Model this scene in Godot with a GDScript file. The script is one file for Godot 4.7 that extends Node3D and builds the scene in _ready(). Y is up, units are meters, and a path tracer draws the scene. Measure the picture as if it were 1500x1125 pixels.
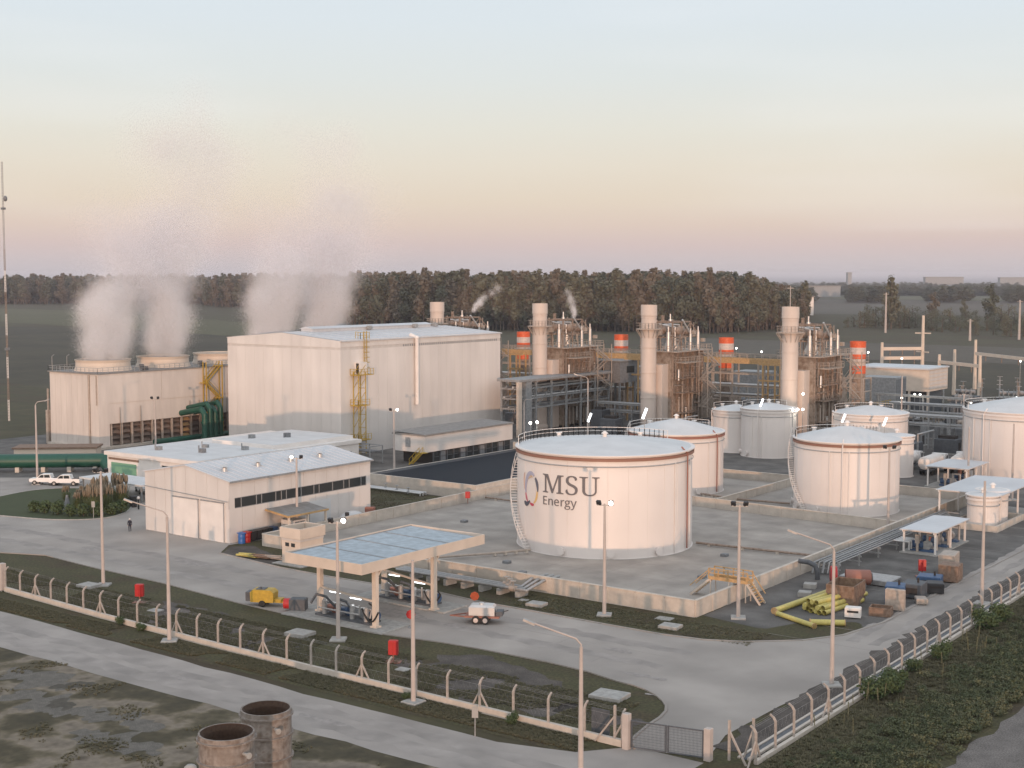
extends Node3D
# World axes follow the plant's own grid: -Z runs along the bund walls and the turbine hall, +X along the front fence. Metres, y up.

class Mb:
	var v := PackedVector3Array()
	var n := PackedVector3Array()
	func tri(a: Vector3, b: Vector3, c: Vector3, na: Vector3, nb: Vector3, nc: Vector3) -> void:
		if (b - a).cross(c - a).dot(na + nb + nc) > 0.0:
			v.append(a); v.append(c); v.append(b)
			n.append(na); n.append(nc); n.append(nb)
		else:
			v.append(a); v.append(b); v.append(c)
			n.append(na); n.append(nb); n.append(nc)
	func quad(a: Vector3, b: Vector3, c: Vector3, d: Vector3, nn: Vector3) -> void:
		tri(a, b, c, nn, nn, nn)
		tri(a, c, d, nn, nn, nn)
	func flat(a: Vector3, b: Vector3, c: Vector3, d: Vector3, out: Vector3) -> void:
		var nn := (b - a).cross(c - a)
		if nn.length() < 1e-9:
			nn = (c - a).cross(d - a)
		nn = nn.normalized()
		if nn.dot(out) < 0.0:
			nn = -nn
		quad(a, b, c, d, nn)
	# a box about its centre
	func box(c: Vector3, s: Vector3, b := Basis.IDENTITY) -> void:
		var x := b.x * s.x * 0.5
		var y := b.y * s.y * 0.5
		var z := b.z * s.z * 0.5
		quad(c + x - y - z, c + x + y - z, c + x + y + z, c + x - y + z, b.x)
		quad(c - x - y - z, c - x + y - z, c - x + y + z, c - x - y + z, -b.x)
		quad(c + y - x - z, c + y + x - z, c + y + x + z, c + y - x + z, b.y)
		quad(c - y - x - z, c - y + x - z, c - y + x + z, c - y - x + z, -b.y)
		quad(c + z - x - y, c + z + x - y, c + z + x + y, c + z - x + y, b.z)
		quad(c - z - x - y, c - z + x - y, c - z + x + y, c - z - x + y, -b.z)
	# a box given by its low and high corners
	func bx(x0: float, y0: float, z0: float, x1: float, y1: float, z1: float) -> void:
		box(Vector3(x0 + x1, y0 + y1, z0 + z1) * 0.5, Vector3(absf(x1 - x0), absf(y1 - y0), absf(z1 - z0)))
	# a box with chamfered top edges
	func slab(x0: float, y0: float, z0: float, x1: float, y1: float, z1: float, k: float) -> void:
		bx(x0, y0, z0, x1, y1 - k, z1)
		var lo := [Vector3(x0, y1 - k, z0), Vector3(x1, y1 - k, z0), Vector3(x1, y1 - k, z1), Vector3(x0, y1 - k, z1)]
		var hi := [Vector3(x0 + k, y1, z0 + k), Vector3(x1 - k, y1, z0 + k), Vector3(x1 - k, y1, z1 - k), Vector3(x0 + k, y1, z1 - k)]
		var mid := Vector3(x0 + x1, 2.0 * y1 - 2.0 * k, z0 + z1) * 0.5
		for i in 4:
			var j := (i + 1) % 4
			flat(lo[i], lo[j], hi[j], hi[i], (lo[i] + lo[j]) * 0.5 - mid + Vector3.UP * 0.01)
		quad(hi[0], hi[1], hi[2], hi[3], Vector3.UP)
	func beam(a: Vector3, b: Vector3, w: float, h: float) -> void:
		var d := b - a
		var l := d.length()
		if l < 1e-4:
			return
		d /= l
		var up := Vector3.UP if absf(d.y) < 0.95 else Vector3.RIGHT
		var side := d.cross(up).normalized()
		up = side.cross(d).normalized()
		box((a + b) * 0.5, Vector3(w, h, l), Basis(side, up, -d))
	func rod(a: Vector3, b: Vector3, r0: float, r1 := -1.0, seg := 8, caps := true) -> void:
		if r1 < 0.0:
			r1 = r0
		var d := (b - a).normalized()
		var u := d.cross(Vector3.UP if absf(d.y) < 0.95 else Vector3.RIGHT).normalized()
		var w := d.cross(u).normalized()
		var slope := (r0 - r1) / maxf((b - a).length(), 1e-4)
		for i in seg:
			var p := TAU * i / seg
			var q := TAU * (i + 1) / seg
			var e := u * cos(p) + w * sin(p)
			var f := u * cos(q) + w * sin(q)
			var ne := (e + d * slope).normalized()
			var nf := (f + d * slope).normalized()
			tri(a + e * r0, a + f * r0, b + f * r1, ne, nf, nf)
			if r1 > 1e-5:
				tri(a + e * r0, b + f * r1, b + e * r1, ne, nf, ne)
			if caps:
				tri(a, a + e * r0, a + f * r0, -d, -d, -d)
				if r1 > 1e-5:
					tri(b, b + e * r1, b + f * r1, d, d, d)
	func pipe(pts: Array, r: float, seg := 8) -> void:
		for i in pts.size() - 1:
			rod(pts[i], pts[i + 1], r, r, seg)
			if i > 0:
				ball(pts[i], Vector3(r, r, r), 8, 5)
	func ball(c: Vector3, s: Vector3, seg := 12, rings := 8) -> void:
		for j in rings:
			var a := PI * j / rings - PI / 2
			var b := PI * (j + 1) / rings - PI / 2
			for i in seg:
				var p := TAU * i / seg
				var q := TAU * (i + 1) / seg
				var k := [Vector3(cos(a) * cos(p), sin(a), cos(a) * sin(p)), Vector3(cos(a) * cos(q), sin(a), cos(a) * sin(q)), Vector3(cos(b) * cos(q), sin(b), cos(b) * sin(q)), Vector3(cos(b) * cos(p), sin(b), cos(b) * sin(p))]
				if j > 0:
					tri(c + k[0] * s, c + k[1] * s, c + k[2] * s, (k[0] / s).normalized(), (k[1] / s).normalized(), (k[2] / s).normalized())
				if j < rings - 1:
					tri(c + k[0] * s, c + k[2] * s, c + k[3] * s, (k[0] / s).normalized(), (k[2] / s).normalized(), (k[3] / s).normalized())
	# profile: (radius, height) from outside foot upwards; every segment keeps its own edge, smooth round the axis
	func lathe(c: Vector3, prof: Array, seg := 48, from := 0.0, to := TAU) -> void:
		for k in prof.size() - 1:
			var a: Vector2 = prof[k]
			var b: Vector2 = prof[k + 1]
			var t := (b - a)
			if t.length() < 1e-6:
				continue
			t = t.normalized()
			var nr := t.y
			var ny := -t.x
			for i in seg:
				var p := from + (to - from) * i / seg
				var q := from + (to - from) * (i + 1) / seg
				var e := Vector3(cos(p), 0, sin(p))
				var f := Vector3(cos(q), 0, sin(q))
				var ne := e * nr + Vector3.UP * ny
				var nf := f * nr + Vector3.UP * ny
				var A := c + e * a.x + Vector3.UP * a.y
				var B := c + f * a.x + Vector3.UP * a.y
				var C := c + f * b.x + Vector3.UP * b.y
				var D := c + e * b.x + Vector3.UP * b.y
				if a.x > 1e-5:
					tri(A, B, C, ne, nf, nf)
				if b.x > 1e-5:
					tri(A, C, D, ne, nf, ne)
	# an outline on the ground (x, z) raised from y0 to y1
	func prism(poly: PackedVector2Array, y0: float, y1: float, sides := true) -> void:
		var idx := Geometry2D.triangulate_polygon(poly)
		for k in range(0, idx.size(), 3):
			var a := poly[idx[k]]
			var b := poly[idx[k + 1]]
			var c := poly[idx[k + 2]]
			tri(Vector3(a.x, y1, a.y), Vector3(b.x, y1, b.y), Vector3(c.x, y1, c.y), Vector3.UP, Vector3.UP, Vector3.UP)
			if sides:
				tri(Vector3(a.x, y0, a.y), Vector3(b.x, y0, b.y), Vector3(c.x, y0, c.y), Vector3.DOWN, Vector3.DOWN, Vector3.DOWN)
		if sides:
			var cw := Geometry2D.is_polygon_clockwise(poly)
			for i in poly.size():
				var a := poly[i]
				var b := poly[(i + 1) % poly.size()]
				var t := (b - a).normalized()
				var o := Vector3(t.y, 0, -t.x) * (-1.0 if cw else 1.0)
				quad(Vector3(a.x, y0, a.y), Vector3(b.x, y0, b.y), Vector3(b.x, y1, b.y), Vector3(a.x, y1, a.y), o)
	# an outline in the plane of u and w, pushed out along d
	func plate(o: Vector3, u: Vector3, w: Vector3, poly: PackedVector2Array, d: Vector3) -> void:
		var idx := Geometry2D.triangulate_polygon(poly)
		var dn := d.normalized()
		for k in range(0, idx.size(), 3):
			var p := []
			for m in 3:
				p.append(o + u * poly[idx[k + m]].x + w * poly[idx[k + m]].y)
			tri(p[0], p[1], p[2], -dn, -dn, -dn)
			tri(p[0] + d, p[1] + d, p[2] + d, dn, dn, dn)
		var mid := Vector2.ZERO
		for q in poly:
			mid += q / poly.size()
		for i in poly.size():
			var a := poly[i]
			var b := poly[(i + 1) % poly.size()]
			var A := o + u * a.x + w * a.y
			var B := o + u * b.x + w * b.y
			var m2 := (a + b) * 0.5 - mid
			flat(A, B, B + d, A + d, u * m2.x + w * m2.y)
	func rail(pts: Array, h := 1.1, step := 1.5, t := 0.06) -> void:
		for i in pts.size() - 1:
			var a: Vector3 = pts[i]
			var b: Vector3 = pts[i + 1]
			var m: int = maxi(1, roundi((b - a).length() / step))
			for k in m + 1:
				var p := a.lerp(b, float(k) / m)
				beam(p, p + Vector3.UP * h, t, t)
			beam(a + Vector3.UP * h, b + Vector3.UP * h, t, t)
			beam(a + Vector3.UP * h * 0.55, b + Vector3.UP * h * 0.55, t * 0.8, t * 0.8)
	func mesh() -> ArrayMesh:
		var m := ArrayMesh.new()
		if v.is_empty():
			return m
		var a := []
		a.resize(Mesh.ARRAY_MAX)
		a[Mesh.ARRAY_VERTEX] = v
		a[Mesh.ARRAY_NORMAL] = n
		m.add_surface_from_arrays(Mesh.PRIMITIVE_TRIANGLES, a)
		return m

var used := {}
var M := {}
var tex := {}
var rng := RandomNumberGenerator.new()

func numbered(called: String) -> String:
	var k: int = used.get(called, 0)
	used[called] = k + 1
	return called if k == 0 else "%s_%03d" % [called, k]

func V(x: float, y: float, z: float) -> Vector3:
	return Vector3(x, y, z)

func thing(called: String, label: String, category: String, at := Vector3.ZERO, turn := 0.0, group := "") -> Node3D:
	var o := Node3D.new()
	o.name = numbered(called)
	add_child(o)
	o.position = at
	o.rotation.y = turn
	o.set_meta("label", label)
	o.set_meta("category", category)
	if group:
		o.set_meta("group", group)
	return o

# one part: a mesh of its own under its thing (or under a part)
func part(parent: Node3D, called: String, mb: Mb, m: Material, at := Vector3.ZERO) -> MeshInstance3D:
	return part_mesh(parent, called, mb.mesh(), m, at)

func part_mesh(parent: Node3D, called: String, mesh: Mesh, m: Material, at := Vector3.ZERO) -> MeshInstance3D:
	var o := MeshInstance3D.new()
	var c: Dictionary = parent.get_meta("_c", {})
	var k: int = c.get(called, 0)
	c[called] = k + 1
	parent.set_meta("_c", c)
	o.name = called if k == 0 else "%s_%03d" % [called, k]
	o.mesh = mesh
	o.material_override = m
	parent.add_child(o)
	o.position = at
	return o

func struct(called: String, mb: Mb, m: Material, kind := "structure") -> MeshInstance3D:
	var o := MeshInstance3D.new()
	o.name = numbered(called)
	o.mesh = mb.mesh()
	o.material_override = m
	add_child(o)
	o.set_meta("kind", kind)
	return o

func dup(src: Node3D, at: Vector3, turn := 0.0, label := "") -> Node3D:
	var o: Node3D = src.duplicate()
	o.name = numbered(String(src.name).rstrip("0123456789").trim_suffix("_"))
	add_child(o)
	o.position = at
	o.rotation.y = turn
	if label:
		o.set_meta("label", label)
	return o

func lin(r: float, g: float, b: float) -> Color:
	return Color(r, g, b).linear_to_srgb()

func noise_tex(sd: int, freq: float, oct: int, lo: float, hi: float, size := 512) -> Texture2D:
	var f := FastNoiseLite.new()
	f.seed = sd
	f.noise_type = FastNoiseLite.TYPE_SIMPLEX_SMOOTH
	f.frequency = freq
	f.fractal_octaves = oct
	var im := f.get_seamless_image(size, size, false, false, 0.2, true)
	im.convert(Image.FORMAT_L8)
	var d := im.get_data()
	for i in d.size():
		d[i] = int(clampf(lo + (hi - lo) * d[i] / 255.0, 0.0, 1.0) * 255.0)
	return ImageTexture.create_from_image(Image.create_from_data(size, size, false, Image.FORMAT_L8, d))

# colours from a ramp by noise; stops are [offset, Color in sRGB]
func ramp_tex(sd: int, freq: float, oct: int, stops: Array, size := 512) -> Texture2D:
	var f := FastNoiseLite.new()
	f.seed = sd
	f.noise_type = FastNoiseLite.TYPE_SIMPLEX_SMOOTH
	f.frequency = freq
	f.fractal_octaves = oct
	var im := f.get_seamless_image(size, size, false, false, 0.2, true)
	im.convert(Image.FORMAT_L8)
	var g := Gradient.new()
	g.offsets = PackedFloat32Array(stops.map(func(s): return s[0]))
	g.colors = PackedColorArray(stops.map(func(s): return s[1]))
	var lut := PackedByteArray()
	for i in 256:
		var c := g.sample(i / 255.0)
		lut.append(c.r8); lut.append(c.g8); lut.append(c.b8)
	var d := im.get_data()
	var out := PackedByteArray()
	out.resize(d.size() * 3)
	for i in d.size():
		var k := d[i] * 3
		out[i * 3] = lut[k]; out[i * 3 + 1] = lut[k + 1]; out[i * 3 + 2] = lut[k + 2]
	return ImageTexture.create_from_image(Image.create_from_data(size, size, false, Image.FORMAT_RGB8, out))

func mat(called: String, c: Color, rough := 0.7, metal := 0.0, t: Texture2D = null, scale := Vector3.ONE, t2: Texture2D = null, scale2 := Vector3.ONE) -> StandardMaterial3D:
	var m := StandardMaterial3D.new()
	m.resource_name = called
	m.albedo_color = c
	m.roughness = rough
	m.metallic = metal
	if t:
		m.albedo_texture = t
		m.uv1_triplanar = true
		m.uv1_world_triplanar = true
		m.uv1_scale = scale
	if t2:
		m.detail_enabled = true
		m.detail_albedo = t2
		m.detail_blend_mode = BaseMaterial3D.BLEND_MODE_MUL
		m.detail_uv_layer = BaseMaterial3D.DETAIL_UV_2
		m.uv2_triplanar = true
		m.uv2_world_triplanar = true
		m.uv2_scale = scale2
	M[called] = m
	return m

func glow(called: String, c: Color, e: float) -> StandardMaterial3D:
	var m := mat(called, Color(0.9, 0.9, 0.9), 0.4)
	m.emission_enabled = true
	m.emission = c
	m.emission_energy_multiplier = e
	return m

func lamp_light(at: Vector3, e: float, size := 0.2, c := Color(1.0, 0.96, 0.88)) -> void:
	var l := OmniLight3D.new()
	l.name = numbered("lamp_glow")
	l.light_energy = e
	l.light_size = size
	l.light_color = c
	l.omni_range = 60.0
	l.omni_attenuation = 2.0
	l.shadow_enabled = true
	l.position = at
	add_child(l)

func _ready() -> void:
	rng.seed = 20240611
	setting_camera()
	materials()
	ground()
	turbine_hall()
	cooling_towers()
	workshop()
	offices()
	tank_farm()
	power_trains()
	switchyard()
	loading_canopy()
	yard_things()
	fences_and_lamps()
	vegetation()
	steam()
	clean(self)

func clean(o: Node) -> void:
	if o.has_meta("_c"):
		o.remove_meta("_c")
	for c in o.get_children():
		clean(c)

func setting_camera() -> void:
	var cam := Camera3D.new()
	cam.name = "camera"
	add_child(cam)
	cam.position = Vector3(0, 34.5, 0)
	cam.rotation = Vector3(-atan(154.5 / 2000.0), deg_to_rad(36.4), 0)
	cam.fov = 31.417
	cam.near = 0.5
	cam.far = 40000.0
	cam.current = true
	var env := Environment.new()
	env.background_mode = Environment.BG_SKY
	env.tonemap_mode = Environment.TONE_MAPPER_LINEAR
	env.tonemap_exposure = 1.28
	env.sdfgi_enabled = true
	env.ssao_enabled = true
	env.ssil_enabled = true
	env.fog_enabled = true
	env.fog_light_color = Color(0.86, 0.86, 0.90)
	env.fog_density = 0.00008
	env.volumetric_fog_enabled = true
	env.volumetric_fog_density = 0.0
	var sky := Sky.new()
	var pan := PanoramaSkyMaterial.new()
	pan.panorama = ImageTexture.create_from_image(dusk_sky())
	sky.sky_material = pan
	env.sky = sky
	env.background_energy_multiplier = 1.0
	var we := WorldEnvironment.new()
	we.name = "surroundings"
	we.environment = env
	add_child(we)
	var sun := DirectionalLight3D.new()
	sun.name = "low_sun"
	sun.light_color = Color(1.0, 0.79, 0.64)
	sun.light_energy = 0.56
	sun.light_angular_distance = 0.6
	sun.shadow_enabled = true
	sun.directional_shadow_max_distance = 2000.0
	sun.rotation = Vector3(deg_to_rad(-1.1), deg_to_rad(36.4 - 0.2), 0)
	add_child(sun)

# dusk sky by height above the horizon: blue grey haze, the pink belt opposite the sun, cream, then pale blue; warmer and brighter on the sun's side
func dusk_sky() -> Image:
	var w := 256
	var h := 1024
	var im := Image.create(w, h, false, Image.FORMAT_RGBF)
	var g := Gradient.new()
	var st := [[-90.0, 96, 98, 104], [-1.0, 150, 152, 160], [0.0, 195, 189, 193], [0.7, 206, 194, 194], [1.4, 215, 195, 190], [2.2, 224, 204, 190], [3.2, 229, 214, 195], [4.6, 231, 222, 206], [6.2, 229, 227, 216], [8.2, 224, 229, 227], [10.5, 221, 230, 235], [14.0, 217, 228, 237], [25.0, 218, 227, 236], [50.0, 226, 235, 246], [90.0, 226, 236, 248]]
	g.offsets = PackedFloat32Array(st.map(func(s): return (s[0] + 90.0) / 180.0))
	g.colors = PackedColorArray(st.map(func(s): return Color8(int(s[1]), int(s[2]), int(s[3])).srgb_to_linear()))
	var wisps := FastNoiseLite.new()
	wisps.seed = 5
	wisps.frequency = 2.2
	wisps.fractal_octaves = 4
	# the sun stands behind the camera
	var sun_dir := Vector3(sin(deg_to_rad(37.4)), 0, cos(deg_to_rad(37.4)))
	for y in h:
		var el := 90.0 - (y + 0.5) * 180.0 / h
		var c := g.sample((el + 90.0) / 180.0)
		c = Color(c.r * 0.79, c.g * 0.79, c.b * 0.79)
		for x in w:
			var az := ((x + 0.5) / w - 0.25) * TAU
			var d := Vector3(cos(az) , 0, sin(az))
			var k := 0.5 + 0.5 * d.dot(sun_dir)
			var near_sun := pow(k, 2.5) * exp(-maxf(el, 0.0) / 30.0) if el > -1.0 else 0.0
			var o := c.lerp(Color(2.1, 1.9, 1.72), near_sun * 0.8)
			if el > 2.0 and el < 40.0:
				var wn := wisps.get_noise_3d(d.x * cos(deg_to_rad(el)), el * 0.09, d.z * cos(deg_to_rad(el)))
				o = o.lerp(Color(0.78, 0.78, 0.79), clampf(wn * 0.34 - 0.03, 0.0, 0.16))
			im.set_pixel(x, y, o)
	return im

func materials() -> void:
	tex.mottle = noise_tex(3, 0.012, 5, 0.8, 1.0)
	tex.soft = noise_tex(4, 0.008, 3, 0.93, 1.0, 256)
	tex.patch = noise_tex(9, 0.007, 5, 0.68, 1.0)
	tex.grain = noise_tex(11, 0.09, 3, 0.6, 1.0, 256)
	tex.rust = ramp_tex(17, 0.012, 5, [[0.0, Color(0.74, 0.66, 0.6)], [0.45, Color(0.9, 0.87, 0.84)], [0.7, Color(1, 0.98, 0.96)], [1.0, Color(0.85, 0.76, 0.7)]])
	tex.lawn = ramp_tex(21, 0.01, 6, [[0.0, Color(0.80, 0.70, 0.62)], [0.3, Color(0.88, 0.82, 0.70)], [0.55, Color(0.85, 0.87, 0.68)], [1.0, Color(1.0, 0.96, 0.82)]])
	tex.soil = ramp_tex(23, 0.007, 6, [[0.0, Color(0.5, 0.49, 0.40)], [0.36, Color(0.6, 0.58, 0.47)], [0.5, Color(0.80, 0.77, 0.68)], [0.62, Color(1.0, 0.97, 0.93)], [0.8, Color(0.93, 0.9, 0.87)], [1.0, Color(0.62, 0.58, 0.52)]])
	var S := func(x: float) -> Vector3: return Vector3(1.0 / x, 1.0 / x, 1.0 / x)
	# ground
	mat("grass", lin(0.118, 0.106, 0.064), 0.95, 0, tex.lawn, S.call(38.0), tex.grain, S.call(9.0))
	mat("rough_field", lin(0.088, 0.076, 0.050), 0.95, 0, tex.lawn, S.call(210.0), tex.mottle, S.call(36.0))
	mat("dark_field", lin(0.082, 0.070, 0.038), 0.95, 0, tex.patch, S.call(320.0), tex.mottle, S.call(60.0))
	mat("green_field", lin(0.108, 0.102, 0.048), 0.95, 0, tex.soft, S.call(240.0), tex.mottle, S.call(40.0))
	mat("tan_field", lin(0.115, 0.098, 0.074), 0.95, 0, tex.soft, S.call(260.0), tex.mottle, S.call(45.0))
	mat("waste_ground", lin(0.235, 0.21, 0.175), 0.95, 0, tex.soil, S.call(24.0), tex.mottle, S.call(6.5))
	mat("bare_earth", lin(0.19, 0.162, 0.142), 0.95, 0, tex.patch, S.call(12.0), tex.grain, S.call(4.0))
	mat("lawn", lin(0.075, 0.098, 0.036), 0.95, 0, tex.soft, S.call(12.0), tex.grain, S.call(5.0))
	mat("road_concrete", lin(0.40, 0.363, 0.335), 0.85, 0, tex.mottle, S.call(60.0), tex.soft, S.call(17.0))
	mat("yard_concrete", lin(0.425, 0.385, 0.352), 0.85, 0, tex.mottle, S.call(85.0), tex.soft, S.call(21.0))
	mat("bund_concrete", lin(0.43, 0.39, 0.35), 0.85, 0, tex.mottle, S.call(44.0), tex.soft, S.call(7.0))
	mat("wall_concrete", lin(0.60, 0.54, 0.475), 0.85, 0, tex.soft, S.call(6.0), tex.soft, S.call(2.0))
	mat("pad_concrete", lin(0.42, 0.41, 0.39), 0.85, 0, tex.mottle, S.call(5.0))
	mat("gravel", lin(0.28, 0.265, 0.25), 0.95, 0, tex.patch, S.call(20.0), tex.grain, S.call(2.5))
	mat("dirt_road", lin(0.30, 0.27, 0.25), 0.95, 0, tex.mottle, S.call(14.0), tex.grain, S.call(4.0))
	# buildings and steel
	mat("white_cladding", lin(0.75, 0.71, 0.68), 0.6, 0, tex.soft, Vector3(0.1, 0.015, 0.1), tex.soft, S.call(41.0))
	mat("band_cladding", lin(0.60, 0.56, 0.53), 0.6, 0, tex.soft, Vector3(0.3, 0.03, 0.3))
	mat("cooling_panel", lin(0.72, 0.655, 0.605), 0.7, 0, tex.soft, Vector3(0.25, 0.04, 0.25), tex.soft, Vector3(0.05, 0.02, 0.05))
	mat("roof_sheet", lin(0.62, 0.64, 0.67), 0.5, 0, tex.soft, Vector3(0.05, 0.1, 0.8), tex.soft, S.call(20.0))
	mat("grey_roof", lin(0.30, 0.29, 0.28), 0.7, 0, tex.soft, Vector3(0.05, 0.1, 0.6), tex.mottle, S.call(9.0))
	mat("blue_roof", lin(0.44, 0.52, 0.585), 0.5, 0, tex.soft, Vector3(0.4, 0.1, 0.05), tex.mottle, S.call(8.0))
	mat("white_paint", lin(0.76, 0.72, 0.69), 0.5, 0, tex.soft, S.call(7.0))
	mat("tank_white", lin(0.83, 0.775, 0.745), 0.5, 0, tex.soft, Vector3(0.06, 0.02, 0.06), tex.soft, S.call(27.0))
	mat("tank_roof_paint", lin(0.62, 0.63, 0.64), 0.6, 0, tex.soft, S.call(9.0))
	mat("cream_paint", lin(0.64, 0.545, 0.46), 0.6, 0, tex.soft, S.call(6.0))
	mat("pole_concrete", lin(0.47, 0.415, 0.385), 0.8, 0, tex.soft, S.call(3.0))
	mat("post_concrete", lin(0.46, 0.41, 0.37), 0.85, 0, tex.mottle, S.call(3.0))
	mat("stack_paint", lin(0.60, 0.515, 0.46), 0.6, 0, tex.soft, Vector3(0.3, 0.05, 0.3))
	mat("boiler_brown", lin(0.30, 0.26, 0.228), 0.7, 0, tex.rust, S.call(9.0))
	mat("steel_brown", lin(0.31, 0.255, 0.22), 0.6, 0, tex.rust, S.call(5.0))
	mat("steel_tan", lin(0.46, 0.39, 0.335), 0.55, 0.0, tex.mottle, S.call(4.0))
	mat("galvanised", lin(0.42, 0.42, 0.42), 0.45, 0.3, tex.mottle, S.call(4.0))
	mat("silver_lagging", lin(0.60, 0.60, 0.60), 0.35, 0.5, tex.soft, S.call(3.0))
	mat("yellow_paint", lin(0.56, 0.37, 0.045), 0.5, 0, tex.mottle, S.call(3.0))
	mat("ochre_paint", lin(0.58, 0.37, 0.175), 0.55, 0, tex.mottle, S.call(4.0))
	mat("orange_paint", lin(0.78, 0.13, 0.04), 0.5, 0, tex.mottle, S.call(4.0))
	mat("pale_band", lin(0.68, 0.58, 0.54), 0.5, 0, tex.mottle, S.call(4.0))
	mat("red_paint", lin(0.45, 0.02, 0.02), 0.4, 0, tex.soft, S.call(1.5))
	mat("brick_red", lin(0.30, 0.13, 0.095), 0.6, 0, tex.soft, S.call(3.0))
	mat("rim_brown", lin(0.27, 0.135, 0.095), 0.6, 0, tex.soft, S.call(5.0))
	mat("green_pipe_paint", lin(0.01, 0.088, 0.06), 0.45, 0, tex.mottle, S.call(5.0))
	mat("grey_steel", lin(0.32, 0.33, 0.34), 0.6, 0, tex.mottle, S.call(5.0))
	mat("dark_equipment", lin(0.10, 0.11, 0.125), 0.6, 0, tex.mottle, S.call(5.0))
	mat("mid_equipment", lin(0.22, 0.23, 0.245), 0.6, 0, tex.mottle, S.call(5.0))
	mat("dark_gap", lin(0.035, 0.03, 0.028), 0.9)
	mat("black_rubber", lin(0.02, 0.02, 0.02), 0.8)
	mat("window_dark", lin(0.03, 0.034, 0.036), 0.12)
	mat("window_frame", lin(0.40, 0.40, 0.40), 0.5)
	mat("blue_plastic", lin(0.03, 0.12, 0.36), 0.4)
	mat("dark_blue_paint", lin(0.05, 0.11, 0.23), 0.5, 0, tex.mottle, S.call(2.0))
	mat("black_plastic", lin(0.025, 0.025, 0.028), 0.5)
	mat("brown_louvre", lin(0.21, 0.155, 0.125), 0.8, 0, tex.mottle, Vector3(0.4, 0.1, 0.4))
	mat("container_brown", lin(0.24, 0.17, 0.13), 0.7, 0, tex.rust, S.call(4.0))
	mat("rusty_steel", lin(0.33, 0.305, 0.29), 0.75, 0, tex.rust, S.call(4.0), tex.mottle, Vector3(0.5, 0.08, 0.5))
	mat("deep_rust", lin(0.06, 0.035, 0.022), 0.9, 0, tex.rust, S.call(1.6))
	mat("pool_liner", lin(0.02, 0.03, 0.042), 0.5, 0, tex.mottle, S.call(15.0))
	mat("yellow_pipe_paint", lin(0.64, 0.55, 0.17), 0.5, 0, tex.mottle, S.call(2.0))
	mat("hivis_cloth", lin(0.02, 0.022, 0.035), 0.9)
	mat("skin", lin(0.42, 0.25, 0.18), 0.6)
	var water := mat("pool_water", lin(0.012, 0.02, 0.03), 0.5)
	water.metallic_specular = 0.12
	var car := mat("car_white", lin(0.74, 0.74, 0.74), 0.3)
	car.clearcoat_enabled = true
	car.clearcoat = 0.6
	var car2 := mat("car_dark", lin(0.10, 0.105, 0.11), 0.3)
	car2.clearcoat_enabled = true
	car2.clearcoat = 0.6
	for a in [["bark", lin(0.11, 0.085, 0.065)], ["palm_straw", lin(0.19, 0.155, 0.11)]]:
		mat(a[0], a[1], 0.95)
	for a in [["leaf_brown", lin(0.132, 0.108, 0.078)], ["leaf_olive", lin(0.112, 0.106, 0.068)], ["leaf_dark", lin(0.082, 0.085, 0.056)], ["leaf_green", lin(0.05, 0.075, 0.028)], ["weed_green", lin(0.10, 0.115, 0.045)], ["weed_yellow", lin(0.115, 0.115, 0.065)]]:
		var m := mat(a[0], a[1], 0.85)
		m.backlight_enabled = true
		m.backlight = (a[1] as Color) * 0.9
	glow("lit_lamp", Color(1.0, 0.98, 0.93), 6.0)
	glow("lit_tube", Color(0.95, 0.98, 1.0), 2.2)

func sheet(called: String, poly: PackedVector2Array, y: float, m: Material) -> MeshInstance3D:
	var b := Mb.new()
	b.prism(poly, 0, y, false)
	return struct(called, b, m)

# a closed outline softened by a curve through its points
func curve_poly(pts: PackedVector2Array, closed := true, div := 5) -> PackedVector2Array:
	var o := PackedVector2Array()
	var c := pts.size()
	for i in c:
		var p0 := pts[(i - 1 + c) % c]
		var p1 := pts[i]
		var p2 := pts[(i + 1) % c]
		var p3 := pts[(i + 2) % c]
		for k in div:
			o.append(p1.cubic_interpolate(p2, p0, p3, float(k) / div))
	return o

func ragged(pts: PackedVector2Array, step: float, amp: float, sd: int) -> PackedVector2Array:
	var f := FastNoiseLite.new()
	f.seed = sd
	f.frequency = 0.35
	f.fractal_octaves = 3
	var o := PackedVector2Array()
	for i in pts.size():
		var a := pts[i]
		var b := pts[(i + 1) % pts.size()]
		var m: int = maxi(1, int(a.distance_to(b) / step))
		var nn := (b - a).orthogonal().normalized()
		for k in m:
			var p := a.lerp(b, float(k) / m)
			o.append(p + nn * f.get_noise_2d(p.x, p.y) * amp)
	return o

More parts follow.
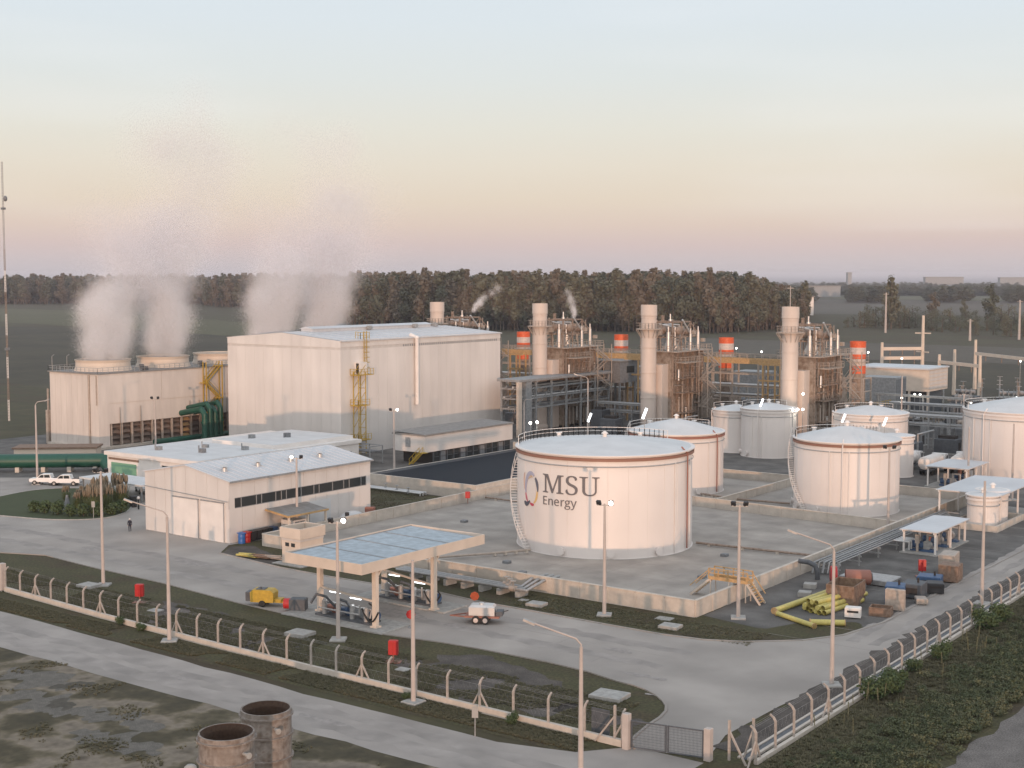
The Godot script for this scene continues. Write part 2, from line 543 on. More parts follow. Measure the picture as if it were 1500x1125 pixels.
func ground() -> void:
	var b := Mb.new()
	b.prism(PackedVector2Array([V2(-9000, -11000), V2(6000, -11000), V2(6000, 900), V2(-9000, 900)]), 0, 0, false)
	struct("ground", b, M.rough_field)
	# fields beyond the plant, each a sheet of its own crop
	var far := [
		["field", [-260, -330, 60, -330, 60, -560, -300, -560], 0.05, "dark_field"],
		["field", [-420, -260, -240, -260, -560, -700, -900, -560], 0.05, "dark_field"],
		["field", [-700, -230, -420, -230, -900, -560, -1500, -760, -1700, -500], 0.06, "dark_field"],
		["field", [-1600, -620, -1000, -640, -620, -560, -700, -700, -1200, -900, -1900, -960], 0.09, "green_field"],
		["field", [-330, -560, 80, -560, 80, -700, -420, -700], 0.08, "tan_field"],
		["field", [-700, -1250, 200, -1250, 200, -2100, -1000, -2100], 0.12, "tan_field"],
		["field", [-900, -2150, 300, -2150, 300, -2700, -1200, -2700], 0.15, "green_field"],
	]
	for a in far:
		var p := PackedVector2Array()
		for k in range(0, a[1].size(), 2):
			p.append(V2(a[1][k], a[1][k + 1]))
		sheet(a[0], ragged(p, 12.0, 10.0, 8), a[2], M[a[3]])
	# the plant's ground
	sheet("plant_ground", PackedVector2Array([V2(-262, -165), V2(-262, -330), V2(40, -330), V2(-43.5, -165), V2(-43.5, -86), V2(-205, -86), V2(-262, -120)]), 0.012, M.gravel)
	sheet("grass_verge", PackedVector2Array([V2(-215, -80.6), V2(-42.4, -80.6), V2(-42.4, -128), V2(-215, -128)]), 0.02, M.grass)
	sheet("grass_verge", PackedVector2Array([V2(-158, -149), V2(-158, -166), V2(-129.8, -166), V2(-129.8, -149)]), 0.03, M.grass)
	sheet("grass_verge", PackedVector2Array([V2(-130, -130), V2(-130, -172), V2(-118, -172), V2(-118, -130)]), 0.02, M.grass)
	sheet("waste_ground", ragged(PackedVector2Array([V2(-220, -73.2), V2(-40, -73.2), V2(-40, -40), V2(-220, -40)]), 2.5, 1.1, 3), 0.016, M.waste_ground)
	# the yard and inner road: one concrete sheet whose edge follows the kerb
	var yard := PackedVector2Array([V2(-161.0, -97.9), V2(-152.8, -98.5), V2(-146.7, -100.9), V2(-136.4, -100.0), V2(-122.3, -99.4), V2(-108.9, -98.0), V2(-98.7, -97.5), V2(-88.5, -97.3), V2(-80.8, -98.6), V2(-76.8, -98.9), V2(-69.2, -99.1), V2(-64.4, -98.7), V2(-60.8, -97.8), V2(-59.1, -97.6), V2(-57.5, -97.1), V2(-56.2, -96.4), V2(-55.0, -95.4), V2(-54.1, -94.4), V2(-53.4, -93.1), V2(-53.0, -91.5), V2(-52.8, -89.4), V2(-52.3, -86.7), V2(-51.6, -84.0), V2(-45.6, -85.6), V2(-46.9, -90.8), V2(-46.7, -99.6), V2(-46.0, -108.5), V2(-45.7, -114.0), V2(-45.9, -124.6), V2(-46.1, -143.1), V2(-46.2, -165.5), V2(-46.8, -200.4), V2(-50.4, -215.4), V2(-49.4, -176.9), V2(-50.0, -148.1), V2(-50.0, -130.9), V2(-51.3, -123.7), V2(-53.7, -119.5), V2(-57.9, -115.8), V2(-61.4, -114.1), V2(-65.6, -113.5), V2(-72.7, -113.5), V2(-81.1, -113.6), V2(-88.3, -113.6), V2(-94.6, -114.4), V2(-101.7, -113.3), V2(-109.9, -113.0), V2(-117.9, -113.2), V2(-130.2, -114.7), V2(-133.3, -118.9), V2(-130.7, -137.2), V2(-130.5, -145.5), V2(-153.6, -159.8), V2(-156.6, -149.0), V2(-188.1, -153.3), V2(-196.7, -147.0), V2(-205.3, -140.7), V2(-211.0, -136.4), V2(-213.8, -130.4)])
	sheet("inner_road", yard, 0.05, M.yard_concrete)
	var kerb := Mb.new()
	var edge := PackedVector2Array([V2(-161.0, -97.9), V2(-152.8, -98.5), V2(-146.7, -100.9), V2(-136.4, -100.0), V2(-122.3, -99.4), V2(-108.9, -98.0), V2(-98.7, -97.5), V2(-88.5, -97.3), V2(-80.8, -98.6), V2(-76.8, -98.9), V2(-69.2, -99.1), V2(-64.4, -98.7), V2(-60.8, -97.8), V2(-59.1, -97.6), V2(-57.5, -97.1), V2(-56.2, -96.4), V2(-55.0, -95.4), V2(-54.1, -94.4), V2(-53.4, -93.1), V2(-53.0, -91.5), V2(-52.8, -89.4), V2(-52.3, -86.7), V2(-51.6, -84.0)])
	for i in edge.size() - 1:
		var a := V(edge[i].x, 0.06, edge[i].y)
		var c := V(edge[i + 1].x, 0.06, edge[i + 1].y)
		kerb.beam(a, c, 0.22, 0.14)
	struct("road_kerb", kerb, M.yard_concrete)
	kerb = Mb.new()
	edge = PackedVector2Array([V2(-49.4, -176.9), V2(-50.0, -148.1), V2(-50.0, -130.9), V2(-51.3, -123.7), V2(-53.7, -119.5), V2(-57.9, -115.8), V2(-61.4, -114.1), V2(-65.6, -113.5), V2(-72.7, -113.5), V2(-81.1, -113.6), V2(-88.3, -113.6), V2(-94.6, -114.4), V2(-101.7, -113.3), V2(-109.9, -113.0), V2(-117.9, -113.2), V2(-130.2, -114.7)])
	for i in edge.size() - 1:
		kerb.beam(V(edge[i].x, 0.06, edge[i].y), V(edge[i + 1].x, 0.06, edge[i + 1].y), 0.22, 0.14)
	struct("road_kerb", kerb, M.yard_concrete)
	# joints sawn into the road slabs
	var jn := Mb.new()
	for k in 24:
		var x := -186.0 + k * 6.0
		if x > -142.0 and x < -60.0:
			jn.bx(x, 0.05, -101.5, x + 0.07, 0.054, -112.0)
	for k in 18:
		jn.bx(-57.5, 0.05, -120.0 - k * 6.0, -47.0, 0.054, -120.07 - k * 6.0)
	jn.bx(-140, 0.05, -106.9, -60, 0.055, -107.0)
	struct("road_joint_lines", jn, M.road_concrete, "stuff")
	# lawn island in the yard
	sheet("lawn", curve_poly(PackedVector2Array([V2(-182.9, -112.5), V2(-176.8, -114.1), V2(-167.5, -116.8), V2(-162.9, -121.6), V2(-164.8, -127.4), V2(-171.4, -133.3), V2(-180.5, -138.2), V2(-190.0, -136.6), V2(-193.6, -131.3), V2(-192.4, -124.3), V2(-190.8, -117.4)])), 0.12, M.lawn)
	var lk := Mb.new()
	var le := curve_poly(PackedVector2Array([V2(-182.9, -112.5), V2(-176.8, -114.1), V2(-167.5, -116.8), V2(-162.9, -121.6), V2(-164.8, -127.4), V2(-171.4, -133.3), V2(-180.5, -138.2), V2(-190.0, -136.6), V2(-193.6, -131.3), V2(-192.4, -124.3), V2(-190.8, -117.4)]))
	for i in le.size():
		var q := le[(i + 1) % le.size()]
		lk.beam(V(le[i].x, 0.07, le[i].y), V(q.x, 0.07, q.y), 0.2, 0.16)
	struct("lawn_kerb", lk, M.pad_concrete)
	var S := func(x: float) -> Vector3: return Vector3(1.0 / x, 1.0 / x, 1.0 / x)
	# flat dark patches and pale spoil on the waste ground, worn lanes and stains on the roads
	mat("pale_soil", lin(0.25, 0.228, 0.198), 0.95, 0, tex.mottle, S.call(7.0), tex.grain, S.call(3.0))
	mat("dark_soil", lin(0.145, 0.128, 0.10), 0.95, 0, tex.mottle, S.call(5.0), tex.grain, S.call(2.0))
	mat("worn_concrete", lin(0.375, 0.34, 0.315), 0.8, 0, tex.soft, S.call(9.0), tex.mottle, S.call(25.0))
	mat("stained_concrete", lin(0.335, 0.303, 0.283), 0.75, 0, tex.mottle, S.call(6.0))
	var spots := [[-101.5, -68.5, 4.6, 2.0, "p"], [-97.8, -69.3, 1.0, 0.6, "d"], [-95.0, -65.2, 5.0, 1.6, "p"], [-93.8, -65.4, 1.5, 0.5, "d"], [-88.2, -68.3, 5.2, 0.7, "d"], [-86.8, -66.4, 3.6, 1.4, "p"], [-86.0, -66.2, 1.4, 0.5, "d"], [-80.0, -66.8, 3.4, 1.2, "p"], [-78.5, -66.5, 1.0, 0.5, "d"], [-104.5, -71.0, 4.0, 0.9, "d"], [-90.0, -62.0, 4.4, 1.6, "p"], [-89.0, -61.6, 1.2, 0.6, "d"], [-97.5, -62.8, 3.8, 1.0, "d"], [-82.6, -62.6, 4.0, 1.4, "p"], [-83.5, -69.8, 6.0, 0.7, "d"], [-76.0, -63.2, 3.2, 0.8, "d"], [-108.0, -66.0, 3.6, 1.8, "p"], [-92.0, -70.6, 5.0, 0.8, "p"]]
	for i in spots.size():
		var q: Array = spots[i]
		var pts := PackedVector2Array()
		for m in 14:
			pts.append(V2(q[0] + cos(TAU * m / 14) * q[2], q[1] + sin(TAU * m / 14) * q[3]))
		sheet("soil_patch" if q[4] == "p" else "dark_soil_patch", ragged(pts, 0.16, 2.4, 60 + i), 0.022 + 0.0006 * i, M.pale_soil if q[4] == "p" else M.dark_soil)
	for q in [[-230, -31, -74.9, 0.9], [-230, -31, -77.4, 0.7], [-60.0, -190.0, -103.8, 0.8], [-60.0, -190.0, -109.2, 0.9]]:
		var y: float = 0.034 if q[2] > -80 else 0.056
		sheet("worn_lane", ragged(PackedVector2Array([V2(q[0], q[2] - q[3]), V2(q[1], q[2] - q[3]), V2(q[1], q[2] + q[3]), V2(q[0], q[2] + q[3])]), 1.5, 0.8, 33 + int(q[2])), y, M.worn_concrete)
	for x in [-47.6, -49.9]:
		sheet("worn_lane", ragged(PackedVector2Array([V2(x - 0.5, -122), V2(x + 0.5, -122), V2(x + 0.5, -260), V2(x - 0.5, -260)]), 1.5, 0.5, int(x) + 90), 0.056, M.worn_concrete)
	for q in [[-92, -104.4, 4.5, 1.6], [-84, -104.2, 1.6, 0.6], [-56.4, -96.2, 0.7, 0.25], [-110, -103.5, 2.2, 0.6], [-128, -108.5, 3.0, 0.8], [-66, -106, 1.5, 0.5], [-60, -100.5, 2.4, 0.4], [-93, -76.2, 2.0, 0.3], [-74, -75.4, 2.6, 0.35], [-50.5, -128, 0.6, 2.2], [-145, -107, 2.6, 1.0]]:
		var pts := PackedVector2Array()
		for m in 12:
			pts.append(V2(q[0] + cos(TAU * m / 12) * q[2], q[1] + sin(TAU * m / 12) * q[3]))
		sheet("road_stain", ragged(pts, 0.3, 0.5, int(q[0]) + 300), 0.0605 if q[1] < -85 else 0.0385, M.stained_concrete)
	# outer road in front of the fence, with its apron to the gate
	sheet("outer_road", ragged(PackedVector2Array([V2(-230, -73.0), V2(-60, -72.6), V2(-30, -71.5), V2(-30, -78.5), V2(-45.4, -80.5), V2(-45.4, -84.6), V2(-51.2, -84.6), V2(-54.0, -81.0), V2(-60, -79.6), V2(-80, -79.4), V2(-115, -80.6), V2(-230, -83.6)]), 3.0, 0.35, 5), 0.03, M.road_concrete)
	# gravel of the pump yard, earth by the fences, gravel under the bund's neighbours
	sheet("gravel_yard", PackedVector2Array([V2(-66, -122.6), V2(-58.6, -121.2), V2(-56.3, -127), V2(-56.3, -212), V2(-66, -212)]), 0.03, M.gravel)
	sheet("grass_verge", curve_poly(PackedVector2Array([V2(-66.7, -115.6), V2(-65.8, -119.3), V2(-61.2, -120.7), V2(-56.3, -122.9), V2(-53.1, -128.7), V2(-51.3, -128.3), V2(-51.5, -124.2), V2(-54.0, -120.2), V2(-58.3, -116.4), V2(-61.8, -114.8)])), 0.036, M.grass)
	sheet("earth_strip", ragged(PackedVector2Array([V2(-46.3, -88), V2(-46.6, -110), V2(-46.2, -150), V2(-45.2, -215), V2(-42.9, -215), V2(-42.9, -88)]), 0.9, 1.0, 12), 0.058, M.bare_earth)
	sheet("earth_patch", ragged(PackedVector2Array([V2(-78.6, -95.0), V2(-74.3, -97.6), V2(-66.8, -95.6), V2(-61.2, -92.5), V2(-60.2, -86.2), V2(-67.4, -86.7), V2(-72.7, -88.8)]), 1.0, 1.0, 14), 0.03, M.bare_earth)
	sheet("earth_patch", ragged(PackedVector2Array([V2(-115.8, -94.0), V2(-105.9, -93.9), V2(-99.1, -90.4), V2(-100.4, -86.3), V2(-111.0, -88.4)]), 1.0, 0.9, 15), 0.03, M.bare_earth)
	sheet("earth_patch", ragged(PackedVector2Array([V2(-129.9, -114.4), V2(-119.4, -113.5), V2(-122.4, -117.3), V2(-130.4, -120.6), V2(-132.4, -118.5)]), 1.0, 0.2, 16), 0.03, M.bare_earth)
	for k in 9:
		var c := [V2(-120, -88.5), V2(-108, -89), V2(-99, -87.6), V2(-93, -88.6), V2(-83, -88), V2(-76.5, -91.5), V2(-69, -88), V2(-64, -90), V2(-58.5, -89)][k] as Vector2
		var pts := PackedVector2Array()
		for m in 12:
			pts.append(c + V2(cos(TAU * m / 12) * (3.2 + k % 3), sin(TAU * m / 12) * (1.4 + 0.3 * (k % 2))))
		sheet("earth_patch", ragged(pts, 0.25, 2.2, 40 + k), 0.034, M.bare_earth)
	# the ditch-side ground right of the plant and its dirt track
	sheet("roadside_grass", PackedVector2Array([V2(-42, -78), V2(-42, -330), V2(-20, -330), V2(10, -40), V2(-42, -40)]), 0.024, M.grass)
	sheet("dirt_track", ragged(PackedVector2Array([V2(-31.5, -60), V2(-31.0, -100), V2(-29.6, -140), V2(-28, -200), V2(-23, -200), V2(-24.5, -140), V2(-25.5, -100), V2(-25, -60)]), 1.6, 0.8, 19), 0.04, M.dirt_road)
	# bund floor
	sheet("bund_floor", PackedVector2Array([V2(-129.4, -121.6), V2(-66.6, -121.6), V2(-66.6, -211), V2(-110, -211), V2(-129.4, -176)]), 0.06, M.bund_concrete)
	jn = Mb.new()
	for k in 12:
		jn.bx(-129, 0.06, -127.0 - k * 7.0, -67, 0.064, -127.08 - k * 7.0)
	for k in 8:
		jn.bx(-123.0 + k * 7.6, 0.06, -122, -122.92 + k * 7.6, 0.065, -205)
	struct("bund_joint_lines", jn, M.stained_concrete, "stuff")
	sheet("parking_ground", PackedVector2Array([V2(-208.1, -126.9), V2(-206.7, -133.7), V2(-201.6, -139.4), V2(-188.9, -141.1), V2(-190.8, -130.7), V2(-191.2, -123.5), V2(-189.3, -115.3)]), 0.056, M.road_concrete)

func V2(x: float, y: float) -> Vector2:
	return Vector2(x, y)

func turbine_hall() -> void:
	var x0 := -215.7
	var x1 := -183.6
	var z0 := -193.0
	var z1 := -244.6
	var eave := 22.4
	var top := 23.7
	var xm := (x0 + x1) * 0.5
	var t := thing("turbine_hall", "largest white metal clad hall with low grey gable roof in the middle of the plant", "industrial building", V(xm, 0, z0))
	var o := V(-xm, 0, -z0)
	var b := Mb.new()
	b.bx(x0 + 0.15, 0, z1 + 0.15, x1 - 0.15, eave - 0.1, z0 - 0.15)
	part(t, "wall_core", b, M.band_cladding, o)
	# cladding in tall panels with a thin recessed joint
	var n := 12
	for i in n:
		var a := lerpf(x0, x1, float(i) / n) + 0.014
		var c := lerpf(x0, x1, float(i + 1) / n) - 0.014
		b = Mb.new()
		b.bx(a, 0, z0 - 0.15, c, 20.6, z0)
		part(t, "wall_panel", b, M.white_cladding, o)
		b = Mb.new()
		var ya := eave + (top - eave) * (1.0 - absf(a - xm) / ((x1 - x0) * 0.5))
		var yc := eave + (top - eave) * (1.0 - absf(c - xm) / ((x1 - x0) * 0.5))
		b.plate(V(0, 0, z0 - 0.15), Vector3.RIGHT, Vector3.UP, PackedVector2Array([V2(a, 21.1), V2(c, 21.1), V2(c, yc), V2(a, ya)]), V(0, 0, 0.17))
		part(t, "parapet_panel", b, M.white_cladding, o)
	n = 19
	for i in n:
		var a := lerpf(z0, z1, float(i) / n) - 0.014
		var c := lerpf(z0, z1, float(i + 1) / n) + 0.014
		b = Mb.new()
		b.bx(x1 - 0.15, 0, c, x1, 20.6, a)
		part(t, "wall_panel", b, M.white_cladding, o)
		b = Mb.new()
		b.bx(x1 - 0.15, 21.2, c, x1 + 0.02, eave + 0.12, a)
		part(t, "parapet_panel", b, M.white_cladding, o)
	# ventilation band under the eaves with its slots
	b = Mb.new()
	b.bx(x0, 20.6, z0 - 0.2, x1, 21.1, z0 - 0.06)
	b.bx(x1 - 0.2, 20.6, z1, x1 - 0.06, 21.2, z0 - 0.2)
	part(t, "vent_band", b, M.band_cladding, o)
	for i in 46:
		b = Mb.new()
		b.bx(x1 - 0.06, 20.66, z0 - 18.5 - i * 0.7, x1 - 0.03, 21.1, z0 - 18.9 - i * 0.7)
		part(t, "vent_slot", b, M.grey_steel, o)
	# roof in two slopes
	b = Mb.new()
	for s in [0, 1]:
		var xe: float = x1 + 0.3 if s == 1 else x0 - 0.3
		var ye: float = eave - 0.03
		b.flat(V(xm, top + 0.04, z0 + 0.0), V(xm, top + 0.04, z1 - 0.3), V(xe, ye + 0.06, z1 - 0.3), V(xe, ye + 0.06, z0 + 0.0), Vector3.UP)
		b.flat(V(xm, top - 0.16, z0 + 0.0), V(xm, top - 0.16, z1 - 0.3), V(xe, ye - 0.14, z1 - 0.3), V(xe, ye - 0.14, z0 + 0.0), Vector3.DOWN)
		b.flat(V(xe, ye - 0.14, z0), V(xe, ye + 0.06, z0), V(xe, ye + 0.06, z1 - 0.3), V(xe, ye - 0.14, z1 - 0.3), V(1 if s else -1, 0, 0))
		for k in 16:
			var zz := z0 - 1.5 - k * 3.2
			b.beam(V(xm, top + 0.09, zz), V(xe, ye + 0.1, zz), 0.08, 0.08)
	var roof := part(t, "roof", b, M.roof_sheet, o)
	b = Mb.new()
	b.bx(xm - 1.6, top - 0.2, z0 - 7.0, xm + 1.6, top + 0.55, z1 + 7.0)
	b.plate(V(0, 0, z0 - 6.7), Vector3.RIGHT, Vector3.UP, PackedVector2Array([V2(xm - 2.0, top + 0.55), V2(xm + 2.0, top + 0.55), V2(xm, top + 0.95)]), V(0, 0, z1 - z0 + 13.4))
	part(roof, "ridge_vent", b, M.roof_sheet)
	for zz in [-216.0, -231.0, -238.0]:
		b = Mb.new()
		b.bx(xm + 1.8, top, zz, xm + 2.7, top + 0.8, zz - 0.9)
		part(roof, "roof_hatch", b, M.galvanised)
	# big white duct down the side
	b = Mb.new()
	b.rod(V(x1 + 0.55, 8.5, -215.2), V(x1 + 0.55, 22.3, -215.2), 0.42, 0.42, 14)
	b.ball(V(x1 + 0.55, 22.3, -215.2), V(0.5, 0.5, 0.5))
	b.rod(V(x1 + 0.55, 22.3, -215.2), V(x1 - 1.2, 22.9, -215.2), 0.42, 0.42, 14)
	part(t, "vent_duct", b, M.white_paint, o)
	# yellow access tower with caged ladders and landings at the corner
	b = Mb.new()
	for p in [[x1 + 0.35, -196.2], [x1 + 1.75, -196.2], [x1 + 0.35, -198.2], [x1 + 1.75, -198.2]]:
		b.beam(V(p[0], 0, p[1]), V(p[0], 16.2, p[1]), 0.14, 0.14)
	for k in 6:
		var y := 2.6 + k * 2.6
		b.beam(V(x1 + 0.35, y, -196.2), V(x1 + 1.75, y + 2.0, -196.2), 0.08, 0.08)
		b.beam(V(x1 + 1.75, y, -196.2), V(x1 + 1.75, y + 2.0, -198.2), 0.08, 0.08)
		b.beam(V(x1 + 0.35, y, -198.2), V(x1 + 1.75, y, -198.2), 0.08, 0.08)
	part(t, "access_tower", b, M.yellow_paint, o)
	for q in [[2.8, 3.4], [9.6, 3.0], [15.6, 4.2]]:
		b = Mb.new()
		var w: float = q[1]
		b.bx(x1 + 0.05, q[0], -196.0 + 0.4, x1 + 2.1, q[0] + 0.14, -196.0 - w)
		b.rail([V(x1 + 2.1, q[0] + 0.14, -195.6), V(x1 + 2.1, q[0] + 0.14, -196.0 - w)], 1.1, 1.0, 0.08)
		b.rail([V(x1 + 0.1, q[0] + 0.14, -195.6), V(x1 + 2.1, q[0] + 0.14, -195.6)], 1.1, 1.0, 0.08)
		part(t, "landing", b, M.yellow_paint, o)
	b = Mb.new()
	b.beam(V(x1 + 0.3, 16, -199.4), V(x1 + 0.3, 24.2, -199.4), 0.1, 0.1)
	b.beam(V(x1 + 0.3, 16, -200.2), V(x1 + 0.3, 24.2, -200.2), 0.1, 0.1)
	for k in 26:
		b.beam(V(x1 + 0.3, 16.3 + k * 0.3, -199.4), V(x1 + 0.3, 16.3 + k * 0.3, -200.2), 0.05, 0.05)
	for k in 7:
		b.pipe([V(x1 + 0.3, 17 + k, -199.3), V(x1 + 1.05, 17 + k, -199.4), V(x1 + 1.05, 17 + k, -200.2), V(x1 + 0.3, 17 + k, -200.3)], 0.05, 5)
	b.rail([V(x1 - 1.2, 22.7, -198.6), V(x1 + 0.1, 22.6, -198.6), V(x1 + 0.1, 22.6, -201.2)], 1.3, 0.8, 0.08)
	part(t, "caged_ladder", b, M.yellow_paint, o)
	b = Mb.new()
	b.bx(x1 + 0.02, 15.75, -197.0, x1 + 1.3, 18.1, -199.2)
	part(t, "access_cabin", b, M.white_paint, o)
	b = Mb.new()
	b.bx(x1 + 0.4, 15.9, -196.95, x1 + 1.1, 17.9, -197.02)
	part(t, "door", b, M.dark_gap, o)
	# low wing in front of the hall
	var ax0 := -169.4
	var ax1 := -161.7
	var az0 := -192.2
	var az1 := -219.5
	t = thing("hall_annex", "low white wing with grey roof and dark ground floor windows beside the pool", "industrial building", V(-165.5, 0, az0))
	o = V(165.5, 0, -az0)
	b = Mb.new()
	b.bx(ax0, 2.35, az1, ax1, 5.7, az0)
	part(t, "upper_wall", b, M.white_cladding, o)
	b = Mb.new()
	b.bx(ax0 + 0.3, 0, az1 + 0.3, ax1 - 0.45, 2.35, az0 - 2.5)
	part(t, "ground_floor_core", b, M.dark_gap, o)
	b = Mb.new()
	b.flat(V(ax0 - 0.2, 5.98, az0 + 0.2), V(ax1 + 0.2, 5.72, az0 + 0.2), V(ax1 + 0.2, 5.72, az1 - 0.2), V(ax0 - 0.2, 5.98, az1 - 0.2), Vector3.UP)
	b.bx(ax0 - 0.2, 5.4, az1 - 0.2, ax1 + 0.2, 5.71, az0 + 0.2)
	part(t, "roof", b, M.grey_roof, o)
	for i in 12:
		var a := lerpf(az0 - 2.7, az1 + 0.5, i / 12.0)
		var c := lerpf(az0 - 2.7, az1 + 0.5, (i + 1) / 12.0)
		b = Mb.new()
		b.bx(ax1 - 0.42, 0.35, a - 0.22, ax1 - 0.36, 2.15, c + 0.22)
		var w := part(t, "window", b, M.window_dark if i % 3 != 1 else M.mid_equipment, o)
		b = Mb.new()
		b.bx(ax1 - 0.45, 0.0, a, ax1 - 0.2, 2.34, a - 0.2)
		b.bx(ax1 - 0.45, 1.2, a - 0.2, ax1 - 0.3, 1.27, c + 0.2)
		part(w, "frame", b, M.dark_equipment)
	b = Mb.new()
	b.bx(ax0 + 3.0, 3.2, az0, ax0 + 4.2, 5.0, az0 + 0.06)
	part(t, "vent_grille", b, M.grey_steel, o)
	b = Mb.new()
	for k in 9:
		b.bx(-164.4 + k * 0.28, 0.25 + k * 0.25, az0 + 0.25, -164.1 + k * 0.28, 0.32 + k * 0.25, az0 + 1.3)
	for s in [az0 + 0.25, az0 + 1.3]:
		b.beam(V(-164.5, 0.1, s), V(-161.9, 2.45, s), 0.09, 0.22)
		b.beam(V(-164.5, 1.1, s), V(-161.9, 3.45, s), 0.07, 0.07)
		for k in 4:
			b.beam(V(-164.4 + k * 0.8, 0.2 + k * 0.72, s), V(-164.4 + k * 0.8, 1.2 + k * 0.72, s), 0.06, 0.06)
	b.bx(-162, 2.4, az0 + 0.1, -160.9, 2.5, az0 + 1.4)
	part(t, "entry_stair", b, M.yellow_paint, o)
	# open steel shelter with kit left of the wing
	t = thing("equipment_rack", "grey steel frame with dark pipework under the hall beside the low wing", "pipe rack", V(-173, 0, -194))
	b = Mb.new()
	for x in [-181.5, -177.5, -173.5, -170.2]:
		for z in [-190.0, -186.5]:
			b.beam(V(x, 0, z), V(x, 3.4, z), 0.16, 0.16)
		b.beam(V(x, 3.4, -190), V(x, 3.4, -186.5), 0.14, 0.14)
	for z in [-190.0, -186.5]:
		b.beam(V(-181.5, 3.4, z), V(-170.2, 3.4, z), 0.14, 0.14)
		b.beam(V(-181.5, 2.2, z), V(-170.2, 2.2, z), 0.1, 0.1)
	part(t, "frame", b, M.grey_steel, V(173, 0, 194))
	b = Mb.new()
	for k in 7:
		b.rod(V(-181.3, 2.3 + 0.02 * k, -190 + 0.5 * k), V(-170.4, 2.3 + 0.02 * k, -190 + 0.5 * k), 0.1 + 0.05 * (k % 3), -1, 6)
	b.bx(-180.5, 0, -189.5, -177.8, 1.7, -187.2)
	b.bx(-176.0, 0, -189.2, -174.0, 1.2, -187.4)
	part(t, "pipework", b, M.mid_equipment, V(173, 0, 194))
	# pool of dark water with concrete edges
	t = thing("water_basin", "rectangular concrete basin of dark water in front of the low wing", "basin", V(-143, 0, -182))
	o = V(143, 0, 182)
	b = Mb.new()
	var px := [-158.6, -130.2]
	var pz := [-167.0, -216.0]
	b.bx(px[0], 0.06, pz[1], px[1], 0.5, pz[0])
	part(t, "floor", b, M.pool_liner, o)
	b = Mb.new()
	b.bx(px[0] - 0.4, 0, pz[1], px[0], 0.95, pz[0])
	b.bx(px[1], 0, pz[1], px[1] + 0.4, 2.3, pz[0])
	b.bx(px[0] - 0.4, 0, pz[0], px[1] + 0.4, 2.3, pz[0] + 0.4)
	b.bx(px[0] - 0.4, 0, pz[1] - 0.4, px[1] + 0.4, 2.3, pz[1])
	part(t, "basin_wall", b, M.wall_concrete, o)
	b = Mb.new()
	b.bx(px[0] + 0.02, 0.5, pz[1] + 0.02, px[1] - 0.02, 0.8, pz[0] - 0.02)
	part(t, "water", b, M.pool_water, o)
	b = Mb.new()
	b.flat(V(px[0] + 0.03, 0.94, pz[0] - 0.05), V(px[0] + 1.9, 0.75, pz[0] - 0.05), V(px[0] + 1.9, 0.75, pz[1] + 0.05), V(px[0] + 0.03, 0.94, pz[1] + 0.05), Vector3.UP)
	b.flat(V(px[0], 2.3, pz[0] - 0.03), V(px[1], 2.3, pz[0] - 0.03), V(px[1], 0.75, pz[0] - 3.2), V(px[0], 0.75, pz[0] - 3.2), Vector3.UP)
	part(t, "sloped_liner", b, M.pool_liner, o)
	# valves and low pipes at the foot of the basin
	t = thing("valve_manifold", "pale pipe manifold with valves lying along the foot of the basin wall", "pipework", V(-152, 0, -164))
	b = Mb.new()
	for k in 3:
		b.pipe([V(-158, 0.5, -165.4 + k * 0.7), V(-139, 0.5, -165.4 + k * 0.7), V(-139, 0.1, -165.4 + k * 0.7)], 0.14, 7)
	part(t, "pipe", b, M.silver_lagging, V(152, 0, 164))
	for k in 6:
		b = Mb.new()
		b.rod(V(-156.5 + k * 3, 0.5, -165.4 + (k % 3) * 0.7), V(-156.5 + k * 3, 1.2, -165.4 + (k % 3) * 0.7), 0.06, -1, 6)
		b.rod(V(-156.5 + k * 3, 1.2, -165.4 + (k % 3) * 0.7), V(-156.5 + k * 3, 1.25, -165.4 + (k % 3) * 0.7), 0.3, -1, 10)
		b.ball(V(-156.5 + k * 3, 0.5, -165.4 + (k % 3) * 0.7), V(0.28, 0.28, 0.28), 8, 6)
		part(t, "valve", b, M.grey_steel, V(152, 0, 164))

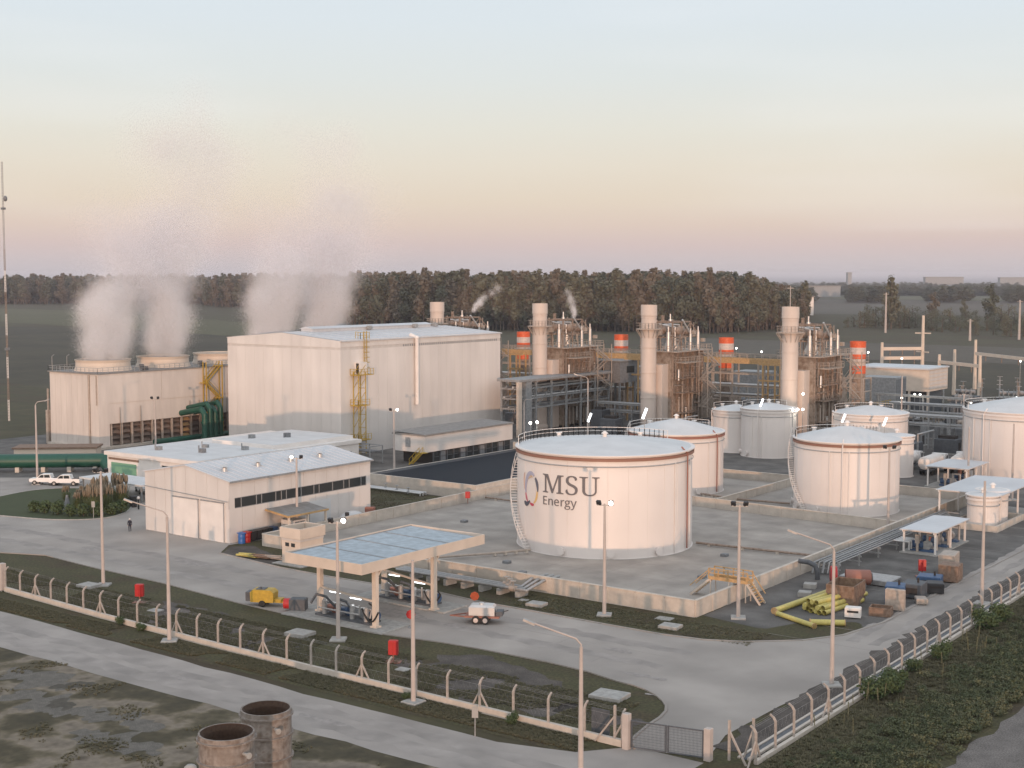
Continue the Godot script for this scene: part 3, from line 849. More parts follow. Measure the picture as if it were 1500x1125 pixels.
func cooling_towers() -> void:
	var x0 := -245.6
	var x1 := -229.6
	var z0 := -171.0
	var pitch := 15.9
	var t := thing("cooling_tower", "long cream panelled cooling tower whose round fan stacks give off steam", "cooling tower", V(-237.6, 0, z0))
	var o := V(237.6, 0, -z0)
	var z1 := z0 - pitch * 5.0
	var b := Mb.new()
	b.bx(x0, 5.0, z1, x1, 15.2, z0 - 0.1)
	b.bx(x0, 0, z0 - 1.2, x1 - 3.2, 5.0, z0 - 0.1)
	part(t, "wall_core", b, M.cooling_panel, o)
	for i in 5:
		b = Mb.new()
		b.bx(x1 - 0.02, 9.2, z0 - i * pitch - 0.06, x1 + 0.1, 15.2, z0 - (i + 1) * pitch + 0.06)
		part(t, "upper_panel", b, M.cooling_panel, o)
		b = Mb.new()
		b.bx(x1 - 0.02, 5.1, z0 - i * pitch - 0.06, x1 + 0.02, 9.0, z0 - (i + 1) * pitch + 0.06)
		part(t, "lower_panel", b, M.cooling_panel, o)
	for i in 7:
		b = Mb.new()
		b.bx(x0 + 12.9 * i / 7.0 + 0.03, 0, z0 - 0.1, x0 + 12.9 * (i + 1) / 7.0 - 0.03, 15.2, z0)
		part(t, "end_panel", b, M.cooling_panel, o)
	b = Mb.new()
	b.bx(x1 - 2.5, 0, z0 - 2.6, x1 + 0.12, 15.2, z0 + 0.05)
	part(t, "corner_pillar", b, M.cooling_panel, o)
	b = Mb.new()
	b.rod(V(x1 - 2.75, 0, z0 + 0.15), V(x1 - 2.75, 15.0, z0 + 0.15), 0.22, -1, 8)
	b.rod(V(x1 - 0.3, 9.0, z0 + 0.2), V(x1 - 0.3, 15.0, z0 + 0.2), 0.12, -1, 8)
	part(t, "drain_pipe", b, M.steel_tan, o)
	# air inlet: dark gap with columns and angled louvre blades
	b = Mb.new()
	b.bx(x0 + 1, 0.1, z1 + 1, x1 - 1.6, 5.0, z0 - 2.6)
	part(t, "air_inlet", b, M.brown_louvre, o)
	for i in 29:
		var z := z0 - 2.9 - i * 2.6
		b = Mb.new()
		b.bx(x1 - 0.35, 0, z, x1, 5.1, z - 0.38)
		part(t, "column", b, M.steel_tan, o)
	for i in 28:
		var z := z0 - 2.9 - i * 2.6
		b = Mb.new()
		for k in 4:
			b.flat(V(x1 - 0.3, 0.7 + k * 1.15, z - 0.4), V(x1 - 0.9, 1.3 + k * 1.15, z - 0.4), V(x1 - 0.9, 1.3 + k * 1.15, z - 2.58), V(x1 - 0.3, 0.7 + k * 1.15, z - 2.58), V(1, 1, 0))
		part(t, "louvre_blade", b, M.brown_louvre if i != 7 else M.ochre_paint, o)
	b = Mb.new()
	b.bx(x0 - 0.6, -0.2, z1 - 0.5, x1 + 0.9, 0.5, z0 + 0.5)
	part(t, "basin_kerb", b, M.wall_concrete, o)
	b = Mb.new()
	for i in [0, 2, 7, 8, 10, 11, 13]:
		b.rod(V(x1 + 0.35, 0.4, z0 - 5.0 - i * 2.6), V(x1 + 0.35, 8.3, z0 - 5.0 - i * 2.6), 0.13, 0.05, 6)
	part(t, "riser_pipe", b, M.steel_brown, o)
	# deck, railing and fan stacks
	b = Mb.new()
	b.bx(x0 - 0.3, 15.2, z1 - 0.3, x1 + 0.3, 15.42, z0 + 0.3)
	part(t, "fan_deck", b, M.grey_roof, o)
	b = Mb.new()
	b.rail([V(x1 + 0.2, 15.4, z1), V(x1 + 0.2, 15.4, z0 + 0.2), V(x0, 15.4, z0 + 0.2), V(x0, 15.4, z1)], 1.1, 1.3, 0.07)
	part(t, "deck_railing", b, M.galvanised, o)
	for i in 5:
		var c := V(-238.0, 15.42, [-178.7, -194.4, -210.2, -226.0, -243.7][i])
		b = Mb.new()
		b.lathe(c, [V2(5.9, 0), V2(5.55, 0.9), V2(5.5, 1.7), V2(5.75, 2.3), V2(5.6, 2.3), V2(5.35, 1.7), V2(5.4, 0.1)], 40)
		var f := part(t, "fan_stack", b, M.cream_paint, o)
		b = Mb.new()
		for k in 6:
			var a := TAU * k / 6
			b.beam(c + V(cos(a) * 0.5, 0.8, sin(a) * 0.5), c + V(cos(a) * 5.1, 1.0, sin(a) * 5.1), 0.7, 0.08)
		b.rod(c + V(0, 0.2, 0), c + V(0, 1.2, 0), 0.7, -1, 12)
		part(f, "fan_blades", b, M.grey_steel)
		b = Mb.new()
		b.rod(V(x1 - 1.0, 15.7, c.z - 4), V(x1 - 1.0, 16.7, c.z - 4), 0.5, -1, 10)
		b.bx(x1 - 1.8, 15.4, c.z - 5.4, x1 - 0.5, 16.2, c.z - 4.8)
		part(t, "fan_motor", b, M.dark_equipment, o)
	b = Mb.new()
	for z in [-171.2, -173.5, -176.0]:
		b.pipe([V(x0 + 0.5 + (z + 171) * -0.8, 15.4, z), V(x0 + 0.5 + (z + 171) * -0.8, 18.4, z), V(x0 + 1.3 + (z + 171) * -0.8, 18.8, z)], 0.06, 5)
	part(t, "deck_lamp_post", b, M.galvanised, o)
	# yellow stair up the side
	b = Mb.new()
	for k in 3:
		var y := 5.0 + k * 3.5
		var za := z0 - 27.0
		var zb := z0 - 31.0
		if k % 2 == 1:
			var s := za
			za = zb
			zb = s
		for x in [x1 + 0.5, x1 + 1.4]:
			b.beam(V(x, y, za), V(x, y + 3.5, zb), 0.12, 0.3)
			b.beam(V(x, y + 1.0, za), V(x, y + 4.5, zb), 0.08, 0.08)
		b.bx(x1 + 0.1, y + 3.4, zb - 0.8, x1 + 1.5, y + 3.55, zb + 0.8)
	for z in [-27.0, -31.5]:
		b.beam(V(x1 + 1.4, 0, z0 + z), V(x1 + 1.4, 16.5, z0 + z), 0.18, 0.18)
		b.beam(V(x1 + 0.4, 0, z0 + z), V(x1 + 0.4, 16.5, z0 + z), 0.18, 0.18)
	part(t, "access_stair", b, M.yellow_paint, o)
	# pipes and tanks left of the tower
	t = thing("lightning_mast", "thin grey post beside the left end of the cooling tower", "post", V(-247.8, 0, -172))
	b = Mb.new()
	b.bx(-0.4, 0, -0.4, 0.4, 7.0, 0.4)
	b.bx(-0.15, 7, -0.15, 0.15, 11.5, 0.15)
	part(t, "post", b, M.steel_tan)
	# green cooling water pipes
	t = thing("cooling_water_pipes", "thick green pipes bending down beside the white hall and cooling tower", "pipes", V(-222, 0, -194))
	for k in 4:
		b = Mb.new()
		var z := -192.0 - k * 1.9
		var r := 0.62 - 0.08 * (k % 2)
		var x := -222.0 - k * 0.5
		b.pipe([V(x1 + 0.1, 5.8 + (k % 2), z), V(x - 1.0, 7.0 + (k % 2), z), V(x, 5.9 + (k % 2), z), V(x, 0, z)], r, 14)
		part(t, "pipe", b, M.green_pipe_paint, V(222, 0, 194))
		b = Mb.new()
		b.rod(V(x, 1.0, z), V(x, 1.25, z), r + 0.22, -1, 16)
		b.rod(V(x, 4.1, z), V(x, 4.35, z), r + 0.22, -1, 16)
		part(t, "flange", b, M.green_pipe_paint, V(222, 0, 194))
	b = Mb.new()
	b.rod(V(-226, 0.8, -182), V(-226, 0.8, -206), 0.6, -1, 12)
	part(t, "pipe", b, M.green_pipe_paint, V(222, 0, 194))
	t = thing("pipeline", "long fat green pipe lying on supports left of the office block", "pipeline", V(-212, 0, -147))
	b = Mb.new()
	var g0 := V(-226.5, 1.95, -133.0)
	var g1 := V(-203.5, 1.95, -152.6)
	b.rod(g0, g1, 1.25, -1, 22)
	b.ball(g1, V(1.25, 1.25, 1.25), 18, 12)
	b.rod(g1, g1 + V(2.4, -1.6, 0.3), 1.2, -1, 18)
	part(t, "pipe", b, M.green_pipe_paint, V(212, 0, 147))
	for k in 7:
		b = Mb.new()
		var p := g0.lerp(g1, 0.05 + k * 0.15)
		b.box(V(p.x, 0.45, p.z), V(0.7, 0.9, 2.2), Basis(Vector3.UP, 0.7))
		part(t, "support", b, M.wall_concrete, V(212, 0, 147))
	for q in [[-244.5, -163.5, 5.4], [-242.3, -165.2, 5.4]]:
		t = thing("surge_vessel", "left of two small grey vertical vessels by the dark field" if q[0] < -243 else "right of two small grey vertical vessels by the dark field", "vessel", V(q[0] - 16, 0, q[1] + 14), 0.0, "grey vertical vessels left of the cooling tower")
		b = Mb.new()
		b.lathe(Vector3.ZERO, [V2(0.75, 1.2), V2(0.75, q[2]), V2(0.55, q[2] + 0.4), V2(0.0, q[2] + 0.55)], 18)
		part(t, "shell", b, M.galvanised)
		b = Mb.new()
		for k in 4:
			b.rod(V(cos(k * PI / 2) * 0.65, 0, sin(k * PI / 2) * 0.65), V(cos(k * PI / 2) * 0.65, 1.4, sin(k * PI / 2) * 0.65), 0.08, -1, 5)
		part(t, "leg", b, M.galvanised)
	t = thing("pump_house", "low tan building with a brown roof edge behind the fat green pipe", "building", V(-222, 0, -156))
	b = Mb.new()
	b.box(V(0, 1.3, 0), V(15, 2.6, 5), Basis(Vector3.UP, 0.72))
	part(t, "wall", b, M.cream_paint)
	b = Mb.new()
	b.box(V(0, 2.75, 0), V(15.6, 0.3, 5.6), Basis(Vector3.UP, 0.72))
	part(t, "roof", b, M.container_brown)
	t = thing("pump_skid", "dark blue and red pump skid left of the tan low building", "pump", V(-236.5, 0, -141))
	b = Mb.new()
	b.bx(-3, 0, -2, 3, 2.2, 2)
	part(t, "enclosure", b, M.dark_blue_paint)
	b = Mb.new()
	b.rod(V(3, 1, 0), V(6, 1, -2), 0.9, -1, 14)
	part(t, "motor", b, M.brick_red)
	b = Mb.new()
	b.pipe([V(-4, 2.6, 1), V(3, 2.6, 1), V(3, 0, 1)], 0.35, 10)
	part(t, "pipe", b, M.green_pipe_paint)

# a gabled metal shed with its own window strip, doors and vents
func workshop() -> void:
	var x0 := -151.0
	var x1 := -134.1
	var z0 := -119.8
	var z1 := -147.0
	var h := 8.2
	var top := 9.7
	var xm := (x0 + x1) * 0.5
	var t := thing("workshop", "white gabled workshop with pale blue roof and a strip of dark windows", "industrial building", V(xm, 0, z0))
	var o := V(-xm, 0, -z0)
	var b := Mb.new()
	b.plate(V(0, 0, z0 - 0.12), Vector3.RIGHT, Vector3.UP, PackedVector2Array([V2(x0 + 0.1, 0), V2(x1 - 0.1, 0), V2(x1 - 0.1, h - 0.1), V2(xm, top - 0.12), V2(x0 + 0.1, h - 0.1)]), V(0, 0, z1 - z0 + 0.24))
	part(t, "wall_core", b, M.white_cladding, o)
	var n := 8
	for i in n:
		var a := lerpf(x0, x1, float(i) / n) + 0.02
		var c := lerpf(x0, x1, float(i + 1) / n) - 0.02
		var ya := h + (top - h) * (1.0 - absf(a - xm) / ((x1 - x0) * 0.5)) - 0.03
		var yc := h + (top - h) * (1.0 - absf(c - xm) / ((x1 - x0) * 0.5)) - 0.03
		b = Mb.new()
		b.plate(V(0, 0, z0 - 0.12), Vector3.RIGHT, Vector3.UP, PackedVector2Array([V2(a, 0), V2(c, 0), V2(c, yc), V2(a, ya)]), V(0, 0, 0.12))
		part(t, "wall_panel", b, M.white_cladding, o)
	n = 12
	for i in n:
		var a := lerpf(z0, z1, float(i) / n) - 0.02
		var c := lerpf(z0, z1, float(i + 1) / n) + 0.02
		b = Mb.new()
		b.bx(x1 - 0.12, 0, c, x1, 4.5, a)
		b.bx(x1 - 0.12, 5.9, c, x1, h - 0.06, a)
		part(t, "wall_panel", b, M.white_cladding, o)
	b = Mb.new()
	b.bx(x1 - 0.1, 4.5, z0 - 1.0, x1 - 0.02, 5.9, z0)
	b.bx(x1 - 0.1, 4.5, z1, x1 - 0.02, 5.9, z1 + 0.9)
	part(t, "wall_panel", b, M.white_cladding, o)
	# strip of windows, some narrow, some wide
	var zz := z0 - 1.0
	var wide := [1.1, 2.6, 0.9, 2.5, 1.0, 0.9, 2.7, 2.4, 1.0, 2.6, 2.2, 1.1, 2.4, 1.0]
	for i in wide.size():
		var ze := maxf(zz - wide[i] * 1.035, z1 + 0.9)
		if zz - ze < 0.3:
			break
		b = Mb.new()
		b.bx(x1 - 0.1, 4.55, ze + 0.05, x1 - 0.06, 5.85, zz - 0.05)
		var w := part(t, "window", b, M.window_dark, o)
		b = Mb.new()
		b.bx(x1 - 0.1, 4.5, ze - 0.05, x1 + 0.01, 5.9, ze + 0.05)
		b.bx(x1 - 0.1, 4.5, ze + 0.05, x1 + 0.01, 4.58, zz)
		b.bx(x1 - 0.1, 5.82, ze + 0.05, x1 + 0.01, 5.9, zz)
		part(w, "frame", b, M.grey_steel)
		zz = ze
	b = Mb.new()
	for s in [0, 1]:
		var xe: float = x1 + 0.35 if s == 1 else x0 - 0.35
		b.flat(V(xm, top + 0.02, z0 + 0.15), V(xm, top + 0.02, z1 - 0.25), V(xe, h + 0.0, z1 - 0.25), V(xe, h + 0.0, z0 + 0.15), Vector3.UP)
		b.flat(V(xm, top - 0.1, z0 + 0.15), V(xm, top - 0.1, z1 - 0.25), V(xe, h - 0.14, z1 - 0.25), V(xe, h - 0.14, z0 + 0.15), Vector3.DOWN)
		b.flat(V(xm, top + 0.02, z0 + 0.15), V(xm, top - 0.1, z0 + 0.15), V(xe, h - 0.14, z0 + 0.15), V(xe, h, z0 + 0.15), V(0, 0, 1))
		for k in 22:
			var z := z0 - 0.6 - k * 1.25
			b.beam(V(xm, top + 0.04, z), V(xe, h + 0.03, z), 0.06, 0.06)
	var roof := part(t, "roof", b, M.roof_sheet, o)
	b = Mb.new()
	b.bx(x1 + 0.36, h - 0.22, z1 - 0.2, x1 + 0.52, h - 0.02, z0 + 0.15)
	part(roof, "gutter", b, M.grey_steel)
	for z in [-122.6, -128.6, -134.8, -140.6]:
		b = Mb.new()
		var y := 8.6
		var x := -138.0
		b.rod(V(x, y, z), V(x, y + 0.75, z), 0.38, 0.38, 12)
		b.rod(V(x, y + 0.95, z), V(x, y + 1.2, z), 0.62, 0.2, 12)
		b.bx(x - 0.03, y + 0.7, z - 0.3, x + 0.03, y + 1.0, z + 0.3)
		part(roof, "roof_vent", b, M.silver_lagging)
	# tall sliding doors in the gable wall
	for q in [[-145.2, -139.9], [-139.5, -134.9]]:
		b = Mb.new()
		b.bx(q[0], 0.05, z0 + 0.02, q[1], 5.2, z0 + 0.12)
		var d := part(t, "sliding_door", b, M.white_paint, o)
		b = Mb.new()
		b.bx(q[1] - 0.12, 0.05, z0 + 0.12, q[1], 5.3, z0 + 0.2)
		b.bx(q[0], 5.2, z0 + 0.02, q[1], 5.34, z0 + 0.2)
		part(d, "door_edge", b, M.grey_steel)
	b = Mb.new()
	b.bx(x1 + 0.02, 0, -138.6, x1 + 0.1, 3.6, -134.4)
	part(t, "roller_door", b, M.tank_roof_paint, o)
	b = Mb.new()
	b.rod(V(x0 - 0.05, 6.2, z0 + 0.25), V(x1, 5.5, z0 + 0.25), 0.04, -1, 5)
	part(t, "cable_conduit", b, M.grey_steel, o)
	# porch on posts
	t = thing("porch_canopy", "tan lean-to porch roof on posts by the workshop side wall", "canopy", V(-131, 0, -129))
	o = V(131, 0, 129)
	b = Mb.new()
	b.flat(V(-133.9, 3.75, -126.0), V(-129.6, 3.2, -126.0), V(-129.6, 3.2, -133.6), V(-133.9, 3.75, -133.6), Vector3.UP)
	b.flat(V(-133.9, 3.6, -126.0), V(-129.6, 3.05, -126.0), V(-129.6, 3.05, -133.6), V(-133.9, 3.6, -133.6), Vector3.DOWN)
	part(t, "roof", b, M.grey_roof, o)
	b = Mb.new()
	b.beam(V(-129.6, 3.1, -126.0), V(-129.6, 3.1, -133.6), 0.12, 0.25)
	b.beam(V(-133.9, 3.65, -125.98), V(-129.6, 3.1, -125.98), 0.12, 0.25)
	part(t, "fascia", b, M.ochre_paint, o)
	for z in [-126.3, -129.8, -133.2]:
		b = Mb.new()
		b.bx(-129.9, 0, z - 0.12, -129.66, 3.1, z + 0.12)
		part(t, "post", b, M.cream_paint, o)
	t = thing("tool_cabinet", "pale cabinet under the tan porch roof", "cabinet", V(-132.2, 0, -129.6))
	b = Mb.new()
	b.slab(-1.1, 0, -1.3, 1.1, 2.1, 1.3, 0.06)
	part(t, "body", b, M.white_paint)
	b = Mb.new()
	b.bx(1.1, 0.2, -0.9, 1.14, 1.9, -0.05)
	b.bx(1.1, 0.2, 0.05, 1.14, 1.9, 0.9)
	part(t, "door", b, M.mid_equipment)
	# waste bins along the wall
	var kinds := [["blue_plastic", "blue plastic drum at the near end of the row of bins"], ["red_paint", "red drum lying low between the blue drum and black bins"], ["black_plastic", "black bin next to the red drum"], ["black_plastic", "third black bin counted from the drums"], ["black_plastic", "black bin with a red drum two places to its left"], ["black_plastic", "black bin at the far end of the row"], ["dark_blue_paint", "dark blue bin behind the black bins"]]
	for i in kinds.size():
		var z := -120.9 - i * 0.95
		t = thing("waste_bin", kinds[i][1] + " by the workshop wall", "bin", V(-133.0, 0, z), 0.05 * (i % 3), "bins along the workshop wall")
		b = Mb.new()
		if i < 2:
			b.lathe(Vector3.ZERO, [V2(0.46, 0), V2(0.48, 0.3), V2(0.46, 0.6), V2(0.48, 0.9), V2(0.44, 1.3), V2(0, 1.32)], 14)
		else:
			b.plate(V(-0.42, 0, -0.4), Vector3.RIGHT, Vector3.UP, PackedVector2Array([V2(0.08, 0.1), V2(0.74, 0.1), V2(0.84, 1.3), V2(0, 1.3)]), V(0, 0, 0.8))
		part(t, "body", b, M[kinds[i][0]])
		b = Mb.new()
		b.box(V(0, 1.36, 0), V(0.9, 0.1, 0.86), Basis(V(0, 0, 1), -0.06))
		part(t, "lid", b, M[kinds[i][0]])

func offices() -> void:
	# single storey office block behind the workshop
	var t := thing("office_block", "low cream office building with flat roofs behind the workshop", "building", V(-186, 0, -150))
	var o := V(186, 0, 150)
	var b := Mb.new()
	b.bx(-196.0, 0, -186, -172.5, 4.1, -147.6)
	part(t, "wall", b, M.white_paint, o)
	b = Mb.new()
	b.bx(-196.4, 4.1, -186.4, -172.1, 4.75, -147.2)
	b.bx(-190, 4.75, -186, -174, 5.4, -166)
	part(t, "parapet", b, M.white_paint, o)
	b = Mb.new()
	b.bx(-196.0, 4.76, -165.8, -172.4, 4.78, -147.6)
	b.bx(-189.6, 5.41, -185.6, -174.4, 5.43, -166.4)
	part(t, "roof", b, M.tank_roof_paint, o)
	b = Mb.new()
	b.bx(-195.6, 3.35, -147.6, -187.5, 3.7, -147.5)
	part(t, "brown_band", b, M.container_brown, o)  # plain brown strip along the front wall
	b = Mb.new()
	b.bx(-194.8, 0.8, -147.6, -188.2, 2.9, -147.45)
	part(t, "green_panel", b, mat("pale_green", lin(0.16, 0.33, 0.22), 0.5), o)
	for q in [[-181.4, 2.6], [-181.4, 1.1], [-177.4, 2.6], [-177.4, 1.1]]:
		b = Mb.new()
		b.bx(q[0], q[1], -147.6, q[0] + 3.2, q[1] + 0.75, -147.54)
		var w := part(t, "window", b, M.window_dark, o)
		b = Mb.new()
		b.bx(q[0] - 0.1, q[1] - 0.1, -147.6, q[0], q[1] + 0.85, -147.5)
		b.bx(q[0] + 3.2, q[1] - 0.1, -147.6, q[0] + 3.3, q[1] + 0.85, -147.5)
		b.bx(q[0] + 1.55, q[1], -147.54, q[0] + 1.65, q[1] + 0.75, -147.5)
		part(w, "frame", b, M.window_frame)
	for k in 8:
		b = Mb.new()
		b.bx(-172.5, 1.2, -150.5 - k * 4.4, -172.44, 2.7, -153.2 - k * 4.4)
		part(t, "window", b, M.window_dark, o)
	for q in [[-190, -153, 0.5], [-186, -160, 0.45], [-181, -155, 0.6], [-178, -162, 0.5], [-186, -171, 0.5], [-182, -176, 0.6]]:
		b = Mb.new()
		b.bx(q[0], 4.7 if q[1] > -166 else 5.4, q[1], q[0] + 1.0, (4.9 if q[1] > -166 else 5.6) + q[2], q[1] - 0.9)
		b.rod(V(q[0] + 0.5, 5.2, q[1] + 0.3), V(q[0] + 0.5, 5.5 + q[2], q[1] + 0.3), 0.12, -1, 7)
		part(t, "roof_unit", b, M.mid_equipment if q[2] > 0.55 else M.grey_steel, o)
	# entrance canopy with a lamp under it
	t = thing("entrance_canopy", "white flat canopy over the parking bay in front of the office building", "canopy", V(-186, 0, -140))
	o = V(186, 0, 140)
	b = Mb.new()
	b.bx(-184.5, 2.6, -139.4, -169.0, 2.85, -133.4)
	part(t, "roof", b, M.tank_roof_paint, o)
	for q in [[-184, -133.8], [-176.5, -133.8], [-169.5, -133.8], [-184, -139], [-169.5, -139]]:
		b = Mb.new()
		b.bx(q[0] - 0.1, 0, q[1] - 0.1, q[0] + 0.1, 2.6, q[1] + 0.1)
		part(t, "post", b, M.grey_steel, o)
	# small booth by the loading canopy
	t = thing("control_booth", "small cream booth with a high parapet behind the fuel loading canopy", "booth", V(-118.2, 0, -117))
	o = V(118.2, 0, 117)
	b = Mb.new()
	b.bx(-119.7, 0, -119.2, -116.6, 2.9, -115.3)
	part(t, "wall", b, M.cream_paint, o)
	b = Mb.new()
	b.bx(-119.75, 2.9, -119.25, -116.55, 3.25, -115.25)
	part(t, "recess_band", b, M.band_cladding, o)
	b = Mb.new()
	for q in [[-119.9, -119.4, -116.4, -119.2], [-119.9, -115.3, -116.4, -115.1], [-119.9, -119.2, -119.7, -115.3], [-116.6, -119.2, -116.4, -115.3]]:
		b.bx(q[0], 3.25, q[1], q[2], 4.5, q[3])
	part(t, "parapet", b, M.cream_paint, o)
	b = Mb.new()
	b.bx(-119.7, 3.2, -119.2, -116.6, 3.5, -115.3)
	part(t, "roof", b, M.dark_equipment, o)
	b = Mb.new()
	b.bx(-119.1, 2.2, -115.3, -118.5, 2.65, -115.24)
	b.bx(-118.1, 2.2, -115.3, -117.5, 2.65, -115.24)
	part(t, "window", b, M.window_dark, o)
	b = Mb.new()
	b.bx(-120.6, 0, -120, -115.6, 0.12, -114.4)
	part(t, "plinth", b, M.pad_concrete, o)

# a storage tank with shell, wind girder, roof cone, roof railing, ladder and pipes; the angle says where its pipe runs
func tank(called: String, label: String, c: Vector3, r: float, h: float, cone: float, rim: Material, pipe_at: float, stair := true, red := false) -> Node3D:
	var t := thing(called, label, "storage tank", c, 0.0, "white storage tanks")
	var b := Mb.new()
	var prof := [V2(r + 0.12, 0.0), V2(r + 0.12, 0.12), V2(r, 0.12)]
	var courses := 6
	for k in courses:
		var y := 0.12 + (h - 0.12) * (k + 1) / courses
		prof.append(V2(r - 0.006 * k, y))
		if k < courses - 1:
			prof.append(V2(r - 0.006 * (k + 1), y))
	b.lathe(Vector3.ZERO, prof, 96)
	part(t, "shell", b, M.tank_white)
	b = Mb.new()
	for k in 28:
		# upright weld seams
		var a := TAU * k / 28 + 0.07
		b.beam(V(cos(a) * r, 0.2, sin(a) * r), V(cos(a) * r, h * 0.98, sin(a) * r), 0.02, 0.03)
	part(t, "weld_seams", b, M.tank_white)
	b = Mb.new()
	b.lathe(Vector3.ZERO, [V2(r - 0.1, h - 0.02), V2(r + 0.3, h - 0.02), V2(r + 0.3, h + 0.1), V2(r - 0.2, h + 0.12)], 96)
	part(t, "rim", b, M.tank_white)
	b = Mb.new()
	b.lathe(Vector3.ZERO, [V2(r + 0.02, h - 0.62), V2(r + 0.22, h - 0.6), V2(r + 0.22, h - 0.25), V2(r + 0.02, h - 0.22)], 96)
	part(t, "wind_girder", b, rim)
	b = Mb.new()
	b.lathe(Vector3.ZERO, [V2(r + 0.1, h - 1.35), V2(r + 0.16, h - 1.3), V2(r + 0.1, h - 1.2)], 72)
	part(t, "spray_ring", b, M.galvanised)
	b = Mb.new()
	var rp := []
	for k in 9:
		var f := 1.0 - k / 8.0
		rp.append(V2((r - 0.05) * f, h + 0.1 + cone * (1.0 - f) * (1.0 + 0.25 * f)))
	b.lathe(Vector3.ZERO, rp, 72)
	var roof := part(t, "roof", b, M.tank_roof_paint)
	b = Mb.new()
	b.rod(V(0, h + cone, 0), V(0, h + cone + 0.55, 0), 0.28, -1, 12)
	b.rod(V(0, h + cone + 0.5, 0), V(0, h + cone + 0.8, 0), 0.5, 0.15, 12)
	part(roof, "vent", b, M.white_paint)
	for k in (2 if r > 3.5 else 0):
		b = Mb.new()
		var a := 3.4 + k * 1.3
		var p := V(cos(a) * r * 0.8, h + cone * 0.22, sin(a) * r * 0.8)
		b.rod(p, p + V(0, 0.7, 0), 0.3, -1, 10)
		b.rod(p + V(0, 0.6, 0), p + V(0, 0.72, 0), 0.45, -1, 10)
		part(roof, "manway", b, M.white_paint)
	if r < 3.5:
		return t
	# railing on the far half of the rim
	b = Mb.new()
	var pts := []
	for k in 37:
		var a := 2.5 + 2.5 * k / 36.0
		pts.append(V(cos(a) * (r - 0.15), h + 0.1, sin(a) * (r - 0.15)))
	b.rail(pts, 1.1, 1.2, 0.07)
	part(t, "roof_railing", b, M.white_paint)
	# riser pipe and cable on the shell
	b = Mb.new()
	var e := V(cos(pipe_at), 0, sin(pipe_at))
	b.pipe([e * (r + 0.25) + V(0, 0.35, 0), e * (r + 0.25) + V(0, h - 0.3, 0), e * (r - 0.6) + V(0, h + 0.5, 0)], 0.1, 7)
	part(t, "riser_pipe", b, M.brick_red if red else M.tank_white)
	b = Mb.new()
	e = V(cos(pipe_at + 0.24), 0, sin(pipe_at + 0.24))
	b.beam(e * (r + 0.1) + V(0, 0.2, 0), e * (r + 0.1) + V(0, h - 1.2, 0), 0.12, 0.1)
	e = V(cos(pipe_at - 0.12), 0, sin(pipe_at - 0.12))
	b.beam(e * (r + 0.1) + V(0, 0.2, 0), e * (r + 0.1) + V(0, h - 1.2, 0), 0.1, 0.1)
	part(t, "cable_tray", b, M.white_paint)
	b = Mb.new()
	for k in 3:
		var a := pipe_at + 0.5 + k * 0.55
		e = V(cos(a), 0, sin(a))
		b.rod(e * (r - 0.1) + V(0, 0.8, 0), e * (r + 0.3) + V(0, 0.8, 0), 0.4, -1, 14)
		b.rod(e * (r + 0.3) + V(0, 0.8, 0), e * (r + 0.4) + V(0, 0.8, 0), 0.52, -1, 14)
	part(t, "shell_manhole", b, M.tank_white)
	if stair:
		b = Mb.new()
		var steps := 40
		var a0 := PI * 0.62
		for k in steps:
			var f := float(k) / steps
			var a := a0 + f * 1.15
			var p := V(cos(a), 0, sin(a))
			var q := V(cos(a + 1.15 / steps), 0, sin(a + 1.15 / steps))
			var y := 0.3 + f * (h - 0.2)
			var y2 := 0.3 + (f + 1.0 / steps) * (h - 0.2)
			b.beam(p * (r + 0.9) + V(0, y, 0), q * (r + 0.9) + V(0, y2, 0), 0.05, 0.16)
			b.beam(p * (r + 0.9) + V(0, y + 1.0, 0), q * (r + 0.9) + V(0, y2 + 1.0, 0), 0.05, 0.05)
			b.beam(p * (r + 0.08) + V(0, y, 0), p * (r + 0.9) + V(0, y, 0), 0.24, 0.04)
			if k % 3 == 0:
				b.beam(p * (r + 0.9) + V(0, y, 0), p * (r + 0.9) + V(0, y + 1.0, 0), 0.05, 0.05)
		part(t, "spiral_stair", b, M.white_paint)
	return t

# a flat shape (x to the right along the shell, y up) wrapped on a tank of radius r round the angle mid; right of the viewer is towards smaller angles
func wrap_on(tris: Array, r: float, mid: float, y0: float, thick: float, m: Material, parent: Node3D, called: String) -> void:
	var b := Mb.new()
	var todo := tris.duplicate()
	while not todo.is_empty():
		var t: Array = todo.pop_back()
		var big := 0
		var best := 0.0
		for k in 3:
			var l: float = absf(t[k].x - t[(k + 1) % 3].x)
			if l > best:
				best = l
				big = k
		if best > 0.35:
			var p: Vector2 = t[big]
			var q: Vector2 = t[(big + 1) % 3]
			var s: Vector2 = t[(big + 2) % 3]
			var h := (p + q) * 0.5
			todo.append([p, h, s])
			todo.append([h, q, s])
			continue
		var w := []
		var nn := []
		for k in 3:
			var a: float = mid - t[k].x / r
			nn.append(V(cos(a), 0, sin(a)))
			w.append(nn[k] * (r + thick) + V(0, y0 + t[k].y, 0))
		b.tri(w[0], w[1], w[2], nn[0], nn[1], nn[2])
		for k in 3:
			var j := (k + 1) % 3
			b.flat(w[k], w[j], w[j] - nn[j] * thick, w[k] - nn[k] * thick, Vector3.UP)
	part(parent, called, b, m)

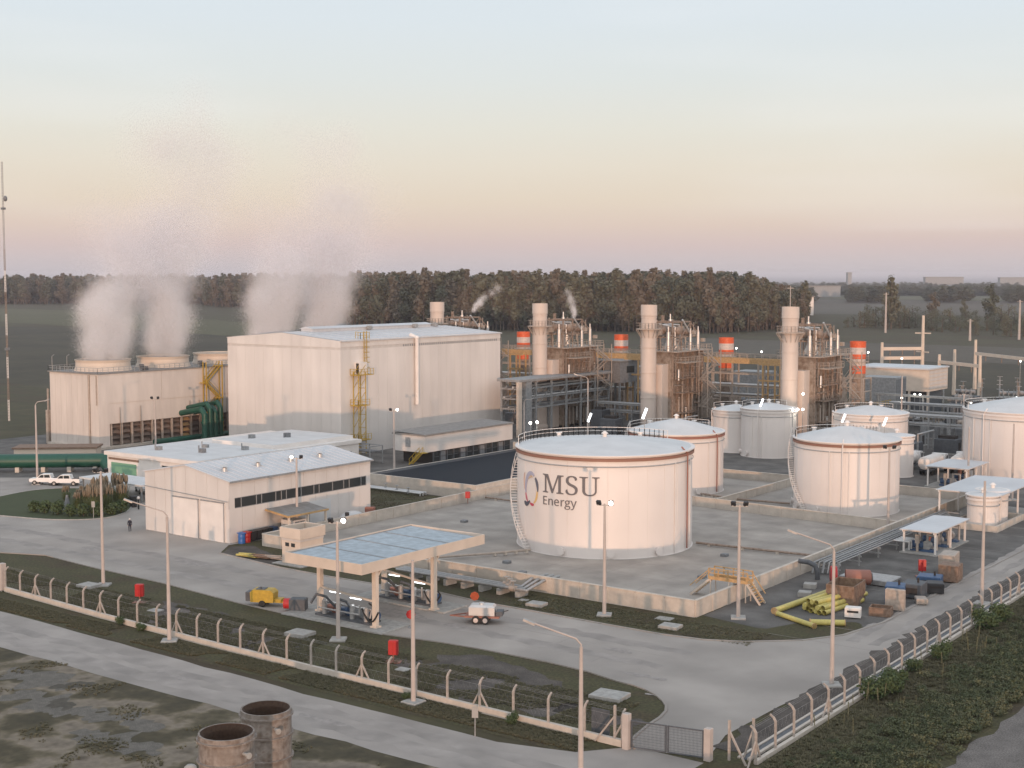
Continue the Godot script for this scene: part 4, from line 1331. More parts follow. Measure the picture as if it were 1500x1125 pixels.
func letter_tris(text: String, font_name: String, cap: float, weight := 400) -> Array:
	var f := SystemFont.new()
	f.font_names = PackedStringArray([font_name])
	f.font_weight = weight
	var tm := TextMesh.new()
	tm.text = text
	tm.font = f
	tm.font_size = 96
	tm.pixel_size = 0.01
	tm.depth = 0.0
	tm.curve_step = 1.0
	tm.horizontal_alignment = HORIZONTAL_ALIGNMENT_LEFT
	tm.vertical_alignment = VERTICAL_ALIGNMENT_BOTTOM
	var arr := tm.surface_get_arrays(0) if tm.get_surface_count() > 0 else []
	var vs: PackedVector3Array = arr[Mesh.ARRAY_VERTEX]
	var ix = arr[Mesh.ARRAY_INDEX]
	var lo := Vector2(1e9, 1e9)
	var hi := -lo
	var out := []
	var count: int = ix.size() if ix != null and ix.size() > 0 else vs.size()
	for k in range(0, count, 3):
		var t := []
		for m in 3:
			var p := vs[ix[k + m] if ix != null and ix.size() > 0 else k + m]
			t.append(V2(p.x, p.y))
			lo = lo.min(t[m])
			hi = hi.max(t[m])
		if absf((t[1] - t[0]).cross(t[2] - t[0])) > 1e-7:
			out.append(t)
	# metres: the capital's height is cap
	var s := cap / (0.96 * 0.714)
	var base := lo.y if not ("g" in text or "y" in text) else lo.y + 0.96 * 0.24
	for t in out:
		for m in 3:
			t[m] = V2((t[m].x - lo.x) * s, (t[m].y - base) * s)
	return out

func width_of(tris: Array) -> float:
	var w := 0.0
	for t in tris:
		for p in t:
			w = maxf(w, p.x)
	return w

# a curved stroke that swells and thins, along part of an ellipse turned by tilt
func arc_tris(c: Vector2, rx: float, ry: float, tilt: float, from: float, to: float, w0: float, w1: float) -> Array:
	var out := []
	var n := 18
	var ring := []
	for k in n + 1:
		var f := float(k) / n
		var a := lerpf(from, to, f)
		var p := V2(cos(a) * rx, sin(a) * ry).rotated(tilt) + c
		var nn := V2(cos(a) / rx, sin(a) / ry).normalized().rotated(tilt)
		var w := lerpf(w0, w1, f) * (0.35 + 0.65 * sin(PI * clampf(f * 0.9 + 0.05, 0.0, 1.0)))
		ring.append([p - nn * w * 0.5, p + nn * w * 0.5])
	for k in n:
		out.append([ring[k][0], ring[k][1], ring[k + 1][1]])
		out.append([ring[k][0], ring[k + 1][1], ring[k + 1][0]])
	return out

func bund_wall(t: Node3D, a: Vector3, c: Vector3, h: float, step := 3.6) -> void:
	var l := (c - a).length()
	var n: int = maxi(1, roundi(l / step))
	var d := (c - a) / l
	var side := d.cross(Vector3.UP)
	for i in n:
		var p := a + d * (l * i / n + 0.03)
		var q := a + d * (l * (i + 1) / n - 0.03)
		var b := Mb.new()
		b.beam(p + V(0, h * 0.5 - 0.1, 0), q + V(0, h * 0.5 - 0.1, 0), 0.25, h + 0.2)
		b.beam(p + V(0, h + 0.06, 0), q + V(0, h + 0.06, 0), 0.36, 0.12)
		part(t, "wall_panel", b, M.wall_concrete)
		if i > 0:
			b = Mb.new()
			b.box(a + d * (l * i / n) + V(0, h * 0.46, 0), V(0.36, h * 0.92, 0.22), Basis(side, Vector3.UP, -d))
			part(t, "pilaster", b, M.wall_concrete)

func tank_farm() -> void:
	var c := V(-95.4, 0, -149.8)
	var t := tank("storage_tank", "largest white tank with dark lettering and a swirl emblem on its side", c, 11.4, 12.75, 1.1, M.rim_brown, -0.115, true, true)
	# lettering faces the camera side: the tank's own angle of the point nearest the front
	var mid := atan2(149.8, 95.4)
	var dark := mat("lettering_grey", lin(0.135, 0.125, 0.13), 0.6)
	var r := 11.4
	var w1 := letter_tris("MSU", "Droid Serif", 2.35)
	var ww := width_of(w1)
	for q in w1:
		for m in 3:
			q[m] = V2(q[m].x * 7.8 / ww - 8.4, q[m].y)
	wrap_on(w1, r, mid, 7.85, 0.05, dark, t, "large_lettering")
	var w2 := letter_tris("Energy", "Droid Sans", 1.05)
	ww = width_of(w2)
	for q in w2:
		for m in 3:
			q[m] = V2(q[m].x * 4.9 / ww - 8.35, q[m].y)
	wrap_on(w2, r, mid, 6.35, 0.05, dark, t, "small_lettering")
	var ec := V2(-11.0, 0.0)
	for a in [["emblem_band", [0, 1.55, 2.0, -0.15, 1.15, 3.6, 0.55, 0.75], lin(0.36, 0.36, 0.46)], ["emblem_band", [0, 1.6, 2.0, -0.15, 3.6, 4.3, 0.4, 0.3], lin(0.42, 0.12, 0.17)],
		["emblem_band", [0.1, 1.7, 1.95, 0.1, -0.2, 0.75, 0.4, 0.6], lin(0.11, 0.115, 0.15)], ["emblem_band", [0.1, 1.55, 1.9, 0.2, -1.35, -0.25, 0.35, 0.45], lin(0.62, 0.42, 0.18)],
		["emblem_band", [-0.6, 1.3, 2.3, -0.55, -1.75, -0.55, 0.7, 0.5], lin(0.07, 0.075, 0.10)], ["emblem_band", [0.3, 1.35, 1.6, 0.4, 1.0, 1.9, 0.3, 0.35], lin(0.55, 0.40, 0.28)],
		["emblem_band", [-0.7, 1.2, 2.2, 0.5, 1.7, 3.0, 0.3, 0.3], lin(0.58, 0.42, 0.36)], ["emblem_band", [0.5, 1.2, 0.9, 0.0, -2.2, -1.3, 0.3, 0.45], lin(0.45, 0.06, 0.10)]]:
		var p: Array = a[1]
		var off := V2(ec.x + p[0], 0.0)
		if a == null:
			continue
		var tr := arc_tris(off, p[1], p[2], p[3], p[4], p[5], p[6] * 0.95, p[7] * 0.95)
		if p[1] == 1.2 and p[2] == 0.9:
			for q in tr:
				for m in 3:
					q[m].y -= 1.1
		for q in tr:
			for m in 3:
				q[m].x = ec.x + 0.15 + (q[m].x - ec.x) * 0.82
		wrap_on(tr, r, mid, 8.0, 0.045 + 0.002 * (hash(p) % 9), mat("emblem_colour", a[2], 0.6), t, a[0])
	tank("storage_tank", "white cone roofed tank close behind the largest lettered tank", V(-110.4, 0, -195.1), 7.7, 9.7, 1.9, M.brick_red, 0.084, true, true)
	tank("storage_tank", "white cone roofed tank with a dark rim standing inside the back right bund", V(-80.3, 0, -193.5), 7.7, 10.7, 1.8, M.rim_brown, 1.25)
	tank("storage_tank", "wide white tank cut by the right edge of the photo", V(-69.0, 0, -246.5), 10.6, 11.6, 2.2, M.tank_white, 2.0, false)
	tank("storage_tank", "bluish white tank in the shade below the tan chimneys", V(-117.2, 0, -243.5), 5.3, 9.3, 1.0, M.tank_white, 1.5, false)
	tank("storage_tank", "squat white tank half hidden behind the shaded tank's left side", V(-125.8, 0, -246.5), 4.6, 8.3, 1.0, M.tank_white, 2.6, false)
	tank("storage_tank", "broad low tank with a domed roof showing above the dark rimmed cone roofed tank", V(-97.5, 0, -246.0), 6.8, 9.4, 1.3, M.tank_white, 2.6, false)
	tank("storage_tank", "narrow white tank peeking out right of the dark rimmed tank", V(-86.9, 0, -231.5), 2.9, 7.1, 0.4, M.tank_white, 2.6, false)
	tank("storage_tank", "left of the two small white tanks on the concrete plinth by the right road", V(-58.9, 0, -190.4), 2.1, 4.5, 0.25, M.tank_white, 2.4, false)
	tank("storage_tank", "right of the two small white tanks on the concrete plinth by the right road", V(-59.2, 0, -195.6), 2.1, 4.5, 0.25, M.tank_white, 2.4, false)
	# little bright lamps on tank roofs
	# bund walls round the tanks
	t = thing("bund_wall", "long cream concrete wall round the tanks with a corner towards the road", "wall", V(-66.3, 0, -121.4))
	var o := -V(-66.3, 0, -121.4)
	for q in [[-101.6, -121.4, -66.3, -121.4, 1.7], [-66.3, -121.4, -66.3, -211.0, 1.7], [-129.6, -121.4, -101.6, -121.4, 1.5], [-129.6, -176, -129.6, -121.4, 1.5]]:
		bund_wall(t, V(q[0], 0, q[1]) + o, V(q[2], 0, q[3]) + o, q[4])
	t = thing("bund_wall", "low concrete dividing wall behind the largest lettered tank", "wall", V(-101.9, 0, -185))
	o = -V(-101.9, 0, -185)
	for q in [[-118.0, -183.5, -66.5, -179.5, 1.4], [-118.0, -183.5, -118.0, -211, 1.4], [-96.5, -181.8, -96.5, -211, 1.2]]:
		bund_wall(t, V(q[0], 0, q[1]) + o, V(q[2], 0, q[3]) + o, q[4])
	t = thing("bund_wall", "farthest concrete wall behind the back row of tanks", "wall", V(-95, 0, -211.4))
	o = -V(-95, 0, -211.4)
	bund_wall(t, V(-118, 0, -211.4) + o, V(-66.3, 0, -211.4) + o, 1.4)
	bund_wall(t, V(-84, 0, -214) + o, V(-84, 0, -224) + o, 1.4)
	# long pipes lying on the bund floor
	var runs := [["thin dark pipe running from the largest tank to the dividing wall on the right", [V(-84.6, 0.35, -155.0), V(-66.8, 0.35, -156.5)], 0.16, "steel_brown"],
		["thin pipe lying on the bund floor left of the largest tank", [V(-129, 0.35, -168.0), V(-107.5, 0.35, -167.0)], 0.14, "steel_brown"],
		["pale pipe running from the front of the largest tank to the front wall", [V(-98.5, 0.6, -137.5), V(-101.5, 0.5, -133), V(-109.5, 0.4, -122.0)], 0.16, "steel_tan"],
		["dark pipe between the two tanks behind the dividing wall", [V(-103.5, 0.4, -191.0), V(-97, 0.4, -189.5), V(-88, 0.4, -190.5)], 0.16, "steel_brown"]]
	for q in runs:
		t = thing("pipe_run", q[0], "pipe", q[1][0])
		var b := Mb.new()
		var pts: Array = q[1].map(func(p): return p - q[1][0])
		b.pipe(pts, q[2], 8)
		part(t, "pipe", b, M[q[3]])
		for k in 4:
			b = Mb.new()
			var p: Vector3 = pts[0].lerp(pts[1], 0.1 + k * 0.26)
			b.box(p + V(0, -0.2, 0), V(0.4, 0.3, 0.3))
			part(t, "sleeper", b, M.wall_concrete)
	for q in [[-97.5, -131.2], [-92.5, -127.5], [-78.2, -150.6], [-74.5, -138], [-108, -128.5], [-119, -150]]:
		t = thing("floor_drain", "small dark drain box on the bund floor %s" % ["in front of the largest tank", "near the front bund wall", "right of the largest tank", "between the yellow stair and the largest tank", "by the pale pipe", "left of the largest tank"][[-97.5, -92.5, -78.2, -74.5, -108, -119].find(q[0])], "drain", V(q[0], 0.06, q[1]))
		var b := Mb.new()
		b.slab(-0.4, 0, -0.4, 0.4, 0.35, 0.4, 0.05)
		part(t, "box", b, M.mid_equipment)
	# yellow stile over the bund wall
	t = thing("bund_stile", "yellow steel stair crossing over the bund wall by its right corner", "stair", V(-67, 0, -130.5))
	o = V(67, 0, 130.5)
	var b := Mb.new()
	for s in [-129.9, -131.1]:
		b.beam(V(-71.6, 0.06, s), V(-69.2, 2.1, s), 0.08, 0.22)
		b.beam(V(-63.2, 0.04, s), V(-64.8, 2.1, s), 0.08, 0.22)
		for x in [-69.1, -66.9, -64.9]:
			b.beam(V(x, 0.05, s), V(x, 2.1, s), 0.1, 0.1)
	part(t, "frame", b, M.cream_paint, o)
	b = Mb.new()
	b.bx(-69.3, 2.1, -131.2, -64.7, 2.2, -129.8)
	for k in 7:
		b.bx(-71.5 + k * 0.33, 0.3 + k * 0.27, -131.1, -71.2 + k * 0.33, 0.34 + k * 0.27, -129.9)
		b.bx(-63.5 - k * 0.2, 0.3 + k * 0.27, -131.1, -63.2 - k * 0.2, 0.34 + k * 0.27, -129.9)
	part(t, "tread", b, M.ochre_paint, o)
	b = Mb.new()
	for s in [-129.85, -131.15]:
		b.rail([V(-69.3, 2.2, s), V(-64.7, 2.2, s)], 1.1, 1.1, 0.1)
		b.bx(-69.3, 2.2, s - 0.03, -64.7, 2.45, s + 0.03)
		b.beam(V(-71.6, 1.1, s), V(-69.2, 3.2, s), 0.09, 0.09)
		b.beam(V(-63.2, 1.1, s), V(-64.8, 3.2, s), 0.09, 0.09)
	part(t, "handrail", b, M.ochre_paint, o)
	# pipe bridge from the bund to the pump shelters
	t = thing("pipe_trestle", "long low rack of pale pipes beside the right bund wall, leading to the pump shelter", "pipe rack", V(-63.5, 0, -165))
	o = V(63.5, 0, 165)
	for k in 8:
		b = Mb.new()
		var z := -149.0 - k * 6.2
		for x in [-65.0, -62.6]:
			b.beam(V(x, 0, z), V(x, 1.5, z), 0.18, 0.18)
		b.beam(V(-65.3, 1.2, z), V(-62.3, 1.2, z), 0.16, 0.2)
		b.beam(V(-65.3, 0.6, z), V(-62.3, 0.6, z), 0.12, 0.14)
		part(t, "trestle", b, M.galvanised, o)
	for k in 6:
		b = Mb.new()
		var x := -65.1 + k * 0.5
		b.pipe([V(x, 0.2, -147.4 - k * 0.3), V(x, 1.42, -147.9 - k * 0.3), V(x, 1.42, -193 + k * 1.0)], [0.12, 0.08, 0.15, 0.09, 0.12, 0.08][k], 8)
		part(t, "pipe", b, M.galvanised if k % 2 else M.grey_steel, o)
	b = Mb.new()
	for k in 4:
		b.pipe([V(-62.6, 1.4, -166.5 - k * 0.8), V(-60.6, 1.4, -166.5 - k * 0.8), V(-60.6, 0.4, -166.5 - k * 0.8)], 0.12, 7)
	part(t, "branch_pipe", b, M.silver_lagging, o)
	# pipes on trestles outside the front bund wall
	t = thing("pipe_trestle", "short rack of pipes on concrete feet outside the front bund wall near the loading canopy", "pipe rack", V(-94, 0, -118.5))
	o = V(94, 0, 118.5)
	for k in 7:
		b = Mb.new()
		var x := -101.0 + k * 2.5
		b.bx(x - 0.25, 0, -119.3, x + 0.25, 0.7, -117.5)
		part(t, "foot", b, M.pad_concrete, o)
	for k in 3:
		b = Mb.new()
		b.pipe([V(-103.5, 0.9, -119.1 + k * 0.65), V(-86.5 + k * 0.8, 0.9, -119.1 + k * 0.65), V(-86.5 + k * 0.8, 1.4, -121.0), V(-86.5 + k * 0.8, 1.4, -124)], 0.17, 9)
		part(t, "pipe", b, M.galvanised, o)
	for k in 3:
		b = Mb.new()
		b.rod(V(-88.5 + k * 0.9, 0.9, -119.1 + k * 0.65), V(-88.5 + k * 0.9, 1.7, -119.1 + k * 0.65), 0.06, -1, 6)
		b.rod(V(-88.5 + k * 0.9, 1.7, -119.1 + k * 0.65), V(-88.5 + k * 0.9, 1.76, -119.1 + k * 0.65), 0.35, -1, 12)
		b.rod(V(-88.9 + k * 0.9, 0.9, -119.1 + k * 0.65), V(-88.1 + k * 0.9, 0.9, -119.1 + k * 0.65), 0.34, -1, 10)
		part(t, "valve", b, M.steel_tan, o)
	# shelters
	shelter("pump_shelter", "small grey roofed shelter over blue pumps beside the pipe rack", [-61.7, -56.9, -166.0, -178.5], 3.05, 0.07, 3)
	shelter("pump_shelter", "larger grey roofed shelter standing over two small white tanks", [-66.0, -56.6, -191.5, -209.0], 4.5, 0.07, 0)
	shelter("pump_shelter", "pale blue roofed shelter farthest along the right road, in front of the white trucks", [-78.4, -71.2, -221.8, -233.0], 3.5, 0.07, 2)
	t = thing("tank_plinth", "concrete plinth that carries the two small white tanks", "plinth", V(-59, 0, -193))
	b = Mb.new()
	b.bx(-3.2, 0, -6, 3.0, 0.05, 6)
	for q in [[-3.4, -6.2, -3.1, 6.2], [2.9, -6.2, 3.2, 6.2], [-3.1, 5.9, 2.9, 6.2], [-3.1, -6.2, 2.9, -5.9]]:
		b.bx(q[0], 0, q[1], q[2], 0.9, q[3])
	part(t, "kerb", b, M.wall_concrete)

func shelter(called: String, label: String, q: Array, h: float, pitch: float, pumps: int) -> void:
	var t := thing(called, label, "shelter", V((q[0] + q[1]) * 0.5, 0, q[2]), 0.0, "grey roofed steel shelters")
	var o := -t.position
	var xm: float = (q[0] + q[1]) * 0.5
	var b := Mb.new()
	for s in [0, 1]:
		var xe: float = q[s]
		b.flat(V(xm, h + pitch, q[2]), V(xm, h + pitch, q[3]), V(xe, h, q[3]), V(xe, h, q[2]), Vector3.UP)
		b.flat(V(xm, h + pitch - 0.1, q[2]), V(xm, h + pitch - 0.1, q[3]), V(xe, h - 0.1, q[3]), V(xe, h - 0.1, q[2]), Vector3.DOWN)
		b.flat(V(xm, h + pitch, q[2]), V(xe, h, q[2]), V(xe, h - 0.1, q[2]), V(xm, h + pitch - 0.1, q[2]), V(0, 0, 1))
		b.flat(V(xe, h, q[2]), V(xe, h, q[3]), V(xe, h - 0.1, q[3]), V(xe, h - 0.1, q[2]), V(-1 + 2 * s, 0, 0))
	part(t, "roof", b, M.roof_sheet, o)
	var nz := 3
	for s in [q[0] + 0.4, q[1] - 0.4]:
		for k in nz:
			b = Mb.new()
			var z: float = lerpf(q[2] - 0.6, q[3] + 0.6, float(k) / (nz - 1))
			b.bx(s - 0.11, 0, z - 0.11, s + 0.11, h - 0.05, z + 0.11)
			part(t, "post", b, M.white_paint, o)
	b = Mb.new()
	for s in [q[0] + 0.4, q[1] - 0.4]:
		b.beam(V(s, h - 0.2, q[2]), V(s, h - 0.2, q[3]), 0.12, 0.22)
	for k in nz:
		var z: float = lerpf(q[2] - 0.6, q[3] + 0.6, float(k) / (nz - 1))
		b.beam(V(q[0] + 0.4, h - 0.2, z), V(xm, h + pitch - 0.25, z), 0.1, 0.16)
		b.beam(V(q[1] - 0.4, h - 0.2, z), V(xm, h + pitch - 0.25, z), 0.1, 0.16)
	part(t, "roof_frame", b, M.white_paint, o)
	b = Mb.new()
	b.bx(q[0], 0, q[3], q[1], 0.16, q[2])
	part(t, "slab", b, M.pad_concrete, o)
	for k in pumps:
		var pz: float = lerpf(q[2] - 2.0, q[3] + 2.0, float(k) / maxf(1, pumps - 1))
		var p := thing("pump", "%s pump unit under the %s" % [["nearest blue", "middle blue", "farthest blue"][k], "small grey roofed shelter" if pumps == 3 else "farthest pale blue shelter"], "pump", V(xm, 0.16, pz), 0.0, "blue pumps under shelters")
		b = Mb.new()
		b.rod(V(-1.5, 0.8, 0), V(0.1, 0.8, 0), 0.45, -1, 12)
		b.bx(-1.6, 0, -0.45, 1.6, 0.3, 0.45)
		part(p, "motor", b, M.dark_blue_paint)
		b = Mb.new()
		b.rod(V(0.5, 0.8, -0.3), V(0.5, 0.8, 0.3), 0.6, -1, 14)
		b.pipe([V(0.5, 1.2, 0), V(0.5, 2.1, 0), V(1.7, 2.1, 0), V(1.7, 0.3, 0)], 0.16, 8)
		part(p, "casing", b, M.galvanised)
		b = Mb.new()
		b.bx(-0.7, 1.1, 0.7, -0.2, 2.2, 1.1)
		b.bx(-0.6, 0, 0.8, -0.3, 1.1, 1.0)
		part(p, "control_box", b, M.steel_tan if k != 1 else M.brick_red)

# zigzag stair between y0 and y1 inside a plan rectangle
func stair_tower(b: Mb, x0: float, x1: float, z0: float, z1: float, y0: float, y1: float, lift: float) -> void:
	for p in [[x0, z0], [x1, z0], [x0, z1], [x1, z1]]:
		b.beam(V(p[0], y0, p[1]), V(p[0], y1 + 1.0, p[1]), 0.18, 0.18)
	var n := roundi((y1 - y0) / lift)
	for k in n:
		var ya := y0 + k * lift
		var yb := ya + lift
		var za := z0 if k % 2 == 0 else z1
		var zb := z1 if k % 2 == 0 else z0
		var xa := x0 if k % 2 == 0 else (x0 + x1) * 0.5
		var xb := (x0 + x1) * 0.5 if k % 2 == 0 else x1
		for x in [xa + 0.05, xb - 0.05]:
			b.beam(V(x, ya, za), V(x, yb, zb), 0.08, 0.28)
			b.beam(V(x, ya + 1.0, za), V(x, yb + 1.0, zb), 0.06, 0.06)
		for m in 8:
			var f := (m + 0.5) / 8.0
			b.bx(xa, lerpf(ya, yb, f) - 0.03, lerpf(za, zb, f) - 0.12, xb, lerpf(ya, yb, f) + 0.03, lerpf(za, zb, f) + 0.12)
		b.bx(x0, yb - 0.05, zb - 0.5, x1, yb + 0.05, zb + 0.5)
		b.rail([V(x0, yb, zb), V(x1, yb, zb)], 1.0, 1.0, 0.06)

# chimney with cap, platform and ladder, standing in front of its boiler
func make_stack() -> Node3D:
	var t := thing("chimney", "", "chimney", Vector3.ZERO, 0.0, "tan chimneys of the four boilers")
	var b := Mb.new()
	b.lathe(Vector3.ZERO, [V2(2.0, 0), V2(2.0, 0.6), V2(1.66, 1.0), V2(1.66, 26.4)], 36)
	part(t, "shell", b, M.stack_paint)
	b = Mb.new()
	b.lathe(Vector3.ZERO, [V2(1.66, 26.3), V2(1.78, 26.5), V2(1.76, 28.8), V2(1.66, 28.8), V2(1.6, 26.0)], 36)
	part(t, "cap", b, M.stack_paint)
	b = Mb.new()
	for y in [19.5, 26.0, 8.5, 14.0]:
		b.lathe(V(0, y, 0), [V2(1.66, 0), V2(1.76, 0.02), V2(1.76, 0.16), V2(1.66, 0.18)], 36)
	part(t, "stiffening_ring", b, M.stack_paint)
	b = Mb.new()
	b.lathe(V(0, 23.4, 0), [V2(1.66, 0), V2(2.85, 0.05), V2(2.85, 0.3), V2(1.66, 0.3)], 30)
	for k in 12:
		var a := TAU * k / 12
		b.beam(V(cos(a) * 1.66, 21.6, sin(a) * 1.66), V(cos(a) * 2.8, 23.4, sin(a) * 2.8), 0.1, 0.1)
	var pl := part(t, "platform", b, M.steel_tan)
	b = Mb.new()
	var pts := []
	for k in 25:
		pts.append(V(cos(TAU * k / 24) * 2.8, 23.7, sin(TAU * k / 24) * 2.8))
	b.rail(pts, 1.15, 0.7, 0.07)
	part(pl, "railing", b, M.steel_tan)
	b = Mb.new()
	b.beam(V(-1.9, 1, 0.3), V(-1.9, 24.6, 0.3), 0.08, 0.08)
	b.beam(V(-1.9, 1, -0.3), V(-1.9, 24.6, -0.3), 0.08, 0.08)
	for k in 40:
		b.beam(V(-1.9, 1.3 + k * 0.58, 0.3), V(-1.9, 1.3 + k * 0.58, -0.3), 0.05, 0.05)
	part(t, "ladder", b, M.steel_tan)
	return t

# heat recovery boiler: brown casing with columns, drum deck on top, silencers and stair
func make_boiler() -> Node3D:
	var t := thing("boiler", "", "boiler", Vector3.ZERO, 0.0, "brown boilers behind the chimneys")
	var b := Mb.new()
	b.bx(-2.6, 0.2, -4.0, 2.6, 15.8, -1.4)
	part(t, "rear_casing", b, M.stack_paint)
	b = Mb.new()
	b.bx(-3.4, 0.5, -18.0, 3.4, 18.3, -4.0)
	part(t, "casing", b, M.boiler_brown)
	b = Mb.new()
	for k in 7:
		for s in [-1, 1]:
			b.bx(s * 3.4, 0, -4.2 - k * 2.25, s * 3.75, 18.5, -4.5 - k * 2.25)
	for y in [3.0, 6.5, 10.0, 13.5, 17.0]:
		for s in [-1, 1]:
			b.bx(s * 3.4, y, -18.0, s * 3.62, y + 0.3, -4.0)
	part(t, "casing_column", b, M.steel_brown)
	b = Mb.new()
	for q in [[0.9, 5.5], [2.6, 6.2], [-1.2, 4.4], [1.8, 9.0]]:
		pass
	for k in 9:
		var z := -5.0 - k * 1.5
		b.pipe([V(3.9, 0.6, z), V(3.9, 4.0 + (k * 37 % 11), z), V(4.3, 4.4 + (k * 37 % 11), z + 0.6)], 0.13 + 0.05 * (k % 3), 7)
	part(t, "downcomer_pipe", b, M.steel_tan)
	b = Mb.new()
	for q in [[-5.6, 12.2, 14.6], [-9.0, 1.5, 6.0], [-13.0, 1.0, 4.2]]:
		b.rod(V(4.3, q[1], q[0]), V(4.3, q[2], q[0]), 0.27, -1, 9)
	part(t, "lagged_pipe", b, M.silver_lagging)
	# decks
	for q in [[18.4, -19.0, -3.2, 5.2], [16.0, -12.5, -5.0, 6.4]]:
		b = Mb.new()
		b.bx(-4.4, q[0], q[1], q[3], q[0] + 0.2, q[2])
		var d := part(t, "deck", b, M.steel_tan)
		b = Mb.new()
		b.rail([V(-4.4, q[0] + 0.2, q[2]), V(q[3], q[0] + 0.2, q[2]), V(q[3], q[0] + 0.2, q[1]), V(-4.4, q[0] + 0.2, q[1]), V(-4.4, q[0] + 0.2, q[2])], 1.15, 1.2, 0.08)
		part(d, "railing", b, M.steel_tan)
	# steel frame above the deck with drums
	b = Mb.new()
	for z in [-5.0, -9.0, -13.0, -16.5]:
		for x in [-3.0, 3.0]:
			b.beam(V(x, 18.5, z), V(x, 25.0 if z > -14 else 22.5, z), 0.26, 0.26)
		b.beam(V(-3.0, 24.9 if z > -14 else 22.4, z), V(3.0, 24.9 if z > -14 else 22.4, z), 0.24, 0.3)
		b.beam(V(-3.0, 21.6, z), V(3.0, 21.6, z), 0.2, 0.26)
	for x in [-3.0, 3.0]:
		b.beam(V(x, 24.9, -5), V(x, 24.9, -13), 0.24, 0.3)
		b.beam(V(x, 21.6, -5), V(x, 21.6, -16.5), 0.2, 0.26)
		b.beam(V(x, 18.6, -5), V(x, 21.6, -9), 0.14, 0.14)
		b.beam(V(x, 21.6, -9), V(x, 24.8, -13), 0.14, 0.14)
		b.beam(V(x, 24.8, -13), V(x, 22.0, -16.5), 0.2, 0.24)
	b.beam(V(0, 25.2, -6), V(0, 26.4, -6), 0.5, 0.5)
	part(t, "drum_frame", b, M.steel_brown)
	b = Mb.new()
	b.rod(V(-2.9, 23.0, -8.0), V(2.9, 23.0, -8.0), 0.95, -1, 18)
	b.ball(V(-2.9, 23.0, -8.0), V(0.5, 0.95, 0.95))
	b.ball(V(2.9, 23.0, -8.0), V(0.5, 0.95, 0.95))
	b.rod(V(-2.6, 22.6, -13.5), V(2.6, 22.6, -13.5), 0.7, -1, 16)
	b.ball(V(2.6, 22.6, -13.5), V(0.4, 0.7, 0.7))
	part(t, "steam_drum", b, M.steel_brown)
	for q in [[2.3, -4.4, 22.8, 0.42], [3.6, -12.0, 22.2, 0.34], [3.6, -15.5, 22.6, 0.38], [-1.0, -11, 25.4, 0.4]]:
		b = Mb.new()
		b.rod(V(q[0], 18.6, q[1]), V(q[0], q[2], q[1]), q[3], -1, 10)
		b.rod(V(q[0], q[2], q[1]), V(q[0], q[2] + 1.2, q[1]), q[3] * 0.45, -1, 8)
		part(t, "silencer", b, M.silver_lagging)
	b = Mb.new()
	b.rod(V(3.2, 25.4, -9.0), V(3.4, 22.2, -12.4), 0.2, -1, 8)
	b.rod(V(1.0, 19.0, -6.4), V(1.6, 22.0, -6.0), 0.9, 0.2, 10)
	b.rod(V(1.4, 19.2, -9.4), V(1.4, 21.4, -9.0), 0.6, 0.3, 10)
	b.pipe([V(-2.0, 18.6, -10), V(-2.0, 24.2, -10), V(1.8, 24.2, -10), V(1.8, 18.8, -11)], 0.2, 8)
	b.pipe([V(2.4, 18.8, -7.2), V(2.4, 23.8, -7.2), V(-1.5, 24.4, -7.0)], 0.17, 8)
	part(t, "steam_pipe", b, M.silver_lagging)
	b = Mb.new()
	for k in 10:
		b.pipe([V(-2.6 + k * 0.6, 18.5, -5.4 - (k % 4) * 2.6), V(-2.6 + k * 0.6, 20.4 + (k % 3), -5.4 - (k % 4) * 2.6), V(-1.6 + k * 0.4, 20.8 + (k % 3), -6.4 - (k % 4) * 2.6)], 0.12, 6)
	part(t, "valve_piping", b, M.steel_tan)
	b = Mb.new()
	var r := RandomNumberGenerator.new()
	r.seed = 12
	for k in 46:
		var p := V(r.randf_range(-3.6, 4.6), r.randf_range(18.6, 23.4), r.randf_range(-17.5, -4.5))
		var q: Vector3 = p + [V(r.randf_range(-3, 3), 0, 0), V(0, r.randf_range(0.8, 2.6), 0), V(0, 0, r.randf_range(-4, 4))][k % 3]
		b.rod(p, q, r.randf_range(0.06, 0.17), -1, 6)
		if k % 5 == 0:
			b.bx(p.x - 0.4, p.y - 0.3, p.z - 0.4, p.x + 0.4, p.y + 0.5, p.z + 0.4)
	part(t, "small_piping", b, M.steel_tan)
	b = Mb.new()
	for k in 30:
		var p := V(3.7 + r.randf() * 1.2, r.randf_range(1.0, 15.0), r.randf_range(-17.5, -4.6))
		b.rod(p, p + [V(0, r.randf_range(1, 5), 0), V(0, 0, r.randf_range(-5, 5)), V(1.2, 0, 0)][k % 3], r.randf_range(0.06, 0.2), -1, 6)
	for y in [5.0, 9.4, 12.6]:
		b.bx(3.5, y, -12.4, 5.8, y + 0.12, -5.0)
		b.rail([V(5.8, y, -5.0), V(5.8, y, -12.4)], 1.1, 1.2, 0.07)
	part(t, "side_gallery", b, M.steel_brown)
	# stair tower on the right side
	b = Mb.new()
	stair_tower(b, 5.6, 7.8, -12.5, -18.5, 0.0, 18.0, 3.0)
	part(t, "stair_tower", b, M.steel_tan)
	b = Mb.new()
	b.beam(V(5.6, 9.0, -12.0), V(3.4, 9.0, -12.0), 1.0, 0.12)
	b.beam(V(5.6, 15.0, -12.0), V(3.4, 15.0, -12.0), 1.0, 0.12)
	part(t, "walkway", b, M.steel_tan)
	# inlet duct tapering down towards the turbine
	b = Mb.new()
	var hi := [V(-3.3, 1.0, -18.0), V(3.3, 1.0, -18.0), V(3.3, 17.5, -18.0), V(-3.3, 17.5, -18.0)]
